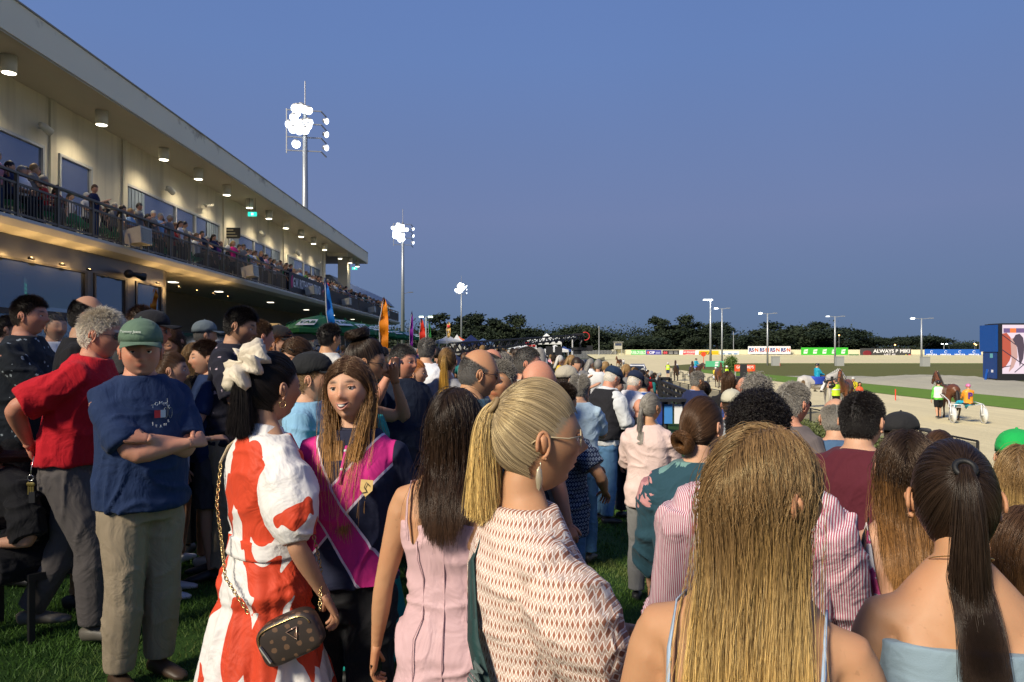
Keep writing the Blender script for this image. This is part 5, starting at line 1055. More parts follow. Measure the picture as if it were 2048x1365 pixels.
for k, (y0, y1) in enumerate(((17,22.5),(23,31),(60,80))):
    bl = [(fence_x(y)-.9, y, gz(fence_x(y)-.9)+.35, .55, .6, .42) for y in np.arange(y0, y1, .5)]; n = 16000 if k < 2 else 5000; V = leaf_cloud(r, bl, n, .045 if k < 2 else .12)
    link('hedge', mesh('hedge', V, np.arange(len(V)).reshape(-1, 4), False, [flat((.10,.12,.035), .7, 0, .45, 9)]), label='low clipped hedge inside the track fence, %s' % ['right of the maroon shirted man','beside the grey haired men','beyond the two men in caps'][k], cat='hedge')
# ================================================================== big screen trailer
def sp_(px, d): return (px-1024)/F*d
d = 60; x0 = sp_(1968, d); sc = empty('screen_truck', (x0, d, -1.5), 0, 'blue trailer with a big lit video screen showing horses', 'screen'); k = d/F
zb = -1.5; zz = lambda py: CAMZ-(py-702)*k-zb; xx = lambda px: (px-1968)*k
MBl = flat((.012,.07,.30), .3, .1, .06, 1)
mb = MB(); mb.box((xx(1992), 0, zz(704)), (xx(1996), 2.1, zz(650))); mb.build('side_cabinet', MBl, sc)
mb = MB(); mb.box((xx(1994), .1, zz(758)), (xx(1998), 1.8, zz(704)-.003)); mb.build('lift_column', flat((.015,.05,.20), .35, .1, .06), sc)
mb = MB(); mb.cbox((xx(1994)-.005,.7,zz(712)), (.01,.35,.35)); mb.build('emblem', flat((.12,.35,.4), .5), sc); mb = MB(); mb.cbox((xx(1994)-.005,.6,zz(743)), (.01,.25,.22)); mb.build('notice', cl(210,210,220), sc)
mb = MB(); mb.box((xx(1996)+.003, -.1, zz(762)), (xx(2003), 1.7, zz(648))); mb.box((xx(2003)+.002, -.1, zz(762)), (xx(2190), 1.7, zz(748))); mb.box((xx(2003)+.002, -.1, zz(650)), (xx(2190), 1.7, zz(647))); mb.build('screen_frame', M_BLK, sc)
mb = MB(); mb.box((xx(2003)+.004, -.05, zz(748)+.002), (xx(2190), 1.6, zz(650)-.002)); dsp = mb.build('display', glow((.82,.66,.74), .95), sc)
e1 = .9
def em(name, pts, col, st=1., y=-.06):
    mb = MB(); mb.add([(xx(a), y, zz(b)) for a, b in pts], [tuple(range(len(pts)))[::-1]]); mb.build(name, glow(lin(*col), st), dsp)
em('banner_bar', [(2006,657),(2190,657),(2190,666),(2006,666)], (120,90,140), .8); em('race_number', [(2019,657),(2031,657),(2031,666),(2019,666)], (240,120,50), 1., -.07)
em('horse_rump', [(2003,668),(2012,666),(2020,675),(2025,690),(2024,705),(2018,722),(2010,734),(2003,738)], (190,80,55), .9)
em('horse_tail', [(2024,680),(2030,670),(2038,668),(2045,676),(2048,695),(2045,718),(2038,733),(2036,715),(2033,695),(2029,688)], (75,58,75), .9, -.08)
em('second_horse', [(2020,678),(2027,676),(2032,690),(2034,715),(2026,735),(2016,745),(2022,722)], (205,160,150), .9, -.07)
em('third_horse', [(2049,672),(2062,668),(2080,690),(2085,730),(2060,745),(2052,715)], (170,80,60), .9, -.07)
for a, b in (((2003,700),(2050,733)),((2003,670),(2030,690)),((2003,735),(2020,732)),((2028,745),(2048,728))):
    mb = MB(); mb.tube([(xx(a[0]),-.09,zz(a[1])),(xx(b[0]),-.09,zz(b[1]))], .035, 5); mb.build('rein', glow(lin(60,45,70), .7), dsp)
mb = MB(); mb.box((xx(1960), -1.3, zz(771)), (xx(2190), 2.2, zz(766))); mb.build('deck', flat((.03,.05,.14), .5), sc); mb = MB(); mb.box((xx(2012), -.9, .05), (xx(2190), 1.9, zz(771)-.003)); mb.v = [(p[0] + (.9 if p[2] < .3 and p[0] < 4 else 0), p[1], p[2]) for p in mb.v]; mb.build('underframe', flat((.01,.014,.035), .6), sc)
mb = MB(); mb.beam((xx(1962),-.5,zz(765)), (xx(1978),.2,zz(740)), .15); mb.beam((xx(1955),-1,.02), (xx(1955),-1,zz(771)-.01), .15); mb.beam((xx(1990),-1,.02), (xx(1990),-1,zz(771)-.01), .15); mb.build('brace', MBl, sc)
# ================================================================== tents, umbrellas, flags
def tent(px, ptop, peave, pbot, wpx, d, col, label, zb=0, side=False):
    X = sp_(px, d); w = wpx/F*d; ze = CAMZ-(peave-702)/F*d-zb; zp = CAMZ-(ptop-702)/F*d-zb; t = empty('marquee', (X, d, zb), .25 if px < 1000 else .12, label, 'marquee'); h = w/2; mt = cloth(col, rough=.7); mb = MB()
    P4 = [(-h,-h),(h,-h),(h,h),(-h,h)]
    mb.add([(a, b, ze) for a, b in P4]+[(a*.45, b*.45, ze+(zp-ze)*.38) for a, b in P4]+[(0,0,zp)], [(i, (i+1) % 4, 4+(i+1) % 4, 4+i) for i in range(4)]+[(4+i, 4+(i+1) % 4, 8) for i in range(4)]); mb.build('canopy', mt, t)
    mb = MB(); mb.add([(a*1.003, b*1.003, z) for z in (ze, ze-.28) for a, b in P4], [(i, (i+1) % 4, 4+(i+1) % 4, 4+i) for i in range(4)]); mb.build('valance', mt, t)
    for a, b in P4: mb = MB(); mb.tube([(a*.98,b*.98,0),(a*.98,b*.98,ze)], .04, 6); mb.build('leg', flat((.6,.6,.6), .4), t)
    return t
tent(896,670,682,0,44,75,(.62,.62,.60),'white peaked marquee at the left edge of the tents'); tent(914,669,684,0,24,82,(.65,.65,.63),'white marquee half hidden behind the blue one'); tent(942,670,687,0,50,78,(.010,.020,.085),'navy blue peaked marquee left of the camera crane'); tent(966,677,686,0,38,88,(.06,.11,.22),'faded blue marquee behind the navy one')
tent(918,673,680,0,20,105,(.65,.12,.04),'small orange red canopy between the white and navy marquees')
tent(1093,667,685,0,52,95,(.75,.75,.72),'tall open white marquee behind the crane arm'); tent(1046,688,697,0,52,90,(.72,.74,.72),'low white marquee left of the tall open one'); tent(1110,690,700,0,46,88,(.74,.74,.72),'low white marquee with dark speakers below its eave'); tent(1056,684,690,0,30,120,(.4,.02,.02),'dark red canopy behind the crane arm'); tent(655,672,680,0,50,40,(.5,.5,.5),'grey white canopy under the green umbrellas'); tent(1128,693,700,0,26,110,(.03,.06,.2),'small blue canopy right of the white marquees')
for px in (1099, 1117): X = sp_(px, 84); mb = MB(); mb.cbox((X,84,1.5),(.8,.5,1.2)); mb.tube([(X,84,0),(X,84,.95)], .04, 6); o = mb.build('loudspeaker', M_BLK); tag(o, 'black loudspeaker under the low white marquee, %s' % ('left' if px == 1099 else 'right'), 'speaker')
MG = flat((.008,.17,.05), .7, 0, .12, 2)
def umbrella(px, ptop, d, label):
    X = sp_(px, d); zp = CAMZ-(ptop-702)/F*d; R = 1.75; t = empty('patio_umbrella', (X, d, 0), .3, label, 'umbrella', 'green betting umbrellas along the stand'); mb = MB(); n = 8; ze = zp-.62
    V = []; F_ = []
    for j, (r_, z) in enumerate(((.0, zp),(.5*R, zp-.20),(R, ze),(R*1.0, ze-.18))):
        for i in range(16): a = 2*PI*i/16+.2; rr = r_*(1 if i % 2 == 0 else .945); V.append((rr*math.cos(a), rr*math.sin(a), z-(0 if i % 2 == 0 else .03*(j > 0))))
    for j in range(3):
        for i in range(16): F_.append((j*16+i, (j+1)*16+i, (j+1)*16+(i+1) % 16, j*16+(i+1) % 16))
    link('canopy', mesh('canopy', V, F_, False, [MG]), t); mb.tube([(0,0,0),(0,0,zp+.05)], .035, 8); mb.build('pole', flat((.5,.5,.5), .4, .5), t)
    mb = MB(); a0 = RAD(0); mb.tube([(0,0,zp-.06),(0,0,zp+.10)], .05, 8); mb.build('finial', MG, t)
    for ang in (-1.75, -.6, -2.9):
        c, s = math.cos(ang-.3), math.sin(ang-.3); ax = Vector((c, s, 0)); tn = Vector((-s, c, 0)); pr = lambda u, v: ax*(R*(.70+v*.22))+tn*(u*.42)+Vector((0,0,zp-.20-(.20+v*.22)/.5*.42+.05)); mb = MB(); mb.add([pr(-1,1), pr(1,1), pr(.9,-.4), pr(-.9,-.4)], [(0,1,2,3)]); lp = mb.build('logo_patch', cl(235,240,235), t)
        ct = pr(0,.35); nrm = (pr(1,0)-pr(-1,0)).cross(pr(0,1)-pr(0,-1)).normalized(); nrm = -nrm if nrm.z < 0 else nrm; xv = tn.normalized(); yv = nrm.cross(xv); 
        mm = Matrix((xv, yv, nrm)).transposed().to_4x4(); tx = text('TAB', t, cl(20,110,60), .34, tuple(ct+nrm*.02), mm.to_euler(), ext=.002, sx=1.2, bold=.008)
UM = [(642,630,33),(690,640,40),(722,646,48),(748,652,56),(772,657,64),(795,661,72),(815,665,80)]
for k, (a, b, c) in enumerate(UM): umbrella(a, b, c, 'green betting umbrella in the row along the stand, %s from the left' % ['first','second','third','fourth','fifth','sixth','seventh'][k])
def feather(px, ptop, pbot, d, col, label, w=.42, lean=0, surf=False):
    X = sp_(px, d); z = CAMZ-(ptop-702)/F*d; z0 = CAMZ-(pbot-702)/F*d; t = empty('surf_flag' if surf else 'feather_flag', (X, d, 0), 0, label, 'flag', None); H = z-z0; N = 22; V = []
    for i in range(N+1):
        s = i/N; wd = w*(math.sin(PI*min(s*.85+.15, 1))**.6)*(1-.15*s) if not surf else w*math.sin(PI*(.06+.9*s))**.5
        cx = lean*s; V.append((cx-wd/2+.005*math.sin(i*.9), .05*math.sin(i*.5), z0+H*s)); V.append((cx, .07*math.sin(i*.9+2)+.05, z0+H*s)); V.append((cx+wd/2+.006*math.sin(i*.7+1), .05*math.sin(i*.4+1), z0+H*s))
    F_ = [(3*i+k, 3*i+k+1, 3*i+k+4, 3*i+k+3) for i in range(N) for k in (0,1)]; m = mesh('sail', V, F_, True, [cloth(col, rough=.6)]); link('sail', m, t)
    mb = MB(); mb.tube([(-w*.3,0,0),(-w*.4,0,z0),(-w*.5+lean*.5,0,z0+H*.5),(lean,0,z)], [.03,.025,.02,.01], 6); mb.build('pole', flat((.5,.5,.5), .4), t)
    if surf: mb = MB(); mb.ball((0,-.02,z0+H*.72), (w*.36,.03,w*.36), 12); mb.build('emblem', cl(220,60,60), t, True); text('SURF', t, cl(240,240,240), w*.35, (0,-.07,z0+H*.4), rot=(PI/2,-PI/2,0))
feather(672,555,700,20,(.0,.13,.50),'tall leaning blue feather flag in front of the balcony',.20,-.30)
feather(768,594,700,26,(.75,.22,.005),'orange feather flag beside the green umbrellas',.34,.0)
feather(822,622,702,40,(.22,.01,.30),'purple feather flag behind the orange one',.20,.05)
feather(847,636,702,42,(.70,.03,.01),'red feather flag left of the grey haired man',.36,-.12)
feather(861,640,702,48,(.01,.20,.03),'green feather flag right of the red one',.2,-.1)
feather(897,644,676,60,(.62,.40,.12),'surfboard shaped banner above the white tents',.34,0,True)
feather(307,578,640,15.2,(.75,.22,.01),'orange feather flag against the dark foyer window',.14,.03)
# ================================================================== camera crane
cr = empty('camera_crane', (0, 28, 0), 0, 'long black camera crane arm reaching over the crowd', 'camera crane'); A = P(905,694,22); B_ = P(1160,674,30); off = Vector((0,28,0))
A, B_ = A-off, B_-off; mb = MB(); dv = (B_-A); L_ = dv.length; dv.normalize(); up = Vector((0,0,1)); sd = dv.cross(up).normalized(); h = .20
for s_ in (-1, 1):
    mb.beam(A+sd*s_*.12+up*h*.5, B_+sd*s_*.08+up*h*.4, .045); mb.beam(A+sd*s_*.12-up*h*.9, B_+sd*s_*.08-up*h*.2, .045)
n = 34
for i in range(n):
    p = A+dv*L_*i/n; q_ = A+dv*L_*(i+1)/n; a_, b_ = (1, -1.6) if i % 2 == 0 else (-1.6, 1)
    for s_ in (-1, 1): mb.beam(p+sd*s_*.11+up*h*.5*a_, q_+sd*s_*.11+up*h*.5*b_, .03)
mb.build('arm', M_BLK, cr); mb = MB(); mb.cbox(tuple(A+dv*-.4+Vector((0,0,-.2))), (.6,.3,.25)); mb.build('counterweight', M_BLK, cr); c = P(1000,702,24.5)-off; mb = MB(); mb.beam(c+Vector((0,0,-1.6)), c+Vector((0,0,.15)), .16); mb.beam(c+Vector((-.5,0,-1.6)), c+Vector((0,0,-.4)), .06); mb.beam(c+Vector((.5,0,-1.6)), c+Vector((0,0,-.4)), .06); mb.build('pedestal', M_BLK, cr)
e = B_; mb = MB(); mb.beam(e+Vector((-.3,0,.08)), e+Vector((.12,0,.10)), .10); mb.tube([e+Vector((.15,0,.12)),e+Vector((.12,0,-.1)),e+Vector((0,0,-.30)),e+Vector((.02,0,-.42))], .045, 7); mb.cbox(tuple(e+Vector((.05,0,-.50))), (.75,.25,.14)); mb.cbox(tuple(e+Vector((-.1,0,-.62))), (.3,.25,.16)); mb.cbox(tuple(e+Vector((.38,-.05,-.46))), (.22,.22,.22)); mb.build('camera_head', M_BLK, cr)
mb = MB(); mb.tube([e+Vector((.2+.18*math.sin(a),0,.02+.16*math.cos(a))) for a in np.linspace(-.4,3.3,12)], .018, 6); mb.build('cable', cl(200,50,50), cr, True)
for i in range(3): p = A+dv*L_*(.52+.16*i); mb = MB(); [mb.cbox(tuple(p+dv*(j*.17)-sd*.0+Vector((0,-.13,-.0+.02*(j%2)))), (.10,.02,.035)) for j in range(7)]; mb.build('lettering', cl(200,205,210), cr)
for k, px in enumerate((1145, 1158)): pass
mb = MB(); X = sp_(1145, 40); mb.tube([(X,40,-1),(X,40,2.2)], .04, 6); mb.tube([(X+.5,40,-1),(X+.5,40,.9)], .03, 6); mb.beam((X,40,.9),(X+1.2,40,.9),.05); mb.beam((X,40,.2),(X+1.2,40,.2),.05); o = mb.build('scaffold_mast', flat((.5,.5,.5), .5)); tag(o, 'slim scaffold mast below the end of the camera crane', 'mast')
# media gate rails by the track
gt = empty('gate', (4.2, 13, gz(4.2)), 0, 'black steel gate and handrail leading to the track', 'gate')
def gp(px, py, d): return P(px, py, d)-Vector((4.2,13,gz(4.2)))
mb = MB(); 
for a, b in (((1321,757,13.2),(1321,800,13.2)),((1340,757,13.2),(1340,800,13.2)),((1321,758,13.2),(1340,758,13.2))): mb.beam(gp(*a), gp(*b), .06)
mb.build('gate_frame', M_BLK, gt); mb = MB()
for dy in (0, 12, 24, 36): mb.beam(gp(1324,764+dy,13), gp(1380,786+dy*1.2,11), .05)
mb.build('handrail', M_BLK, gt)
for k in range(8): mb = MB(); t_ = k/7; mb.beam(gp(1324+56*t_,764+22*t_,13-2*t_), gp(1324+56*t_,812+30*t_,13-2*t_), .03); mb.build('baluster', M_BLK, gt)
mb = MB(); mb.tube([gp(1285,765,13.5),gp(1290,760,13.5),gp(1310,762,13.5),gp(1318,772,13.5),gp(1318,800,13.5)], .03, 6); mb.build('hoop', M_BLK, gt)
t = empty('lectern_stand', P(1330,805,10.5)-Vector((0,0,0)), 0, 'small black stand with blue and white labels by the gate', 'stand'); t.location.z = gz(t.location.x); hh = P(1330,797,10.5).z-t.location.z
mb = MB(); mb.tube([(0,0,0),(0,0,hh)], .04, 6); mb.build('post', M_BLK, t)
for k in range(3): mb = MB(); mb.box((-.16+.14*k,-.06,hh-.35),(-.05+.14*k,-.04,hh-.08)); mb.build('label_plate', (cl(30,60,140), cl(60,130,200), cl(230,230,230))[k], t)
mb = MB(); mb.box((-.3,-.15,hh-.04),(.3,.2,hh)); mb.build('shelf', M_BLK, t)
# ================================================================== horses, sulkies, car
def tubes(pts, n=12, ref=(1,0,0)): return limb([(np.array(p[:3], float), p[3], p[4]) for p in pts], n, ref)
def horse(x, y, yaw, coat, label, z=-1.5, s=1.0, neck=0, mane=(.02,.015,.012), stride=0, group='race horses parading on the sand', tack=(.05,.05,.05), pale=False):
    root = empty('horse', (x, y, z), RAD(yaw), label, 'horse', group, s)
    nk = [(0,.52,1.28,.20,.30),(0,.72,1.46,.13,.24),(0,.92+.1*neck,1.68-.25*neck,.10,.18),(0,1.06+.2*neck,1.90-.5*neck,.085,.14),(0,1.10+.25*neck,2.02-.65*neck,.07,.11)]
    hx, hz = 1.10+.25*neck, 2.02-.65*neck
    hd = [(0,hx-.06,hz+.03,.07,.09),(0,hx+.05,hz-.03,.095,.12),(0,hx+.18,hz-.16,.085,.105),(0,hx+.33,hz-.33,.060,.075),(0,hx+.42,hz-.43,.058,.070),(0,hx+.47,hz-.49,.04,.05)]
    L = [tubes([(0,-.98,1.22,.10,.12),(0,-.90,1.30,.22,.24),(0,-.70,1.34,.28,.29),(0,-.45,1.30,.27,.29),(0,-.15,1.22,.28,.30),(0,.15,1.20,.28,.31),(0,.40,1.24,.26,.32),(0,.60,1.24,.22,.29),(0,.74,1.22,.14,.20)], 18), tubes(nk, 14), tubes(hd, 12)]
    for sd in (1, -1):
        st = stride*sd
        L.append(tubes([(.14*sd,.52,1.15,.11,.15),(.17*sd,.56+.10*st,.88,.075,.095),(.16*sd,.57+.18*st,.55,.052,.060),(.155*sd,.56+.20*st,.47,.045,.048),(.15*sd,.56+.12*st,.20,.034,.036),(.15*sd,.57+.10*st,.13,.042,.045),(.15*sd,.61+.10*st,.06,.05,.06),(.15*sd,.63+.10*st,.0,.06,.07)], 10))
        L.append(tubes([(.14*sd,-.68,1.28,.16,.24),(.17*sd,-.62-.06*st,1.0,.13,.19),(.17*sd,-.72-.12*st,.78,.075,.11),(.165*sd,-.88-.18*st,.58,.052,.075),(.16*sd,-.88-.18*st,.50,.045,.06),(.155*sd,-.82-.14*st,.22,.036,.040),(.155*sd,-.81-.12*st,.13,.043,.047),(.155*sd,-.77-.12*st,.06,.052,.06),(.155*sd,-.75-.12*st,.0,.062,.072)], 10))
        L.append(tubes([(.055*sd,hx-.03,hz+.06,.028,.03),(.06*sd,hx-.02,hz+.14,.026,.02),(.055*sd,hx,hz+.21,.008,.008)], 7))
    v, q = cat_mesh(L); m_ = NT('coat', .38, 0, .5); n1 = m_.noise(2.2, 4); sp = m_.n('SeparateXYZ'); m_.l(m_.coord(), sp.inputs[0])
    leg = m_.ramp(sp.outputs[2], [(.38,1.),(.75,0.)]); dk = (.02,.014,.012) if not pale else [c*.55 for c in coat]; m_.color(m_.mix(m_.math('MULTIPLY', leg, .9), m_.mix(n1, [c*.7 for c in coat], [min(1, c*1.25) for c in coat]), dk)); mat = m_.m
    job(v, q, .022, 2, lambda v, q: link('body', mesh('body', v, q, True, [mat]), root))
    hm = flat(mane, .6); v, q = tubes([(0,-.97,1.36,.04,.05),(0,-1.08,1.25,.07,.07),(0,-1.13,.95,.085,.09),(0,-1.12,.62,.07,.08),(0,-1.11,.45,.02,.02)], 12); v[:,0] += .02*np.sin(v[:,2]*30+v[:,1]*40); link('tail', mesh('tail', v, q, True, [hm]), root)
    mb = MB()
    for i in range(9):
        t = i/8; p = lerp(nk[4][:3], nk[0][:3], t); p = p+np.array((0,-.13-.12*t,.05+.10*t)) if True else p; mb.ball(tuple(p+np.array((.03,0,-.03))), (.045,.07,.10), 7)
    mb.ball((0,hx+.05,hz+.07), (.04,.07,.06), 7); mb.build('mane', hm, root, True)
    if tack:
        mt = flat(tack, .5); mb = MB()
        for t, rx in ((1,.105),(2,.095),(3,.072)):
            p = hd[t]; dirv = Vector((0,.7,-.7)); mb.tube([(rx*math.cos(a), p[1]+.10*math.sin(a)*.7, p[2]+.13*math.sin(a)*.7) for a in np.linspace(0, 2*PI, 13)], .010, 5)
        mb.tube([(.10,hx+.05,hz-.02),(.09,hx+.3,hz-.33)], .010, 5); mb.tube([(-.10,hx+.05,hz-.02),(-.09,hx+.3,hz-.33)], .010, 5)
        mb.tube([(.30*math.cos(a), .30, 1.22+.33*math.sin(a)) for a in np.linspace(0, 2*PI, 19)], .018, 5); mb.tube([(.09,hx+.38,hz-.40),(.20,.5,1.45),(.16,.2,1.56),(.12,-.9,1.5)], .008, 4); mb.tube([(-.09,hx+.38,hz-.40),(-.20,.5,1.45),(-.16,.2,1.56),(-.12,-.9,1.5)], .008, 4)
        mb.tube([(0,.3,1.55),(0,-.4,1.60),(0,-.9,1.50)], .014, 5); mb.tube([(.29,.3,1.2),(.30,-.5,1.15)], .015, 5); mb.tube([(-.29,.3,1.2),(-.30,-.5,1.15)], .015, 5); mb.build('harness', mt, root)
    return root
def sulky(x, y, yaw, label, col=(.75,.75,.75), z=-1.5, disc=True):
    root = empty('sulky', (x, y, z), RAD(yaw), label, 'sulky', 'race sulkies behind the horses'); mt = flat(col, .35, .1, .05); wy = -2.15
    for sd in (1, -1):
        mb = MB(); mb.tube([(.62*sd, wy+.345*math.cos(a), .36+.345*math.sin(a)) for a in np.linspace(0, 2*PI, 29)], .022, 6, False); w = mb.build('wheel', flat((.03,.03,.03), .6) if not disc else flat((.55,.55,.55), .5), root, True)
        mb = MB()
        if disc: mb.tube([(.605*sd,wy,.36),(.635*sd,wy,.36)], .33, 26)
        else: [mb.tube([(.62*sd,wy,.36),(.62*sd,wy+.34*math.cos(a),.36+.34*math.sin(a))], .006, 4) for a in np.linspace(0, 2*PI, 13)[:-1]]
        mb.build('disc' if disc else 'spokes', flat((.72,.72,.70), .4) if disc else flat((.3,.3,.3), .4), w, True)
        mb = MB(); mb.tube([(.70*sd,wy,.36),(.70*sd,wy+.02,.62),(.66*sd,wy+.15,.80),(.42*sd,wy+.9,.92),(.36*sd,wy+1.6,1.10),(.36*sd,.15,1.22)], .022, 7); mb.tube([(.54*sd,wy,.36),(.54*sd,wy+.05,.80)], .020, 6); mb.tube([(.52*sd,wy,.36),(.72*sd,wy,.36)], .02, 6); mb.build('shaft', mt, root, True)
    mb = MB(); mb.tube([(-.66,wy+.15,.80),(-.3,wy+.02,.78),(.3,wy+.02,.78),(.66,wy+.15,.80)], .022, 7); mb.build('arch', mt, root, True); mb = MB(); mb.cbox((0,wy+.02,.84), (.42,.30,.06)); mb.build('seat', M_BLK, root)
    mb = MB(); mb.tube([(-.4,wy+.95,.62),(.4,wy+.95,.62)], .02, 6); mb.beam((-.42,wy+.9,.90),(-.4,wy+.95,.62),.03); mb.beam((.42,wy+.9,.90),(.4,wy+.95,.62),.03); mb.build('foot_rest', mt, root); return root
def helmet(root, I, col, col2=None):
    v, q = rings([(np.array((0,0,z)), .092*r, .112*r, .116*r, 0.) for z, r in ((.0,1.02),(.03,1.06),(.065,1.0),(.095,.86),(.118,.62),(.130,.34),(.134,.1))], 20, 2.1); M = np.array(I['M'].to_3x3()); link('helmet', mesh('helmet', v @ M.T+np.array(I['hc']), q, True, [flat(col, .25, 0, .05)]), root)
    v, q = rings([(np.array((0,.10,z)), .06, .035, .03, 0.) for z in (.018,.026)], 16, 2); link('peak', mesh('peak', v @ M.T+np.array(I['hc']), q, True, [flat(col2 or col, .3)]), root)
def rel(x, y, yaw, dx, dy): a = RAD(yaw); return x+dx*math.cos(a)-dy*math.sin(a), y+dx*math.sin(a)+dy*math.cos(a)
def rig(px, py, yaw, coat, hl, sl_, dl, top, helm, bottom, z=-1.5, col=(.75,.75,.75), disc=True, stride=.5, extra=None, neck=0):
    d = (CAMZ-z)*F/(py-702); x = (px-1024)/F*d; horse(x, y=d, yaw=yaw, coat=coat, label=hl, stride=stride, neck=neck); sx_, sy_ = rel(x, d, yaw, 0, 0); sulky(sx_, sy_, yaw, sl_, col, z, disc)
    px_, py_ = rel(x, d, yaw, 0, -2.15)
    def ex(root, I): helmet(root, I, helm); extra and extra(root, I)
    p = person(1024+px_*F/py_, 700, py_, yaw, dl, 'drivers seated on their sulkies', top=(top, dict(sleeve=1.9, loose=.7)), bottom=('trousers', bottom), legs='sulky', armR='reins', armL='reins', H=1.72, x=px_, zbase=z-.02, lod=2, extra=ex, shoes=(.03,.1,.12)); return x, d
BAY = (.13,.045,.018); DBAY = (.05,.022,.012); CHE = (.20,.07,.025)
def letter_P(root, I): text('P', root, cl(80,40,130), .36, (0, -.165, 1.22), rot=(PI/2,0,0), bold=.015, ext=.004)
rig(1893, 838, -8, BAY, 'bay horse seen from behind in white harness on the sand', 'white sulky with solid disc wheels at the right of the track', 'driver in orange silks with a purple letter and pink helmet', flat((.80,.30,.02), .5, 0, .1), (.65,.18,.38), flat((.02,.38,.55), .6), extra=letter_P)
rig(1690, 822, 145, CHE, 'chestnut horse with bridle behind the vested cameraman', 'dark sulky behind the cameraman in the lime vest', 'driver in black and yellow checked silks and white helmet', cloth((.75,.62,.02), 'check', (.01,.01,.01)), (.5,.5,.48), flat((.6,.6,.58), .6), col=(.03,.03,.03), disc=False, stride=.2)
rig(1438, 776, 172, BAY, 'bay horse facing the camera left of the red sign', 'dark sulky behind the horse left of the red sign', 'driver half hidden behind the horse left of the red sign', flat((.7,.5,.03), .6), (.7,.7,.7), flat((.6,.6,.6), .6), col=(.04,.04,.04), disc=False)
rig(1384, 768, 168, DBAY, 'dark bay horse trotting towards the camera in blinkers', 'dark sulky of the horse ridden beside the small tree', 'driver in red and white silks among the middle horses', flat((.65,.10,.04), .6), (.6,.5,.5), flat((.6,.6,.6), .6), col=(.04,.04,.04), disc=False)
rig(1352, 762, 165, DBAY, 'dark horse half hidden behind the lime vested attendant', 'dark sulky beside the lime vested attendant', 'driver behind the lime vested attendant', flat((.2,.25,.1), .6), (.7,.7,.7), flat((.5,.5,.5), .6), col=(.04,.04,.04), disc=False)
rig(1238, 737, 150, CHE, 'distant chestnut horse alone on the far left of the sand', 'distant sulky behind the lone chestnut horse', 'driver of the distant lone chestnut horse', flat((.5,.5,.5), .6), (.6,.6,.6), flat((.6,.6,.6), .6), col=(.05,.05,.05), disc=False)
# ridden horses
def ridden(px, py, yaw, coat, hl, rl, top, helm, pale=False, z=-1.5, s=1.0, neck=.35, tack=(.05,.05,.05)):
    d = (CAMZ-z)*F/(py-702); x = (px-1024)/F*d; h = horse(x, d, yaw, coat, hl, s=s, neck=neck, pale=pale, stride=.15, mane=(.35,.35,.33) if pale else (.02,.015,.012), tack=tack, group='ridden lead horses')
    v, q = rings([(np.array((0,-.05,zz)), .30, .42, .42, 0.) for zz in (1.15,1.2,1.45,1.55)], 16, 2.6); link('saddle_cloth', mesh('saddle_cloth', v*np.array((1,1,1)), q, True, [flat((.02,.06,.42), .7)]), h)
    px_, py_ = rel(x, d, yaw, 0, .0)
    person(1024+px_*F/py_, 700, py_, yaw, rl, None, top=(top, dict(sleeve=1.9, loose=.8)), bottom=('trousers', flat((.65,.65,.65), .7)), legs='ride', armR='reins', armL='reins', H=1.70, x=px_, zbase=z+.66*s, lod=2, head=(15,0,0), extra=lambda r_, I: helmet(r_, I, helm), shoes=(.02,.02,.02)); return x, d
ridden(1634, 816, -80, (.50,.48,.45), 'pale grey lead horse standing side on with blue saddle cloth', 'rider in turquoise jacket on the pale grey horse', flat((.01,.32,.46), .5), (.02,.02,.025), True, s=1.1)
ridden(1392, 764, 200, DBAY, 'dark lead horse behind the middle trotters', 'distant rider in turquoise above the middle horses', flat((.01,.32,.46), .5), (.02,.02,.025), s=1.0)
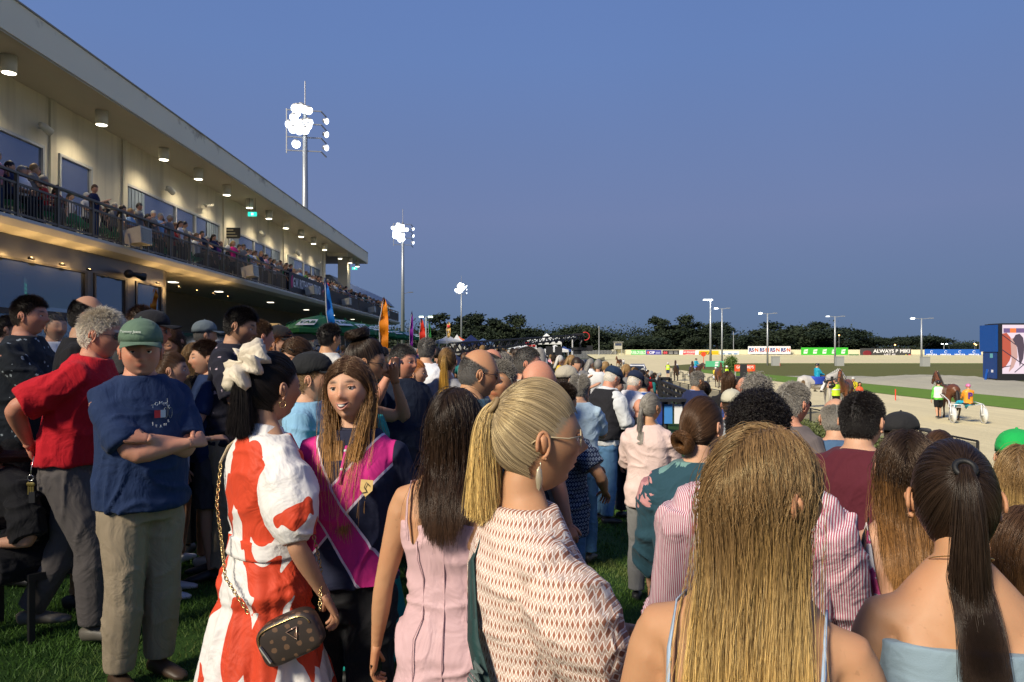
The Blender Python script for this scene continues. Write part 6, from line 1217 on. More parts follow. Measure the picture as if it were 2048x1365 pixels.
# car
def car(px, py, yaw, z=-1.5):
    d = (CAMZ-z)*F/(py-702); x = (px-1024)/F*d; t = empty('car', (x, d, z), RAD(yaw), 'white course car with roof bars driving towards the camera on the sand', 'car'); W_ = flat((.80,.81,.83), .2, 0, .02)
    S = [(2.42,.62,.30,.78),(2.36,.80,.28,.92),(2.1,.88,.26,1.00),(1.5,.92,.24,1.06),(.95,.93,.24,1.12),(.0,.93,.24,1.14),(-1.2,.93,.24,1.14),(-2.1,.90,.26,1.10),(-2.38,.84,.32,1.02),(-2.44,.70,.40,.9)]; V = []; n = 20; a = np.arange(n)*2*PI/n
    for (y, w, z0, z1) in S: cx = np.sign(np.cos(a))*np.abs(np.cos(a))**.45; sz = np.sign(np.sin(a))*np.abs(np.sin(a))**.55; V.append(np.stack([cx*w, np.full(n, y), (z0+z1)/2+sz*(z1-z0)/2], 1))
    v, q = close_rings(np.array(V)); link('body', mesh('body', v, q[:,::-1], True, [W_]), t)
    S = [(.98,.80,1.10),(.25,.72,1.55),(-.1,.70,1.66),(-1.2,.69,1.68),(-1.9,.68,1.62),(-2.25,.76,1.12)]; mb = MB(); R = [[(-w,y,zz),(w,y,zz)] for y, w, zz in S]
    mb.add([p for r_ in R for p in r_]+[(-.86,.98,1.09),(.86,.98,1.09),(-.86,-2.25,1.09),(.86,-2.25,1.09)], [(2*i, 2*i+1, 2*i+3, 2*i+2) for i in range(1, 4)]); mb.build('roof', W_, t)
    gl = _mc.setdefault('carglass', NT('car_glass', .06, 0, .8).color((.015,.02,.025)).m)
    for nm, P4 in (('windscreen', [(-.80,.98,1.10),(.80,.98,1.10),(.71,.25,1.56),(-.71,.25,1.56)]),('rear_window', [(.76,-2.25,1.12),(-.76,-2.25,1.12),(-.68,-1.9,1.60),(.68,-1.9,1.60)]),('side_window', [(.86,.90,1.11),(.88,-2.2,1.13),(.69,-1.88,1.62),(.72,.2,1.56)]),('side_window', [(-.88,-2.2,1.13),(-.86,.90,1.11),(-.72,.2,1.56),(-.69,-1.88,1.62)])): MB().add(P4, [(0,1,2,3)]).build(nm, gl, t)
    for sd in (1, -1):
        mb = MB(); mb.beam((.83*sd,1.0,1.08),(.71*sd,.22,1.58),.07); mb.beam((.72*sd,.2,1.58),(.69*sd,-1.9,1.64),.06); mb.beam((.88*sd,-.6,1.12),(.70*sd,-.6,1.64),.07); mb.beam((.88*sd,-2.2,1.10),(.68*sd,-1.9,1.63),.08); mb.build('pillar', W_, t)
        mb = MB(); mb.ball((.66*sd,2.28,.80), (.17,.10,.09), 10); mb.build('headlight', flat((.6,.62,.65), .1, .3), t, True)
        mb = MB(); mb.ball((1.0*sd,.75,1.12), (.12,.07,.09), 8); mb.build('mirror', W_, t, True)
        for yy in (1.5, -1.45):
            mb = MB(); mb.tube([(.70*sd,yy,.35),(.94*sd,yy,.35)], .35, 20); w = mb.build('wheel', M_BLK, t); mb = MB(); mb.tube([(.90*sd,yy,.35),(.955*sd,yy,.35)], .21, 14); mb.build('rim', flat((.5,.5,.5), .3, .6), w)
    mb = MB(); mb.box((-.45,2.37,.62),(.45,2.45,.80)); mb.box((-.6,2.37,.36),(.6,2.44,.52)); mb.build('grille', M_BLK, t); mb = MB(); mb.box((-.26,2.44,.54),(.26,2.47,.61)); mb.build('number_plate', cl(220,220,230), t)
    mb = MB(); mb.beam((-.72,-.4,1.72),(.72,-.4,1.72),.05); mb.beam((-.72,-1.5,1.74),(.72,-1.5,1.74),.05); mb.cbox((0,-.1,1.74),(1.1,.2,.10)); mb.build('roof_bar', flat((.15,.16,.2), .4), t)
    mb = MB(); [mb.cbox((-.34+.10*i,1.75,1.052),(.06,.14,.01)) for i in range(8)]; o = mb.build('bonnet_lettering', cl(60,70,120), t); o['kind'] = 'stuff'
car(1274, 763, 168)
def far_car(): 
    mb = MB()
# ================================================================== the people near the camera
C = cloth
NAVY=(.012,.028,.085); BLACKC=(.008,.008,.010); WHITEC=(.74,.74,.77); KHAKI=(.30,.24,.165); DEN=(.045,.12,.24); DKN=(.022,.035,.07); GREYT=(.10,.088,.085)
def strap(root, pts, w, mat, name='strap'):
    mb = MB(); pts = [Vector(p) for p in pts]; v = []; 
    for i, p in enumerate(pts):
        t = (pts[min(i+1, len(pts)-1)]-pts[max(i-1, 0)]).normalized(); n = Vector((p.x, p.y*1.4, 0)).normalized() if (p.x or p.y) else Vector((0,-1,0)); s_ = t.cross(n).normalized()*w/2; v += [p-s_, p+s_, p+s_+n*.003, p-s_+n*.003]
    f = []
    for i in range(len(pts)-1):
        b = 4*i; f += [(b,b+4,b+5,b+1),(b+1,b+5,b+6,b+2),(b+2,b+6,b+7,b+3),(b+3,b+7,b+4,b)]
    mb.add(v, f); return mb.build(name, mat, root, True)
def phone(root, I, arm=0, col=(.01,.01,.012), up=.06):
    sh, e, w, sd = I['arms'][arm]; fd = Vector(w)-Vector(e); fd.normalize(); c = Vector(w)+fd*.10+Vector((-.02*sd,.03,.02)); M = Matrix.Translation(c) @ Matrix.Rotation(-.9, 4, 'X'); mb = MB(); mb.box((-.037,-.005,-.04),(.037,.005,.11), M); mb.build('phone', flat(col, .15), root); mb = MB(); mb.box((-.033,-.0062,-.034),(.033,-.0052,.104), M); mb.build('screen', glow((.12,.18,.35), .4), root)
def scrunchie(root, I, col, pos=(0,-.115,.075), r=.055, t=.034, mat=None):
    M = I['M']; c = I['hc']+M @ Vector(pos); out = (M @ Vector(pos)).normalized(); u = out.cross(Vector((1,0,0))).normalized(); w = out.cross(u); V = []; n, m = 48, 12
    for i in range(n):
        a = 2*PI*i/n; rr = t*(1+.35*math.sin(a*7)+.15*math.sin(a*13+1))
        for j in range(m):
            b = 2*PI*j/m; q_ = r*(1+.12*math.sin(a*5+1)); k = rr*(1+.22*math.sin(b*3+a*9)); V.append(c+(u*math.cos(a)+w*math.sin(a))*(q_+k*math.cos(b))+out*(k*.85*math.sin(b)+.012*math.sin(a*8)))
    Q = np.array([(i*m+j, ((i+1) % n)*m+j, ((i+1) % n)*m+(j+1) % m, i*m+(j+1) % m) for i in range(n) for j in range(m)]); link('scrunchie', mesh('scrunchie', [tuple(v) for v in V], Q, True, [mat or cloth(col, rough=.45)]), root)
def tieband(root, I, T=(0,-.092,.045), col=(.01,.01,.01), r=.016):
    M = I['M']; c = I['hc']+M @ (Vector(T)*1.14); out = (M @ Vector(T)).normalized(); u = out.orthogonal().normalized(); w = out.cross(u); mb = MB(); mb.tube([c+(u*math.cos(a)+w*math.sin(a))*r for a in np.linspace(0, 2*PI, 17)], .006, 6, False); mb.build('hair_tie', flat(col, .6), root, True)
def cuffs(root, I, t, mat, inf=.024, sex='f'):
    for sh, e, w, sd in I['arms']:
        p = Vector(lerp(sh, e, t)); dv = (Vector(e)-Vector(sh)).normalized(); k = .045 if sex == 'f' else .052; v, q = limb([(np.array(p-dv*.022), k+inf, k+inf),(np.array(p-dv*.02), k+inf+.003, k+inf+.003),(np.array(p+dv*.002), k+inf+.003, k+inf+.003),(np.array(p+dv*.003), k+inf-.002, k+inf-.002)], 20); link('cuff', mesh('cuff', v, q, True, [mat]), root)
# --- woman with long streaked blonde hair, nearest of all
def ex_A(root, I):
    b = I['bend']; m = C((.34,.44,.58))
    for sd in (1, -1): strap(root, [b((.105*sd,-.112,1.24)), b((.108*sd,-.120,1.31)), b((.112*sd,-.098,1.385)), b((.112*sd,-.045,1.442)), b((.112*sd,.03,1.435)), b((.105*sd,.09,1.36)), b((.095*sd,.135,1.26))], .008, m)
person(1492, 829, 1.15, -24, 'woman with very long streaked blonde hair nearest the camera in a thin strapped top', sex='f', skin='tan', top=(C((.34,.44,.58)), dict(z0=.84, z1=1.25, sleeve=None, inf=.007, loose=0, amp=.002, name='camisole')), bottom=('jeans', C(DEN)),
  hair_=('long','dblond',0,dict(L=.60, tip=(.64,.43,.15), n=40000, rad=.00036, vol=1.0, part=.012, seed=5, front=.12)), head=(-44,2,0), roll=1, extra=ex_A, armR='down', armL='down')
# --- ponytail woman
NCK = flat((.65,.45,.15), .25, .9)
def ex_B(root, I):
    tieband(root, I, (0,-.09,.055), (.006,.006,.006), .017); mb = MB(); b = I['bend']; mb.tube([b((.056*math.cos(a), -.010+.056*math.sin(a), 1.500-.016*math.sin(a))) for a in np.linspace(0, 2*PI, 29)], .0012, 5); mb.build('necklace', NCK, root, True)
    mb = MB(); mb.tube([b((0,-.120,1.345)), b((0,-.122,1.28)), b((0,-.108,1.15))], .0022, 5); mb.cbox(tuple(b((0,-.124,1.335))), (.008,.006,.014)); mb.build('zip', flat((.35,.38,.42), .4), root)
person(1937, 868, 1.36, -12, 'woman with a sleek dark ponytail and bare back in a blue grey strapless dress', sex='f', skin='tan', top=(C((.22,.30,.36)), dict(z0=.5, z1=1.35, sleeve=None, inf=.019, loose=0, amp=.002, name='dress', flare=.05)),
  hair_=('ponytail','dark',0,dict(L=.40, n=16000, rad=.0005, vol=.7, tie=(0,-.09,.055), seed=8)), head=(-6,-8,0), lean=5, extra=ex_B, shoes=(.5,.4,.3))
# --- blonde ponytail woman in smocked dress
def ex_C(root, I):
    tieband(root, I, (0,-.088,.062), (.25,.17,.08), .018); b = I['bend']; M = I['M']; m = C((.015,.045,.045), rough=.6)
    s_ = strap(root, [b((-.07,.10,1.42)), b((-.06,.02,1.468)), b((-.04,-.06,1.45)), b((0,-.118,1.36)), b((.06,-.130,1.22)), b((.13,-.105,1.06)), b((.19,-.04,.90))], .042, m, 'bag_strap')
    c = I['hc']+M @ Vector((.084,-.012,-.040)); mb = MB(); mb.tube([c, c+Vector((.002,0,-.012))], .0015, 5); mb.ball(c+Vector((.003,-.004,-.034)), (.004,.008,.026), 8); mb.build('earring', flat((.6,.5,.35), .25, .5), root, True)
    phone(root, I, 0, up=.1); p0 = Vector(b((.135,-.112,1.05))); 
    tx = text('MIM', root, flat((.10,.13,.13), .6), .042, tuple(Vector(b((.092,-.138,1.15)))), ext=.001, bold=.001); tx.rotation_euler = (PI/2, -1.1, .45)
person(1050, 749, 1.50, -72, 'woman with blonde ponytail and glasses in a brown and cream smocked dress', sex='f', fat=.4, skin='tan', nose=1.1, top=(C((.40,.17,.11),'geo',(.55,.42,.35),(.32,.14,.09), w=2.5), dict(z0=.50, z1=1.475, puff=.034, sl=.014, sleeve=.88, inf=.014, loose=.2, amp=.006, flare=.14, name='dress', gather=.010, zc=1.12)),
  hair_=('ponytail','ash',0,dict(L=.25, tip=(.60,.43,.17), n=16000, rad=.00055, vol=1.3, tie=(0,-.088,.062), seed=12, mat=None)), head=(-8,0,0), armR='front', armL='front', glasses=((.45,.36,.22),'clear'), extra=ex_C, shoes=(.4,.3,.2))
# --- pink slip dress
def ex_D(root, I):
    b = I['bend']; m = C((.55,.36,.38), rough=.5)
    for sd in (1, -1): strap(root, [b((.110*sd,-.108,1.27)), b((.115*sd,-.108,1.33)), b((.118*sd,-.085,1.39)), b((.118*sd,-.04,1.438)), b((.116*sd,.03,1.43)), b((.108*sd,.10,1.32))], .009, m)
    for x in (-.085, .085, 0): mb = MB(); mb.tube([b((x*(1.0 if z > 1.2 else .8 if z > 1.0 else 1.1), -(secs_at(I['S'], max(z,.86))[2]+.004)*(1-.28*(abs(x)/.15)**2)-.009-(.0 if z > .86 else .03*(.86-z)), z)) for z in np.linspace(1.27,.62,12)], .0022, 5); mb.build('seam', m, root, True)
    sh, e, w, sd = I['arms'][1]; mb = MB(); M = Matrix.Translation(Vector(w)+Vector((-.005,.03,-.10))) @ Matrix.Rotation(.25, 4, 'X'); mb.box((-.006,-.037,-.07),(.006,.037,.07), M); mb.build('phone', flat((.01,.01,.012), .2), root)
person(903, 764, 2.12, -8, 'woman from behind in a short pale pink strapped dress holding a dark phone', sex='f', fat=.15, skin='tan', top=(C((.56,.37,.39), rough=.5, sheen=.1), dict(z0=.56, z1=1.32, sleeve=None, inf=.010, loose=.05, amp=.007, name='dress', flare=.06)),
  hair_=('long','dark',0,dict(L=.26, tip=(.035,.018,.010), n=14000, rad=.0006, vol=.7, seed=3)), head=(-20,0,0), armL='down', armR='front', extra=ex_D, shoes=(.6,.5,.4))
# --- smiling woman in the navy and pink sash polo
def sash_mat():
    q = NT('sash_polo', .8, 0, .25); sp = q.n('SeparateXYZ'); q.l(q.coord(), sp.inputs[0]); big = q.noise(7, 3, None, .6, 1.2); x, y, z = sp.outputs
    def band(x0, z0, x1, z1):
        L = math.hypot(x1-x0, z1-z0); nx, nz_ = (z1-z0)/L, -(x1-x0)/L
        return q.math('ABSOLUTE', q.math('ADD', q.math('MULTIPLY', q.math('SUBTRACT', x, x0), nx), q.math('MULTIPLY', q.math('SUBTRACT', z, z0), nz_)))
    a = band(.15,1.43,-.15,.93); b = band(-.16,1.40,.17,1.02); body = q.math('LESS_THAN', q.math('ABSOLUTE', x), .185)
    c = q.mix(big, (.010,.012,.030), (.018,.022,.050))
    for d_ in (b, a):
        c = q.mix(q.math('MULTIPLY', q.math('LESS_THAN', d_, .054), body), c, (.60,.52,.62)); c = q.mix(q.math('MULTIPLY', q.math('LESS_THAN', d_, .046), body), c, (.55,.025,.20))
    q.color(c); q.bump(big, .3, .03); return q.m
def ex_E(root, I):
    b = I['bend']; M = I['M']; hc = I['hc']; pk = flat((.55,.03,.22), .8)
    cuffs(root, I, .60, pk, .026); fr = lambda z: secs_at(I['S'], z)[1]+.024
    mb = MB(); mb.tube([b((-.008,fr(1.42)-.004,1.42)), b((-.008,fr(1.36),1.36)), b((-.008,fr(1.30),1.30))], .006, 6); mb.build('placket', pk, root, True)
    for z in (1.405, 1.345): mb = MB(); mb.ball(b((-.008, fr(z)+.003, z)), (.0065,.003,.0065), 8); mb.build('button', flat((.5,.5,.5), .3), root, True)
    for sd, x in ((1,.105),(-1,-.105)):
        y = fr(1.28)-.006; mb = MB(); mb.add([b((x-.022,y+.004,1.32)), b((x+.022,y+.002,1.32)), b((x+.022,y+.004,1.285)), b((x,y+.008,1.262)), b((x-.022,y+.006,1.285))], [(0,1,2,3,4)]); mb.v += []; bd = mb.build('badge', flat((.55,.38,.14), .5, 0, .2, 60), root)
        mb = MB(); mb.tube([b((x-.012,y+.009,1.30)), b((x,y+.010,1.312)), b((x+.006,y+.010,1.295)), b((x-.004,y+.010,1.28)), b((x+.012,y+.009,1.275))], .0015, 4); mb.build('emblem', flat((.02,.02,.03), .6), bd, True)
    # open smile: dark gap with a row of teeth and fuller lips
    P_ = lambda x, y, z: hc+M @ Vector((x, y, z))
    def arcp(z0, dz, y0, w_, n=9): return [P_(w_*t, y0-.016*t*t, z0+dz*t*t) for t in np.linspace(-1, 1, n)]
    up_ = arcp(-.0520, .006, .0990, .0235); lo = arcp(-.0685, .0225, .0970, .0235)
    mb = MB(); mb.add(up_+lo[::-1], [tuple(range(18))]); mb.build('mouth', flat((.10,.02,.02), .5), root)
    mb = MB()
    t_ = arcp(-.0535, .0060, .0996, .0205, 11); t2 = arcp(-.0605, .0125, .0992, .0205, 11)
    for i in range(10): mb.add([t_[i].lerp(t_[i+1],.06), t_[i].lerp(t_[i+1],.94), t2[i].lerp(t2[i+1],.94), t2[i].lerp(t2[i+1],.06)], [(0,1,2,3)])
    o = mb.build('teeth', flat((.72,.70,.66), .2, 0, .03), root); o['kind'] = 'stuff'
    mb = MB(); mb.tube(arcp(-.0508, .0065, .0992, .0245, 11), [.0008,.0016,.0021,.0024,.0023,.0020,.0023,.0024,.0021,.0016,.0008], 7); mb.tube(arcp(-.0702, .0245, .0970, .0245, 11), [.0008,.0018,.0026,.0031,.0033,.0034,.0033,.0031,.0026,.0018,.0008], 7); mb.build('lips', flat((.47,.21,.16), .4), root, True)
    mb = MB()
    for sd in (1,-1): mb.tube([P_(sd*(.031+.0150*t), .0885-.006*t*t-.002*abs(t), .0095-.0045*t*t) for t in np.linspace(-1,1,9)], [.0004,.0009,.0012,.0013,.0013,.0013,.0012,.0010,.0005], 5)
    mb.build('lashes', flat((.02,.012,.01), .5), root, True)
person(692, 703, 2.50, 174, 'smiling young woman in a navy polo with crossed pink sash facing the camera', sex='f', fat=.45, skin='fair', hs=1.02, eyes=True, top=(sash_mat(), dict(z0=.93, z1=1.475, inf=.018, sl=.018, col=flat((.012,.014,.035), .8), loose=.5)), bottom=('trousers', C(BLACKC)),
  hair_=('long','brown',0,dict(L=.43, tip=(.38,.20,.06), n=16000, rad=.0006, vol=.8, part=-.004, seed=21, front=.85)), armR='behind', armL='behind', head=(-3,3,4), roll=-3, extra=ex_E)
# --- woman in the orange and white dress
GLD = flat((.55,.40,.18), .25, .9)
def ex_F(root, I):
    scrunchie(root, I, (.60,.53,.42), (-.01,-.098,.085), .050, .036); b = I['bend']; tip = Vector((.20,-.16,.86))
    bag = MB(); V = []
    def chainp(pts, name='chain'):
        mb = MB(); pts = [Vector(p) for p in pts]; L = [0]
        for p, q_ in zip(pts, pts[1:]): L.append(L[-1]+(q_-p).length)
        n = int(L[-1]/.013)
        for i in range(n):
            s_ = (i+.5)*L[-1]/n; j = max(k for k in range(len(L)) if L[k] <= s_); j = min(j, len(pts)-2); p = pts[j].lerp(pts[j+1], (s_-L[j])/(L[j+1]-L[j])); t = (pts[j+1]-pts[j]).normalized(); o_ = t.orthogonal().normalized(); w_ = t.cross(o_); o2 = o_ if i % 2 else w_
            mb.tube([p+t*.0095*math.cos(a)+o2*.0055*math.sin(a) for a in np.linspace(0, 2*PI, 8)], .0019, 4, False)
        o = mb.build(name, GLD, root, True); o['kind'] = 'stuff'
    chainp([b((-.095,-.122,1.36)), b((-.06,-.150,1.22)), b((-.01,-.150,1.08)), b((.07,-.17,1.0)), (.17,-.135,.90)]); chainp([(.30,.05,.90), (.25,.08,1.02), (.20,.08,1.12)])
    strap(root, [b((-.10,.02,1.455)), b((-.108,-.03,1.445)), b((-.105,-.09,1.405)), b((-.097,-.124,1.35))], .022, C((.50,.40,.27)), 'shoulder_strap')
    # bag
    M = Matrix.Translation((.255,-.030,.825)) @ Matrix.Rotation(.85, 4, 'Z') @ Matrix.Rotation(-.42, 4, 'Y') @ Matrix.Scale(.84, 4); cs = []
    for y, sx_, sz in ((-.046,.100,.064),(-.042,.114,.076),(-.030,.120,.082),(.030,.120,.082),(.042,.114,.076),(.046,.100,.064)):
        cs.append((y, sx_, sz))
    Vv = []; n = 36; a = np.arange(n)*2*PI/n
    for y, sx_, sz in cs: Vv.append(np.stack([np.sign(np.cos(a))*np.abs(np.cos(a))**.5*sx_, np.full(n, y), np.sign(np.sin(a))*np.abs(np.sin(a))**.5*sz-(.010*(np.cos(a)**2))], 1))
    v, q = close_rings(np.array(Vv)); mm = np.array(M.to_3x3()); v2 = v @ mm.T+np.array(M.translation)
    k = NT('bag_leather', .45, 0, .5); vo = k.n('TexVoronoi'); vo.inputs['Scale'].default_value = 34; vo.inputs['Randomness'].default_value = .0; k.l(k.coord((1,1,1), (0,.42,0)), vo.inputs['Vector']); nn = k.noise(120, 2); k.color(k.mix(k.math('LESS_THAN', k.math('ADD', vo.outputs['Distance'], k.math('MULTIPLY', nn, .25)), .45), (.035,.026,.022), (.13,.075,.045))); hb = link('handbag_body', mesh('handbag', v2, q[:,::-1], True, [k.m]), root)
    mb = MB(); mb.tube([M @ Vector((.105*np.sign(math.cos(t))*abs(math.cos(t))**.5, -.047, .070*np.sign(math.sin(t))*abs(math.sin(t))**.5+.0)) for t in np.linspace(.15, PI-.15, 16)], .0028, 6); mb.build('bag_zip', GLD, hb, True)
    mb = MB(); mb.beam(M @ Vector((-.100,-.056,.02)), M @ Vector((-.085,-.058,-.05)), .012, .004); mb.build('zip_tag', flat((.35,.36,.33), .4), hb)
    mb = MB(); tri = [(.045,.034),(-.0,.030),(.026,-.012)]; mb.tube([M @ Vector((x+.01,-.050,z)) for x, z in tri+[tri[0]]], .0022, 5); mb.build('bag_emblem', flat((.5,.33,.25), .3, .7), hb, True)
    mb = MB(); c = I['hc']+I['M'] @ Vector((.084,-.01,-.040)); mb.tube([c+Vector((0,.012*math.cos(t),-.012+.012*math.sin(t))) for t in np.linspace(0, 2*PI, 13)], .0014, 5, False); mb.build('earring', GLD, root, True)
    v, q = I['rings']([(b((0,0,z)),)+tuple(x_+.030 for x_ in secs_at(I['S'], z))+(0,) for z in (1.045,1.055,1.095,1.105)], 28); link('belt', mesh('belt', v, q, True, [C((.66,.64,.62),'big',(.56,.055,.02))]), root)
person(532, 700, 2.42, -48, 'dark haired woman in a white dress with large orange shapes and cream scrunchie', sex='f', fat=.1, skin='olive', top=(C((.68,.66,.64),'big',(.56,.055,.02), rough=.6), dict(z0=.30, z1=1.46, puff=.048, sl=.012, sleeve=1.02, inf=.020, loose=.15, amp=.007, flare=.26, name='dress', gather=.016, zc=1.04, col=True)),
  hair_=('ponytail','black',0,dict(L=.26, n=13000, rad=.0006, vol=1.5, tie=(0,-.085,.075), seed=31)), head=(4,0,0), armR=((.25,.10,.915),(.8,-.9,.1)), armL='front', extra=ex_F, shoes=(.5,.4,.3))
# --- navy tee man, arms crossed
def ex_G(root, I):
    b = I['bend']; fr = lambda z: secs_at(I['S'], z)[1]+.030; wt = flat((.55,.57,.60), .7)
    mb = MB(); x0, z0 = .015, 1.315; y = fr(1.30)+.012
    mb.add([b((x0-.028,y+.0,z0+.018)), b((x0,y+.004,z0+.018)), b((x0,y+.004,z0-.018)), b((x0-.028,y,z0-.018))], [(0,1,2,3)]); mb.build('chest_patch', wt, root); mb = MB(); mb.add([b((x0,y+.004,z0+.018)), b((x0+.028,y+.0,z0+.018)), b((x0+.028,y,z0-.018)), b((x0,y+.004,z0-.018))], [(0,1,2,3)]); mb.build('chest_patch', flat((.45,.02,.03), .7), root)
    for k, ch in enumerate('TOMMY'): a = 2.35-.42*k; t = text(ch, root, wt, .022, b((x0-.052*math.cos(a)*-1*-1, y+.002, z0+.050*math.sin(a))), rot=(PI/2, 0, PI), ext=.001)
    for k, ch in enumerate('JEANS'): a = 2.35-.42*k; t = text(ch, root, wt, .018, b((x0-.052*math.cos(a), y+.002, z0-.060*math.sin(a))), rot=(PI/2, 0, PI), ext=.001)
    mb = MB(); g0 = Vector(b((-.035, fr(1.36)+.004, 1.385)))
    for sd in (1,-1): mb.tube([g0+Vector((sd*.012+.016*math.cos(t)*.6, .006, -.045-.024+.026*math.sin(t)+sd*.0)) for t in np.linspace(0, 2*PI, 13)], .0018, 5)
    mb.tube([g0, g0+Vector((0,.004,-.05))], .002, 5); mb.build('hanging_glasses', flat((.1,.12,.14), .3), root, True)
    mb = MB(); M = Matrix.Translation((.165,-.045,.90)) @ Matrix.Rotation(.15, 4, 'Y'); mb.box((-.004,-.035,-.06),(.004,.035,.09), M); mb.build('race_book', flat((.6,.6,.6), .5), root); mb = MB(); mb.box((.0045,-.033,-.06),(.007,.033,.07), M); mb.build('wallet', M_BLK, root)
    hc, M_ = I['hc'], I['M']; tx = text('Tommy Jeans', root, flat((.5,.55,.5), .7), .018, (0,0,0), ext=.0008); p = hc+M_ @ Vector((.040,.092,.088)); tx.location = p; tx.rotation_euler = (M_ .to_3x3() @ (Matrix.Rotation(-.45, 3, 'Z') @ Matrix.Rotation(PI, 3, 'Z') @ Matrix.Rotation(PI/2-.45, 3, 'X'))).to_euler()
person(282, 645, 3.62, -124, 'stout man in navy tee, sage green cap and khaki trousers with arms folded', fat=1.4, skin='red', nose=1.25, hs=1.16, stub=.10, top=(C(NAVY), dict(inf=.022, sleeve=.80, sl=.024, loose=.85, z0=.86)), bottom=('trousers', C(KHAKI)), cap=(C((.10,.16,.11)),), hair_=('crop','grey'), armR='crossA', armL='crossB', head=(-30,-4,0), shoes=(.06,.035,.02), extra=ex_G, belt=None)
# --- red polo man, hand on hip
def ex_H(root, I):
    mb = MB(); p = Vector((.16,-.10,.985)); mb.tube([p, p+Vector((.01,-.01,-.06)), p+Vector((.012,-.012,-.09))], .003, 5); mb.tube([p+Vector((.012,-.012,-.105))+Vector((.0,.014*math.cos(a),.014*math.sin(a))) for a in np.linspace(0, 2*PI, 12)], .002, 5); mb.build('key_clip', flat((.55,.55,.55), .25, .9), root, True)
    for k in range(3): mb = MB(); c = p+Vector((.016+.004*k,-.02+.012*k,-.155)); mb.ball(c+Vector((0,0,.02)), (.004,.011,.011), 8); mb.cbox(tuple(c+Vector((0,0,-.012))), (.003,.008,.04)); mb.build('key', flat((.5,.38,.12), .3, .9), root)
    mb = MB(); mb.cbox(tuple(p+Vector((.02,0,-.20))), (.016,.028,.055)); mb.build('key_fob', M_BLK, root)
person(242, 612, 4.15, -82, 'white haired man in a red polo with one hand behind his hip', fat=.55, skin='red', hs=1.12, lean=12, top=(C((.50,.008,.018)), dict(z0=.93, inf=.022, sleeve=.84, sl=.030, loose=.7, col=True)), bottom=('trousers', C(GREYT)), belt=(.012,.011,.01), hair_=('short','white',0,dict(L=1.4)), x=(140-1024)/F*4.15, armR='hipback', armL='front', glasses=(.02,.02,.03), legs='walk', shoes=(.14,.125,.10), extra=ex_H)
# --- behind them at the left
person(50, 588, 5.2, -84, 'man with folded arms in a dark sprigged short sleeved shirt at the left edge', fat=.8, skin='red', nose=1.2, top=(C((.012,.016,.022),'sprig',(.35,.40,.42)), dict(sleeve=.85, sl=.024, loose=.8, col=True)), bottom=('trousers', C(BLACKC)), hair_=('short','dark'), armR='crossA', armL='crossB')
person(165, 586, 4.75, -70, 'bearded balding man in a plain black tee behind the red polo', fat=.3, skin='olive', nose=1.3, stub=.85, top=(C(BLACKC), dict(sleeve=.7)), bottom=('shorts', C(BLACKC)), hair_=('crop','black',.35), armR='down', armL='front')
person(8, 628, 7.2, -60, 'dark haired man at the far left edge behind the sprigged shirt', top=(C((.03,.03,.04)),), bottom=('trousers', C(BLACKC)), hair_=('short','dark'))
person(107, 622, 7.0, -120, 'man in a striped white shirt between the sprigged shirt and the black tee', top=(C((.6,.62,.66)), dict(sleeve=1.9, col=True)), bottom=('trousers', C(DKN)), hair_=('crop','dgrey'), stub=.3)
person(296, 622, 5.2, -70, 'man in a black cap and glasses behind the green capped man', fat=.4, skin='red', top=(C((.20,.21,.20)), dict(col=True)), bottom=('trousers', C(DKN)), cap=(C((.015,.015,.018)),), glasses=(.05,.04,.04), hair_=('crop','dgrey'))
person(275, 608, 6.6, -95, 'man with short brown hair just above the black cap', top=(C((.05,.05,.05)),), bottom=('trousers', C(DKN)), hair_=('short','brown'))
person(352, 645, 5.9, 165, 'woman with parted shoulder length brown hair looking down', sex='f', skin='fair', top=(C((.32,.36,.35)), dict(sleeve=1.9)), bottom=('trousers', C(BLACKC)), hair_=('bob','brown',0,dict(L=.34, n=2600)), head=(0,-22,0))
person(337, 703, 4.9, -78, 'girl in profile with hair tied back between the navy tee and the blonde woman', sex='f', skin='fair', hs=1.14, top=(C((.55,.58,.62)),), bottom=('leggings', C(BLACKC)), hair_=('ponytail','brown',0,dict(L=.2, n=2200)), armR='front', shoes=(.6,.6,.6))
person(384, 680, 5.6, -18, 'woman in a black short dress and white trainers with straight blonde hair', sex='f', fat=.3, skin='fair', top=(C(BLACKC), dict(z0=.58, inf=.024, sleeve=.95, sl=.030, loose=.7, flare=.10, name='dress')), hair_=('bob','dblond',0,dict(L=.38, tip=(.50,.33,.15), n=3200)), armR='front', armL='front', shoes=(.70,.70,.70), bottom=None,
  extra=lambda r_, I: (MB().box((.10,-.30,.80),(.34,-.16,1.02)).build('handbag', flat((.008,.008,.010), .35), r_), MB().tube([(.38,-.05,1.16),(.42,-.05,1.10),(.44,-.05,1.02),(.47,-.05,.90)], [.02,.05,.06,.01], 7).build('green_cloth', flat((.01,.35,.06), .7), r_)))
person(420, 680, 5.3, 112, 'boy with short brown hair in a navy tee glancing back', hs=1.16, skin='fair', top=(C(NAVY),), bottom=('shorts', C((.05,.05,.06))), hair_=('short','brown'), head=(8,0,0), armL='front', eyes=True)
person(404, 642, 7.6, -60, 'man in a faded grey cap seen from behind', top=(C((.2,.2,.22)),), bottom=('trousers', C(DKN)), cap=(C((.12,.15,.17)),), hair_=('crop','dgrey'), stub=.2)
person(458, 607, 5.3, -88, 'tall young man in a black floral shirt looking down with a smile', skin='olive', nose=1.25, stub=.25, top=(C((.012,.012,.022),'sprig',(.45,.35,.40), w=.8), dict(sleeve=.85, sl=.03, loose=.8, col=True)), bottom=('trousers', C(KHAKI)), hair_=('short','black',0,dict(L=1.1)), head=(0,-14,0), armR='front', lean=3)
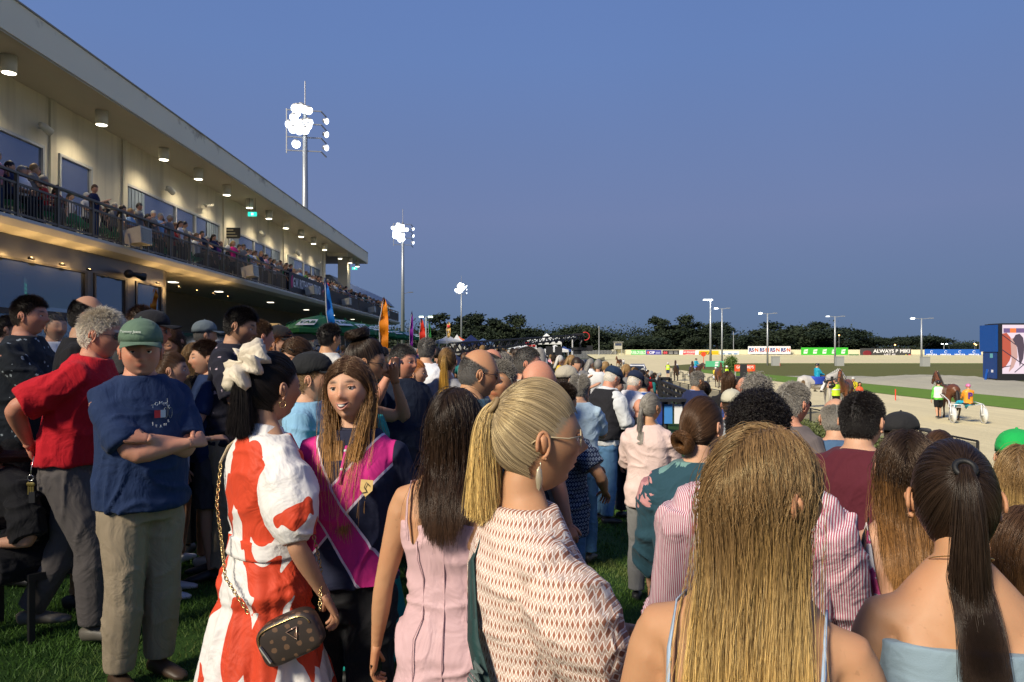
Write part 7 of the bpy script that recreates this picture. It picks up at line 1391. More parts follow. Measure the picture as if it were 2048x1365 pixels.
person(512, 637, 5.7, -25, 'man in a lilac office shirt seen from behind', fat=.45, skin='red', top=(C((.33,.27,.42)), dict(sleeve=.95, sl=.032, loose=.8, col=C((.28,.22,.38)))), bottom=('trousers', C((.25,.2,.15))), hair_=('crop','brown',0,dict(L=1.6)), armR='front', head=(-25,0,0))
person(541, 648, 8.5, -80, 'man in a straw hat behind the lilac shirt', top=(C((.25,.1,.08)),), bottom=('trousers', C(KHAKI)), cap=(C((.42,.27,.10)),'straw'), hair_=('crop','brown'))
person(551, 655, 6.3, -100, 'fair haired man in a black baseball cap facing right', skin='fair', top=(C((.02,.02,.022)), dict(col=True)), bottom=('trousers', C(BLACKC)), cap=(C((.012,.012,.014)),), hair_=('short','ginger',0,dict(L=1.2)), hs=1.14)
person(606, 662, 4.5, 150, 'woman with light brown hair and sunglasses on her head looking down', sex='f', skin='fair', top=(C((.1,.1,.12)),), bottom=('trousers', C(BLACKC)), hair_=('long','brown',0,dict(L=.36, tip=(.35,.22,.10), n=3000)), head=(0,-24,0), glasses=((.05,.035,.025),'head'))
person(615, 710, 3.75, -86, 'boy in a black cap and light blue tee facing right', hs=1.14, skin='fair', top=(C((.22,.42,.60)),), bottom=('shorts', C((.05,.05,.06))), cap=(C((.012,.013,.015)),), hair_=('crop','dblond'))
person(630, 700, 5.0, -90, 'person in a bright blue tee behind the capped boy', top=(C((.01,.06,.42)),), bottom=('shorts', C(BLACKC)), hair_=('short','brown'), H=1.5)
person(654, 646, 6.8, -40, 'dark haired man in an off white tee seen from behind', skin='tan', top=(C((.58,.56,.52)),), bottom=('shorts', C((.1,.1,.1))), hair_=('short','black',0,dict(L=1.3)), glasses=((.02,.02,.02),'head'))
person(668, 700, 7.5, 100, 'ginger haired woman between the sunglasses woman and the white tee', sex='f', skin='fair', top=(C((.2,.2,.22)),), bottom=('trousers', C(BLACKC)), hair_=('bob','ginger',0,dict(L=.2)))
def ex_bun(r_, I): pass
person(716, 668, 3.5, -70, 'woman with a large dark topknot and teal dress touching her face', sex='f', skin='tan', top=(C((.01,.28,.25)), dict(z0=.25, sleeve=None, z1=1.36, flare=.22, name='dress', gather=.012, zc=1.0, loose=.1)), hair_=('bun','dark',0,dict(L=1.35, tie=(0,-.045,.102), n=4200, rad=.0011)), armR='down', armL='face', glasses=(.02,.02,.02), head=(-10,-8,0), shoes=(.02,.02,.02))
def ex_can(r_, I): w = I['arms'][0][2]; MB().tube([Vector(w)+Vector((-.01,.07,-.03)), Vector(w)+Vector((-.01,.07,.10))], .033, 12).build('drink_can', flat((.10,.05,.03), .3, .4), r_, True)
person(800, 688, 5.2, -148, 'grey haired man in a navy polo pointing a finger skyward with a drink', fat=.7, skin='red', hs=1.14, top=(C((.008,.014,.032)), dict(sleeve=.9, sl=.026, loose=.8, col=True)), bottom=('shorts', C(DKN)), hair_=('crop','dgrey',0,dict(L=1.5)), armR='up', armL='relax', head=(30,0,0), extra=ex_can, eyes=True)
person(826, 716, 5.8, -100, 'woman in black standing behind the pointing man', sex='f', skin='fair', top=(C((.01,.01,.012),'sprig',(.4,.4,.4)), dict(z0=.5, flare=.15, name='dress', sleeve=1.2)), hair_=('bun','ginger'), armR='front')
person(852, 673, 7.0, -8, 'man in a crisp white long sleeved shirt seen squarely from behind', top=(C(WHITEC), dict(sleeve=1.9, sl=.024, loose=.9, z0=.98, col=True)), bottom=('trousers', C((.03,.03,.035))), belt=(.01,.01,.01), hair_=('crop','dgrey',0,dict(L=1.5)), armR='front', armL='front')
person(893, 692, 6.0, -10, 'woman with a golden blonde ponytail right of the white shirt', sex='f', top=(C((.3,.3,.32)),), bottom=('trousers', C(BLACKC)), hair_=('ponytail','dblond',0,dict(L=.35, tip=(.5,.3,.06), n=2500)))
person(935, 690, 3.45, -80, 'balding man in a slate blue polo lifting a hand to his sunglasses', fat=.7, skin='tan', nose=1.25, stub=.35, top=(C((.035,.085,.13)), dict(sleeve=.85, sl=.024, loose=.8, col=True)), bottom=('trousers', C(DKN)), hair_=('crop','dgrey',.95,dict(L=.5)), glasses=(.02,.015,.015), armR=((.11,.28,1.50),(1,.3,-.9)), armL='relax', head=(0,-6,0), lean=2)
person(978, 697, 5.9, -62, 'man in a navy suit with cropped grey hair', skin='red', top=(C((.014,.025,.075), rough=.7), dict(sleeve=1.9, sl=.03, inf=.03, loose=.8, z0=.82, col=C(WHITEC), name='jacket')), bottom=('trousers', C((.014,.025,.075))), hair_=('crop','dgrey',.2), hs=1.15)
person(1003, 722, 4.05, 158, 'grey haired man facing the camera with dark eyes', skin='tan', nose=1.2, hs=1.14, top=(C((.03,.035,.05)), dict(col=True, sleeve=1.9)), bottom=('trousers', C(DKN)), hair_=('short','grey'), eyes=True, head=(0,6,0))
person(1004, 705, 6.6, -30, 'person with fluffy silver hair behind the dark eyed man', sex='f', top=(C((.4,.4,.45)),), bottom=('trousers', C(DKN)), hair_=('curly','grey'))
person(1048, 693, 5.7, -95, 'man with a grey crew cut facing right above the bald head', skin='red', nose=1.2, top=(C((.5,.46,.38)), dict(col=True, sleeve=1.9)), bottom=('trousers', C(DKN)), hair_=('crop','dgrey'), hs=1.18)
person(1070, 720, 4.1, -60, 'large bald man right behind the blonde ponytail', fat=.6, skin='red', top=(C((.30,.30,.33)), dict(col=True)), bottom=('trousers', C(DKN)), hs=1.2)
person(1129, 734, 6.8, -72, 'man in a beige cap and maroon top facing right', skin='fair', top=(C((.10,.02,.03)), dict(col=True)), bottom=('trousers', C(DKN)), cap=(C((.42,.38,.30)),), hair_=('crop','dark'), hs=1.12)
person(1158, 750, 6.3, -15, 'grey haired person in a pale blue shirt left of the black vest', skin='fair', top=(C((.42,.55,.66)), dict(sleeve=.8, loose=.8)), bottom=('jeans', C(DEN)), hair_=('short','grey',0,dict(L=1.6)), armR='phone')
person(1120, 762, 4.4, -55, 'heavy person in a navy diamond patterned shirt and jeans behind the blonde woman', sex='f', fat=1.4, skin='tan', top=(C((.015,.025,.06),'diamond',(.35,.42,.50), w=1.3), dict(z0=.74, sleeve=.75, sl=.03, loose=.9)), bottom=('jeans', C((.07,.16,.28))), hair_=('short','dark'), armR=((.20,.22,1.02),(1,-.2,-.4)), armL='front')
def ex_vest(r_, I):
    pass
person(1205, 728, 8.0, -60, 'older man in a black vest, blue jeans and navy cap looking down', fat=.8, skin='red', lean=8, head=(0,-28,0), top=(C((.60,.62,.64)), dict(sleeve=1.9, sl=.03, loose=.8, name='shirt', col=True)), bottom=('jeans', C((.09,.20,.36))), cap=(C((.012,.03,.07)),), hair_=('crop','white'), armR='front', armL='front',
  extra=lambda r_, I: I['garment']('vest', [I['torso'](.93, 1.47, .040, 24, 0, loose=.9), *[limb([(I['bend']((.05*s,-.012,1.425)),.075,.068),(I['bend']((.13*s,-.012,1.405)),.082,.075)], 14) for s in (1,-1)]], C((.014,.014,.018)), .005, 4))
person(1256, 738, 8.4, -50, 'older man in a white shirt, dark navy trousers and navy cap looking down', fat=.5, skin='red', lean=7, head=(0,-26,0), top=(C((.72,.70,.74)), dict(sleeve=1.9, sl=.032, loose=.9, z0=.97, col=True)), bottom=('trousers', C((.018,.032,.060))), belt=(.012,.01,.01), cap=(C((.012,.02,.05)),), hair_=('crop','white'), armR='front', armL='front', extra=lambda r_, I: MB().box((.03,-.165,.90),(.11,-.150,.955)).build('phone', M_BLK, r_))
person(1228, 752, 9.2, -100, 'person in dark shorts half hidden between the two capped men', skin='fair', top=(C((.02,.02,.025)),), bottom=('shorts', C((.02,.02,.022),'sprig',(.4,.4,.4))), hair_=('short','brown'), shoes=(.35,.04,.03))
person(1297, 783, 5.5, -20, 'woman with a long silver ponytail in a pale pink blouse', sex='f', skin='tan', fat=.2, top=(C((.66,.50,.46)), dict(sleeve=1.7, sl=.03, inf=.026, loose=.7, z0=.80)), bottom=('trousers', C((.2,.2,.2))), hair_=('ponytail','grey',0,dict(L=.30, tie=(0,-.095,.0), n=3000)), armR='front', armL='front', head=(-35,0,0), extra=lambda r_, I: MB().box((.02,.40,1.06),(.10,.55,1.20)).build('green_cap', flat((.01,.3,.08), .7), r_))
person(1287, 752, 11, -10, 'man in a bright blue suit beyond the silver ponytail', skin='tan', top=(C((.02,.08,.30)), dict(sleeve=1.9, inf=.03, sl=.03, loose=.8, name='jacket', col=C(WHITEC))), bottom=('trousers', C((.02,.08,.30))), hair_=('crop','dgrey'))
person(1278, 792, 8.0, -30, 'bald person low behind the silver ponytail', skin='red', top=(C((.03,.03,.03)),), bottom=('trousers', C(DKN)), H=1.4)
FLO = C((.020,.060,.085),'floral',(.50,.24,.24),(.14,.26,.25), w=.55)
def ex_AO(r_, I): b = I['bend']; strap(r_, [b((-.03,.08,1.42)), b((-.075,-.02,1.455)), b((-.06,-.10,1.39)), b((.0,-.135,1.28)), b((.05,-.140,1.16)), b((.12,-.11,1.02))], .022, C((.28,.11,.03)), 'bag_strap')
person(1397, 787, 2.85, -28, 'woman with a low brown bun in a teal floral dress and tan bag strap', sex='f', fat=.8, skin='fair', top=(FLO, dict(z0=.42, sleeve=1.55, sl=.035, inf=.024, loose=.7, flare=.12, name='dress', amp=.008)), hair_=('bun','brown',0,dict(L=1.15, tie=(-.01,-.088,-.045), n=12000, rad=.0006, tip=(.10,.045,.015))), armR='front', armL='relax', extra=ex_AO, head=(-22,0,0), shoes=(.45,.15,.08))
person(1507, 772, 2.05, -30, 'man with wet looking curly black hair in a red and white striped shirt', fat=.35, skin='red', top=(C((.62,.58,.60),'stripe',(.38,.08,.13)), dict(sleeve=1.7, sl=.034, inf=.026, loose=.9, col=True, amp=.009)), bottom=('trousers', C(DKN)), hair_=('curly','black',.0,dict(n=8000, rad=.0009, L=.5)), armL='down', armR='front', head=(-20,0,0))
person(1580, 762, 4.4, -62, 'man with swept grey hair and dark glasses above the blonde head', skin='red', nose=1.2, top=(C((.12,.1,.1)), dict(col=True)), bottom=('trousers', C(DKN)), hair_=('short','grey',0,dict(L=1.0)), glasses=(.015,.012,.012))
person(1512, 752, 5.3, -35, 'person with thick wavy grey hair left of the man with dark glasses', skin='tan', top=(C((.3,.32,.35)), dict(col=True)), bottom=('trousers', C(DKN)), hair_=('curly','grey',0,dict(L=1.2, n=1800, rad=.0016)), hs=1.15)
person(1718, 784, 3.35, -48, 'man with short black hair in a maroon shirt', fat=.5, skin='fair', top=(C((.085,.012,.022)), dict(sleeve=1.0, sl=.035, loose=.9, col=True, amp=.009)), bottom=('trousers', C(DKN)), hair_=('short','black',0,dict(L=.75)), armR='front', hs=1.16)
person(1672, 792, 4.3, -20, 'man with thinning grey hair and denim shirt behind the maroon shirt', skin='fair', top=(C((.06,.12,.22)), dict(sleeve=1.9, col=True)), bottom=('trousers', C(DKN)), hair_=('crop','grey',.6))
person(1760, 880, 3.9, -40, 'short person in a blue denim shirt right of the maroon shirt', skin='fair', top=(C((.05,.12,.25)), dict(sleeve=1.9)), bottom=('jeans', C(DEN)), hair_=('short','dark'), H=1.32)
def ex_AU(r_, I):
    b = I['bend']; m = C((.68,.66,.66),'floral',(.55,.08,.22), w=1.2)
    for sd in (1,-1): strap(r_, [b((.085*sd,-.112,1.22)), b((.108*sd,-.118,1.32)), b((.115*sd,-.085,1.40)), b((.112*sd,-.02,1.448)), b((.11*sd,.06,1.40)), b((.1*sd,.11,1.30))], .018, m)
    strap(r_, [b((-.10,.02,1.46)), b((-.125,-.06,1.43)), b((-.15,-.115,1.30)), b((-.16,-.12,1.12)), b((-.19,-.05,.95))], .010, C(BLACKC), 'bag_strap')
person(1815, 850, 2.10, -18, 'woman with shoulder length brown hair in a white dress with pink flowers', sex='f', skin='fair', fat=.2, top=(C((.68,.66,.66),'floral',(.55,.06,.20),(.60,.20,.32), w=1.25), dict(z0=.4, z1=1.25, sleeve=None, inf=.010, loose=.1, flare=.22, gather=.012, zc=1.05, name='dress')), hair_=('long','dark',0,dict(L=.27, tip=(.20,.10,.035), n=14000, rad=.0006, vol=1.1, seed=44)), head=(-10,0,0), extra=ex_AU)
person(1795, 828, 4.6, -80, 'person in a black mesh baseball cap facing the track', skin='fair', top=(C((.03,.03,.04)),), bottom=('trousers', C(DKN)), cap=(C((.018,.018,.02)),), hair_=('crop','dark'), hs=1.1)
person(1873, 856, 3.7, -60, 'brown haired woman with amber sunglasses pushed up', sex='f', skin='fair', top=(C((.2,.2,.22)),), bottom=('trousers', C(DKN)), hair_=('bun','brown',0,dict(tie=(0,-.09,.0))), glasses=((.35,.20,.04),'head'))
person(2032, 862, 3.5, -40, 'person in a bright green cap at the right edge', top=(C((.1,.1,.12)),), bottom=('trousers', C(DKN)), cap=(C((.01,.38,.08)),), hair_=('crop','brown'))
person(2040, 880, 2.6, -40, 'woman with a dark blonde bob and bare shoulders at the right edge', sex='f', skin='tan', top=(C((.45,.38,.28)), dict(z1=1.25, sleeve=None, inf=.01, loose=.1)), bottom=('skirt', C(BLACKC)), hair_=('bob','dblond',0,dict(L=.24, tip=(.5,.35,.14), n=5500)))
person(2062, 1012, 1.75, -20, 'child with wavy brown hair cut off by the right edge', sex='f', skin='fair', top=(C((.02,.02,.025)),), bottom=('skirt', C(BLACKC)), hair_=('bob','brown',0,dict(L=.26, tip=(.16,.08,.03), n=6000)), hs=1.2)
# --- media people by the gate
person(1391, 742, 10.4, -70, 'man in a navy suit with swept grey hair by the gate', skin='tan', top=(C((.014,.022,.075)), dict(sleeve=1.9, inf=.03, sl=.03, loose=.8, col=C((.3,.35,.6)), name='jacket')), bottom=('trousers', C((.014,.022,.07))), hair_=('short','grey',0,dict(L=1.3)))
person(1411, 762, 10.8, -10, 'woman with short dark hair and bare shoulders beside the navy suit', sex='f', skin='tan', top=(C((.06,.05,.03)), dict(sleeve=None, z1=1.38)), bottom=('skirt', C((.06,.05,.03))), hair_=('bun','dark',0,dict(L=.5)))
def ex_cam(r_, I): w = Vector(I['arms'][0][2]); mb = MB(); mb.cbox(tuple(w+Vector((.06,.05,.06))), (.16,.30,.20)); mb.tube([w+Vector((.06,.2,.06)), w+Vector((.06,.36,.06))], .06, 10); mb.cbox(tuple(w+Vector((.06,-.02,.22))), (.08,.10,.18)); mb.build('video_camera', M_BLK, r_)
person(1457, 740, 9.6, -15, 'woman with long dark brown hair in black operating a camera', sex='f', skin='fair', top=(C(BLACKC), dict(sleeve=1.9, inf=.03, name='jacket')), bottom=('trousers', C(BLACKC)), hair_=('long','brown',0,dict(L=.35, n=1600)), armR='camera', extra=ex_cam)
person(1487, 752, 9.4, -30, 'bald man in a blue suit right of the camera operator', skin='red', top=(C((.04,.07,.25)), dict(sleeve=1.9, inf=.03, name='jacket')), bottom=('trousers', C(DKN)))
person(1462, 780, 6.2, -30, 'person in a cream cap low behind the curly haired man', skin='red', top=(C((.2,.2,.2)),), bottom=('trousers', C(DKN)), cap=(C((.50,.47,.36)),), hair_=('crop','brown'))
# --- on the sand
def on_sand(px, py): return (CAMZ+1.5)*F/(py-702)
def hivis(r_, I): 
    for z in (1.08, 1.22): v, q = I['rings']([(I['bend']((0,0,z+dz)),)+tuple(x_+.046 for x_ in secs_at(I['S'], z))+(0,) for dz in (-.025,.025)], 24); link('reflective_band', mesh('band', v, q, True, [flat((.65,.66,.68), .3)]), r_)
LIME = flat((.50,.75,.02), .6, 0, .1)
vestf = lambda r_, I: (I['garment']('vest', [I['torso'](.93, 1.46, .036, 24, 0, loose=.8), *[limb([(I['bend']((.05*s,-.012,1.42)),.07,.065),(I['bend']((.13*s,-.012,1.40)),.078,.072)], 12) for s in (1,-1)]], LIME, .003, 4), hivis(r_, I))
d = on_sand(0, 757); person(1336, 720, d, 160, 'attendant in a lime vest and white helmet between the trotters', 'attendants on the sand', top=(C((.02,.02,.03)), dict(sleeve=.7)), bottom=('shorts', C((.02,.03,.08))), zbase=-1.5, extra=lambda r_, I: (vestf(r_, I), helmet(r_, I, (.7,.7,.7))), H=1.8)
d = on_sand(0, 772); person(1453, 740, d, 200, 'attendant in a lime vest and white helmet left of the red sign', 'attendants on the sand', top=(C((.02,.02,.03)), dict(sleeve=.7)), bottom=('shorts', C((.02,.03,.08))), zbase=-1.5, extra=lambda r_, I: (vestf(r_, I), helmet(r_, I, (.7,.7,.7))), H=1.8)
d = on_sand(0, 829); person(1607, 752, d, 10, 'woman in a yellow and purple floral mini dress standing on the sand', sex='f', skin='fair', top=(C((.45,.38,.26),'floral',(.10,.06,.16),(.55,.40,.05), w=2.2), dict(z0=.62, sleeve=1.7, sl=.035, flare=.12, name='dress')), hair_=('long','dblond',0,dict(L=.40, tip=(.5,.36,.18), n=1500)), zbase=-1.5, H=1.68, shoes=(.4,.3,.25))
d = on_sand(0, 832); person(1672, 748, d, 40, 'cameraman in a lime safety vest filming the horses', None, fat=.7, top=(C(BLACKC), dict(sleeve=.8)), bottom=('shorts', C(BLACKC)), hair_=('crop','dgrey'), zbase=-1.5, H=1.8, armR='camera', armL='camera', extra=lambda r_, I: (vestf(r_, I), ex_cam(r_, I)))
d = on_sand(0, 832); person(1719, 764, d+.5, 170, 'woman in an orange safety vest facing the camera on the sand', None, sex='f', skin='tan', top=(flat((.75,.10,.02), .6), dict(sleeve=None, inf=.03)), bottom=('trousers', C(BLACKC)), hair_=('long','dark',0,dict(L=.35, n=1400)), zbase=-1.5, H=1.62, extra=hivis)
d = on_sand(0, 838); person(1877, 761, d, -20, 'horse handler in white vest with green sleeves and black helmet', None, fat=.4, skin='fair', top=(flat((.10,.50,.04), .6), dict(sleeve=1.9, loose=.7)), bottom=('shorts', C(BLACKC)), zbase=-1.5, H=1.76, armR=((.42,.32,1.42),(.6,.1,-1)), legs='walk', hair_=('crop','brown'), extra=lambda r_, I: (I['garment']('vest', [I['torso'](.95, 1.46, .036, 24, 0, loose=.8), *[limb([(I['bend']((.05*s,-.012,1.42)),.07,.065),(I['bend']((.13*s,-.012,1.40)),.078,.072)], 12) for s in (1,-1)]], flat((.66,.68,.66), .6), .003, 4), helmet(r_, I, (.02,.02,.02))))
# --- seated woman in black at the lower left
def ex_K(r_, I):
    for sx_ in (-.24,.24):
        for sy_ in (-.25,.2): mb = MB(); mb.beam((sx_,sy_,-.44),(sx_,sy_,.02 if sy_ > 0 else .45),.03); mb.build('chair_leg', M_BLK, r_)
seat = person(0, 772, 4.4, 142, 'seated woman in loose black with bare knees and white sandals at the left edge', sex='f', fat=1.6, skin='fair', lean=34, top=(C(BLACKC), dict(z0=.80, sleeve=.95, sl=.04, inf=.03, loose=1, name='dress')), hair_=('bob','dark',0,dict(L=.2, n=2500)), head=(0,-25,0), legs='sit', armR='front', armL='front', H=1.72, x=(108-1024)/F*4.4, zbase=-.44, shoes=(.70,.70,.68), extra=lambda r_, I: I['garment']('skirt', [limb([(np.array(I['LG'][k][0]),.125,.13),(lerp(I['LG'][k][0], I['LG'][k][1], .5),.125,.12),(lerp(I['LG'][k][0], I['LG'][k][1], .86),.115,.105)], 14) for k in (0,1)]+[I['torso'](.78,1.0,.03)], C(BLACKC), .006, 2))
ch = empty('chair', ((108-1024)/F*4.4, 4.4, 0), RAD(142), 'black folding chair under the seated woman in black', 'chair'); MB().box((-.25,-.25,.34),(.25,.22,.38)).build('seat', M_BLK, ch); MB().box((-.25,-.29,.38),(.25,-.26,.80)).build('backrest', M_BLK, ch)
for sx_ in (-.23,.23):
    for sy_ in (-.24,.2): MB().beam((sx_,sy_,0),(sx_,sy_,.34),.03).build('leg', M_BLK, ch)
flush()
# ================================================================== crowd figures (small in the photo: one mesh each, shared)
q = NT('crowd_top', .85, 0, .2); oi = q.n('ObjectInfo'); n = q.noise(6, 3); q.color(q.mix(1, oi.outputs['Color'], q.ramp(n, [(.2,.75),(.8,1.)]), 'MULTIPLY')); CM_TOP = q.m
q = NT('crowd_skin', .5, 0, .3); oi = q.n('ObjectInfo'); q.color(q.ramp(oi.outputs['Random'], [(0,(.38,.20,.12)),(.3,(.52,.30,.20)),(.8,(.50,.26,.17)),(1,(.28,.15,.09))])); CM_SK = q.m
q = NT('crowd_hair', .5, 0, .3); oi = q.n('ObjectInfo'); q.color(q.ramp(q.math('FRACT', q.math('MULTIPLY', oi.outputs['Random'], 7.3)), [(0,(.012,.009,.008)),(.35,(.03,.018,.012)),(.55,(.08,.04,.02)),(.7,(.25,.15,.06)),(.8,(.2,.19,.18)),(.92,(.5,.48,.45)),(1,(.01,.01,.01))], 'CONSTANT')); CM_HR = q.m
q = NT('crowd_legs', .85, 0, .2); oi = q.n('ObjectInfo'); q.color(q.ramp(q.math('FRACT', q.math('MULTIPLY', oi.outputs['Random'], 13.7)), [(0,(.012,.014,.025)),(.4,(.03,.05,.11)),(.6,(.03,.03,.03)),(.75,(.30,.24,.16)),(.9,(.12,.11,.10)),(1,(.4,.4,.4))], 'CONSTANT')); CM_LG = q.m
def crowd_mesh(seed, sit, sex, armR='front', armL='down', hairy=0, n=8, hd=(16,12), low=False, headyaw=0):
    S = MALE if sex == 'm' else FEM; dz = -.44 if sit else 0; L = []; MI = []
    def put(vq, mi): L.append(vq); MI.append(np.full(len(vq[1]), mi))
    zs = (.90,1.0,1.12,1.25,1.36,1.42,1.48); put(rings([((0,0,z+dz),)+tuple(a+.014 for a in secs_at(S, z))+(0,) for z in zs], n+2), 2)
    shx = .175 if sex == 'm' else .15; k = 1. if sex == 'm' else .8; ln = .0
    for sd, ps in ((1, armR), (-1, armL)):
        tgt, pole = ARMS[ps]; sh = np.array((shx*sd, 0, 1.39+dz)); w = np.array((tgt[0]*sd, tgt[1], tgt[2]+dz)); e, w = ik(sh, w, .29, .26, (pole[0]*sd, pole[1], pole[2]))
        put(limb([(sh-np.array((.05*sd,0,0)),.06*k,.06*k),(sh,.068*k,.066*k),(lerp(sh,e,.6),.060*k,.058*k)], n-1), 2); put(limb([(lerp(sh,e,.5),.046*k,.046*k),(e,.040*k,.040*k),(w,.028*k,.024*k),(w+(w-e)/np.linalg.norm(w-e)*.10,.038*k,.022*k),(w+(w-e)/np.linalg.norm(w-e)*.16,.018*k,.014*k)], n-1), 0)
    for sd in (1, -1):
        hp = np.array((.09*sd,0,.92+dz)); kn = np.array((.10*sd,.03,.50)); an = np.array((.10*sd,0,.06))
        if sit: kn = np.array((.13*sd,.42,.48)); an = np.array((.13*sd,.40,.06))
        put(limb([(hp,.092,.092),(lerp(hp,kn,.5),.080,.080),(kn,.060,.060),(lerp(kn,an,.35),.060,.06),(an,.045,.045)], n), 3); put(limb([(an+(0,-.08,-.02),.03,.03),(an+(0,.05,-.02),.045,.035),(an+(0,.18,-.04),.03,.015)], 6, (1,0,0)), 3)
    put(rings([((0,-.01,1.42+dz),.06*k,.06,.06,0),((0,.0,1.52+dz),.05,.05,.05,0),((0,.01,1.58+dz),.045,.045,.045,0)], n), 0)
    v, q_, m_ = head_mesh(hd[0], hd[1], sex, 0, 0, hairline(0)); M = rot3(RAD(headyaw), -.08)*1.12; hc = np.array((0,.02,1.625+dz)); hv = v.copy(); isH = m_[:,1] > .5
    hv[isH] *= 1.05; L.append((hv @ M.T+hc, q_)); MI.append(np.where(isH[q_].sum(1) >= 2, 1, 0))
    if hairy: put(rings([(M @ np.array((0,-.03-.02*j,.09-.075*j))+hc,.075+.012*min(j,2)-.012*max(0,j-2),.03,.045+.015*min(j,1),0) for j in range(int(4+hairy))], n+2), 1)
    V, Q = cat_mesh(L); return mesh('crowd_person', V, Q, True, [CM_SK, CM_HR, CM_TOP, CM_LG], np.concatenate(MI))
SITS = [crowd_mesh(1,1,'m','front','front',headyaw=10), crowd_mesh(2,1,'f','front','relax',1.5,headyaw=-25), crowd_mesh(3,1,'m','face','front',headyaw=-15), crowd_mesh(4,1,'f','lean','front',2,headyaw=30), crowd_mesh(5,1,'m','lean','lean')]
STAN = [crowd_mesh(11,0,'m','down','down'), crowd_mesh(12,0,'f','relax','front',2,headyaw=-20), crowd_mesh(13,0,'m','crossA','crossB',headyaw=20), crowd_mesh(14,0,'f','down','phone',1,headyaw=15), crowd_mesh(15,0,'m','phone','relax',headyaw=-30), crowd_mesh(16,0,'m','lean','lean',headyaw=5), crowd_mesh(17,0,'f','down','hip',3)]
CC = [('white',(.72,.72,.74)),('black',(.012,.012,.014)),('navy blue',(.012,.02,.07)),('light blue',(.25,.40,.62)),('grey',(.18,.18,.19)),('red',(.48,.03,.03)),('pink',(.60,.28,.34)),('green',(.02,.25,.06)),('maroon',(.13,.02,.03)),('beige',(.45,.36,.25)),('royal blue',(.02,.08,.45)),('yellow',(.65,.45,.05)),('purple',(.14,.04,.18)),('teal',(.02,.18,.19))]
CWt = [16,16,13,9,8,4,7,3,3,8,3,2,2,2]
def crowd_person(x, y, z, yaw, pool, where, group, r, s=None, col=None):
    c = col or r.choices(CC, CWt)[0]; i = r.randrange(len(pool)); m = pool[i]; o = link('person', m, None, (x, y, z), (0, 0, RAD(yaw))); s = s or r.uniform(.93, 1.05); o.scale = (s, s, s); o.color = (*c[1], 1)
    tag(o, '', 'person', group); o['category'] = 'person'; LAB.append((o, c[0], pool is SITS, where, group)); return o
LAB = []
r = random.Random(21)
FL = CAMZ+ZF-.02
secn = lambda d: 'near the first downlights' if d < 25 else 'below the exit sign' if d < 34 else 'left of the stand banner' if d < 41 else 'above the stand banner' if d < 49 else 'past the stand banner' if d < 60 else 'at the far end of the balcony'
# green bucket chairs
cs = [(np.array((0,-.02,z)), a, b, c, 0.) for z, a, b, c in ((.40,.20,.19,.20),(.44,.24,.23,.24),(.56,.27,.24,.27))]
mbc = MB(); 
def chair_mesh():
    V = []; Fc = []; n = 14
    for j, (z, rr) in enumerate(((.42,.06),(.40,.20),(.46,.26),(.62,.28),(.80,.29))):
        for i in range(n):
            a = 2*PI*i/n; back = max(0, -math.sin(a)) ; zz = z if j < 3 else .46+(z-.46)*(.25+.95*back if j == 3 else .25+.95*back); V.append((rr*math.cos(a), rr*math.sin(a)*.95, zz))
    for j in range(4):
        for i in range(n): Fc.append((j*n+i, j*n+(i+1) % n, (j+1)*n+(i+1) % n, (j+1)*n+i))
    Fc.append(tuple(range(n))[::-1]); return mesh('shell', V, Fc, True, [flat((.01,.16,.06), .4, 0, .05)])
CH = chair_mesh(); lg = MB()
for sx_ in (-.2,.2):
    for sy_ in (-.2,.2): lg.tube([(sx_*.8,sy_*.8,.42),(sx_,sy_,0)], .014, 5)
CL = mesh('chair_frame', lg.v, lg.f, False, [M_RAIL]); CL_ = CL
k = 0; d = 15.2; A_ = []
while d < 80:
    g = G(12.35+r.uniform(-.06,.10), d, ZF-.02)
    if 20.6 < d < 21.8 or 23.3 < d < 24.1 or r.random() < .04:
        t = empty('chair', (g[0], g[1], FL), RAD(-90+r.uniform(-30,30)), 'empty green bucket chair behind the balcony rail %s' % secn(d), 'chair', 'green bucket chairs on the balcony'); link('shell', CH, t); link('legs', CL_, t)['kind'] = 'stuff'; d += .62; continue
    sit = d < 34 and r.random() < .6
    if sit and d < 31: t = empty('chair', (g[0]-.02, g[1], FL), RAD(-90), 'green bucket chair under a seated balcony guest %s' % secn(d), 'chair', 'green bucket chairs on the balcony'); link('shell', CH, t); link('legs', CL_, t)['kind'] = 'stuff'
    pink = 33.6 < d < 34.3
    crowd_person(g[0]+(.1 if not sit else 0), g[1], FL+(.10 if sit else 0), -90+r.uniform(-35,25), SITS if sit else STAN, '%s the balcony rail %s' % ('seated behind' if sit else 'leaning at', secn(d)), 'guests along the balcony rail', r, 1.10 if sit else None, ('pink', (.62,.03,.22)) if pink else None); k += 1
    if d < 46 and r.random() < .5: g = G(12.78+r.uniform(-.1,.1), d+.25, 0); crowd_person(g[0], g[1], FL, -90+r.uniform(-45,30), STAN, '', 'guests along the balcony rail', r)
    d += r.uniform(.44,.56) if d < 50 else r.uniform(.7,1.0)
d = 16.5
while d < 50:
    g = G(13.05+r.uniform(-.15,.2), d, 0); sit = d < 30 and r.random() < .35
    if r.random() < .9: crowd_person(g[0], g[1], FL, -90+r.uniform(-45,40), SITS if sit else STAN, 'in the back row by the balcony windows %s' % secn(d), 'guests in the back row of the balcony', r, 1.08 if sit else None); k += 1
    d += r.uniform(.75,1.1)
NB = k
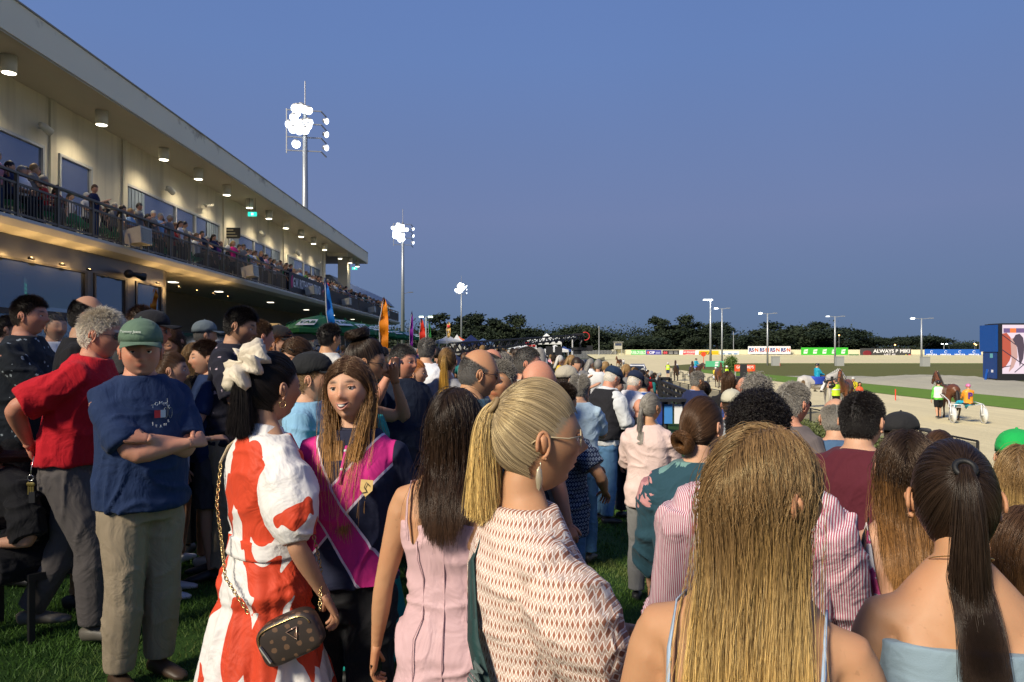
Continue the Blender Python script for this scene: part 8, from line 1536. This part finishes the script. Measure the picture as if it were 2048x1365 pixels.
# lawn crowd
taken = []
def free(x, y, m=.42):
    for a, b in taken:
        if abs(a-x) < m and abs(b-y) < m: return False
    taken.append((x, y)); return True
k = 0; tries = 0
def where_of(x, y):
    px = 1024+x/y*F
    return 'in the distant crowd under the green umbrellas' if px < 830 else 'in the distant crowd below the white tents' if px < 1060 else 'in the distant crowd before the crane head' if px < 1180 else 'in the distant crowd pressed to the track fence'
cand = []
while len(cand) < 1500 and tries < 60000:
    tries += 1; y = 8+ (r.random()**1.0)*130; x = r.uniform(-13, fence_x(y)-1.2); px = 1024+x/y*F
    if y < 12.5 and x > -1.2: continue
    if y < 16 and x > 1.2: continue
    if px > 1320 or px < 330: continue
    if y > 30 and x < -5 and r.random() < .7: continue
    if any(abs(x-sp_(a, c)) < .35 and abs(y-c) < .4 for a, b, c in UM): continue
    if x > 4.5+y*.02 or r.random() < .75:
        if free(x, y, .5 if y < 60 else .42): cand.append((x, y))
cand.sort(key=lambda a: a[1]); far = []
for x, y in cand:
    if k < 60: crowd_person(x, y, gz(x, y), -35+r.gauss(0, 45), STAN, where_of(x, y), 'people in the distant lawn crowd', r, r.uniform(.87,.95) if y < 22 and x < 0 else None); k += 1
    else: far.append((x, y))
LOWM = [crowd_mesh(31,0,'m','down','front',n=6,hd=(8,8)), crowd_mesh(32,0,'f','relax','down',1,n=6,hd=(8,8)), crowd_mesh(33,0,'m','crossA','crossB',n=6,hd=(8,8))]
def arr(m): V = np.empty(len(m.vertices)*3, np.float32); m.vertices.foreach_get('co', V); Q = np.empty(len(m.loops), np.int32); m.loops.foreach_get('vertex_index', Q); MI = np.empty(len(m.polygons), np.int32); m.polygons.foreach_get('material_index', MI); return V.reshape(-1,3), Q.reshape(-1,4), MI
AR = [arr(m) for m in LOWM]; L = []; MI = []; C4 = []
for x, y in far[:700]:
    V, Q, mi = AR[r.randrange(3)]; a = RAD(-35+r.gauss(0,45)); c_, s_ = math.cos(a), math.sin(a); sc_ = r.uniform(.93,1.05); W2 = np.stack([V[:,0]*c_-V[:,1]*s_, V[:,0]*s_+V[:,1]*c_, V[:,2]], 1)*sc_+np.array((x, y, gz(x, y))); L.append((W2, Q)); MI.append(mi)
    tc_ = r.choices(CC, CWt)[0][1]; h_ = r.choice([(.012,.009,.008),(.03,.018,.012),(.2,.12,.05),(.3,.3,.28),(.02,.014,.01)]); s2 = r.choice([(.5,.29,.19),(.46,.25,.16),(.3,.17,.1)]); l_ = r.choice([(.012,.014,.025),(.03,.05,.11),(.3,.24,.16)])
    C4.append(np.array([s2, h_, tc_, l_])[mi])
q = NT('far_crowd_mat', .8, 0, .2); at = q.n('Attribute', attribute_name='dye'); q.color(at.outputs['Color']); V, Q = cat_mesh(L); m = mesh('crowd', V, Q, True, [q.m]); C4 = np.vstack(C4); C4 = np.hstack([C4, np.ones((len(C4),1))]); ribbons_attr(m, 'dye', 'FACE', C4, 'FLOAT_COLOR') if False else None
a = m.attributes.new('dye', 'FLOAT_COLOR', 'FACE'); a.data.foreach_set('color', C4.astype(np.float32).ravel()); link('crowd', m, kind='stuff', label='dense mass of people far along the track fence', cat='crowd')

def nth(i): return '%d%s' % (i, 'th' if 10 <= i % 100 <= 20 else {1:'st',2:'nd',3:'rd'}.get(i % 10, 'th'))
from collections import defaultdict
CHS = defaultdict(list); D = defaultdict(list)
for o in COL.objects:
    if o.get('group') == 'green bucket chairs on the balcony': CHS['empty' if o['label'].startswith('empty') else 'occupied'].append((o.location.x/o.location.y, o.name, o))
for kx, L in CHS.items():
    for i, (a, n_, o) in enumerate(sorted(L)): o['label'] = '%s green bucket chair behind the balcony rail, %s %s one from the left' % (kx, nth(i+1), kx)
for o, c, sit, w, g in LAB: D[(c, g)].append((o.location.x/o.location.y, o, sit))
for (c, g), L in D.items():
    L.sort(key=lambda a: a[0]); pl = {'guests along the balcony rail':'at the balcony rail','guests in the back row of the balcony':'in the back row of the balcony'}.get(g, 'in the distant lawn crowd')
    for i, (a, o, sit) in enumerate(L): o['label'] = '%s guest %s, %s%s top from the left' % ('seated' if sit else 'standing', pl, '' if i == 0 and False else nth(i+1)+' ', c)
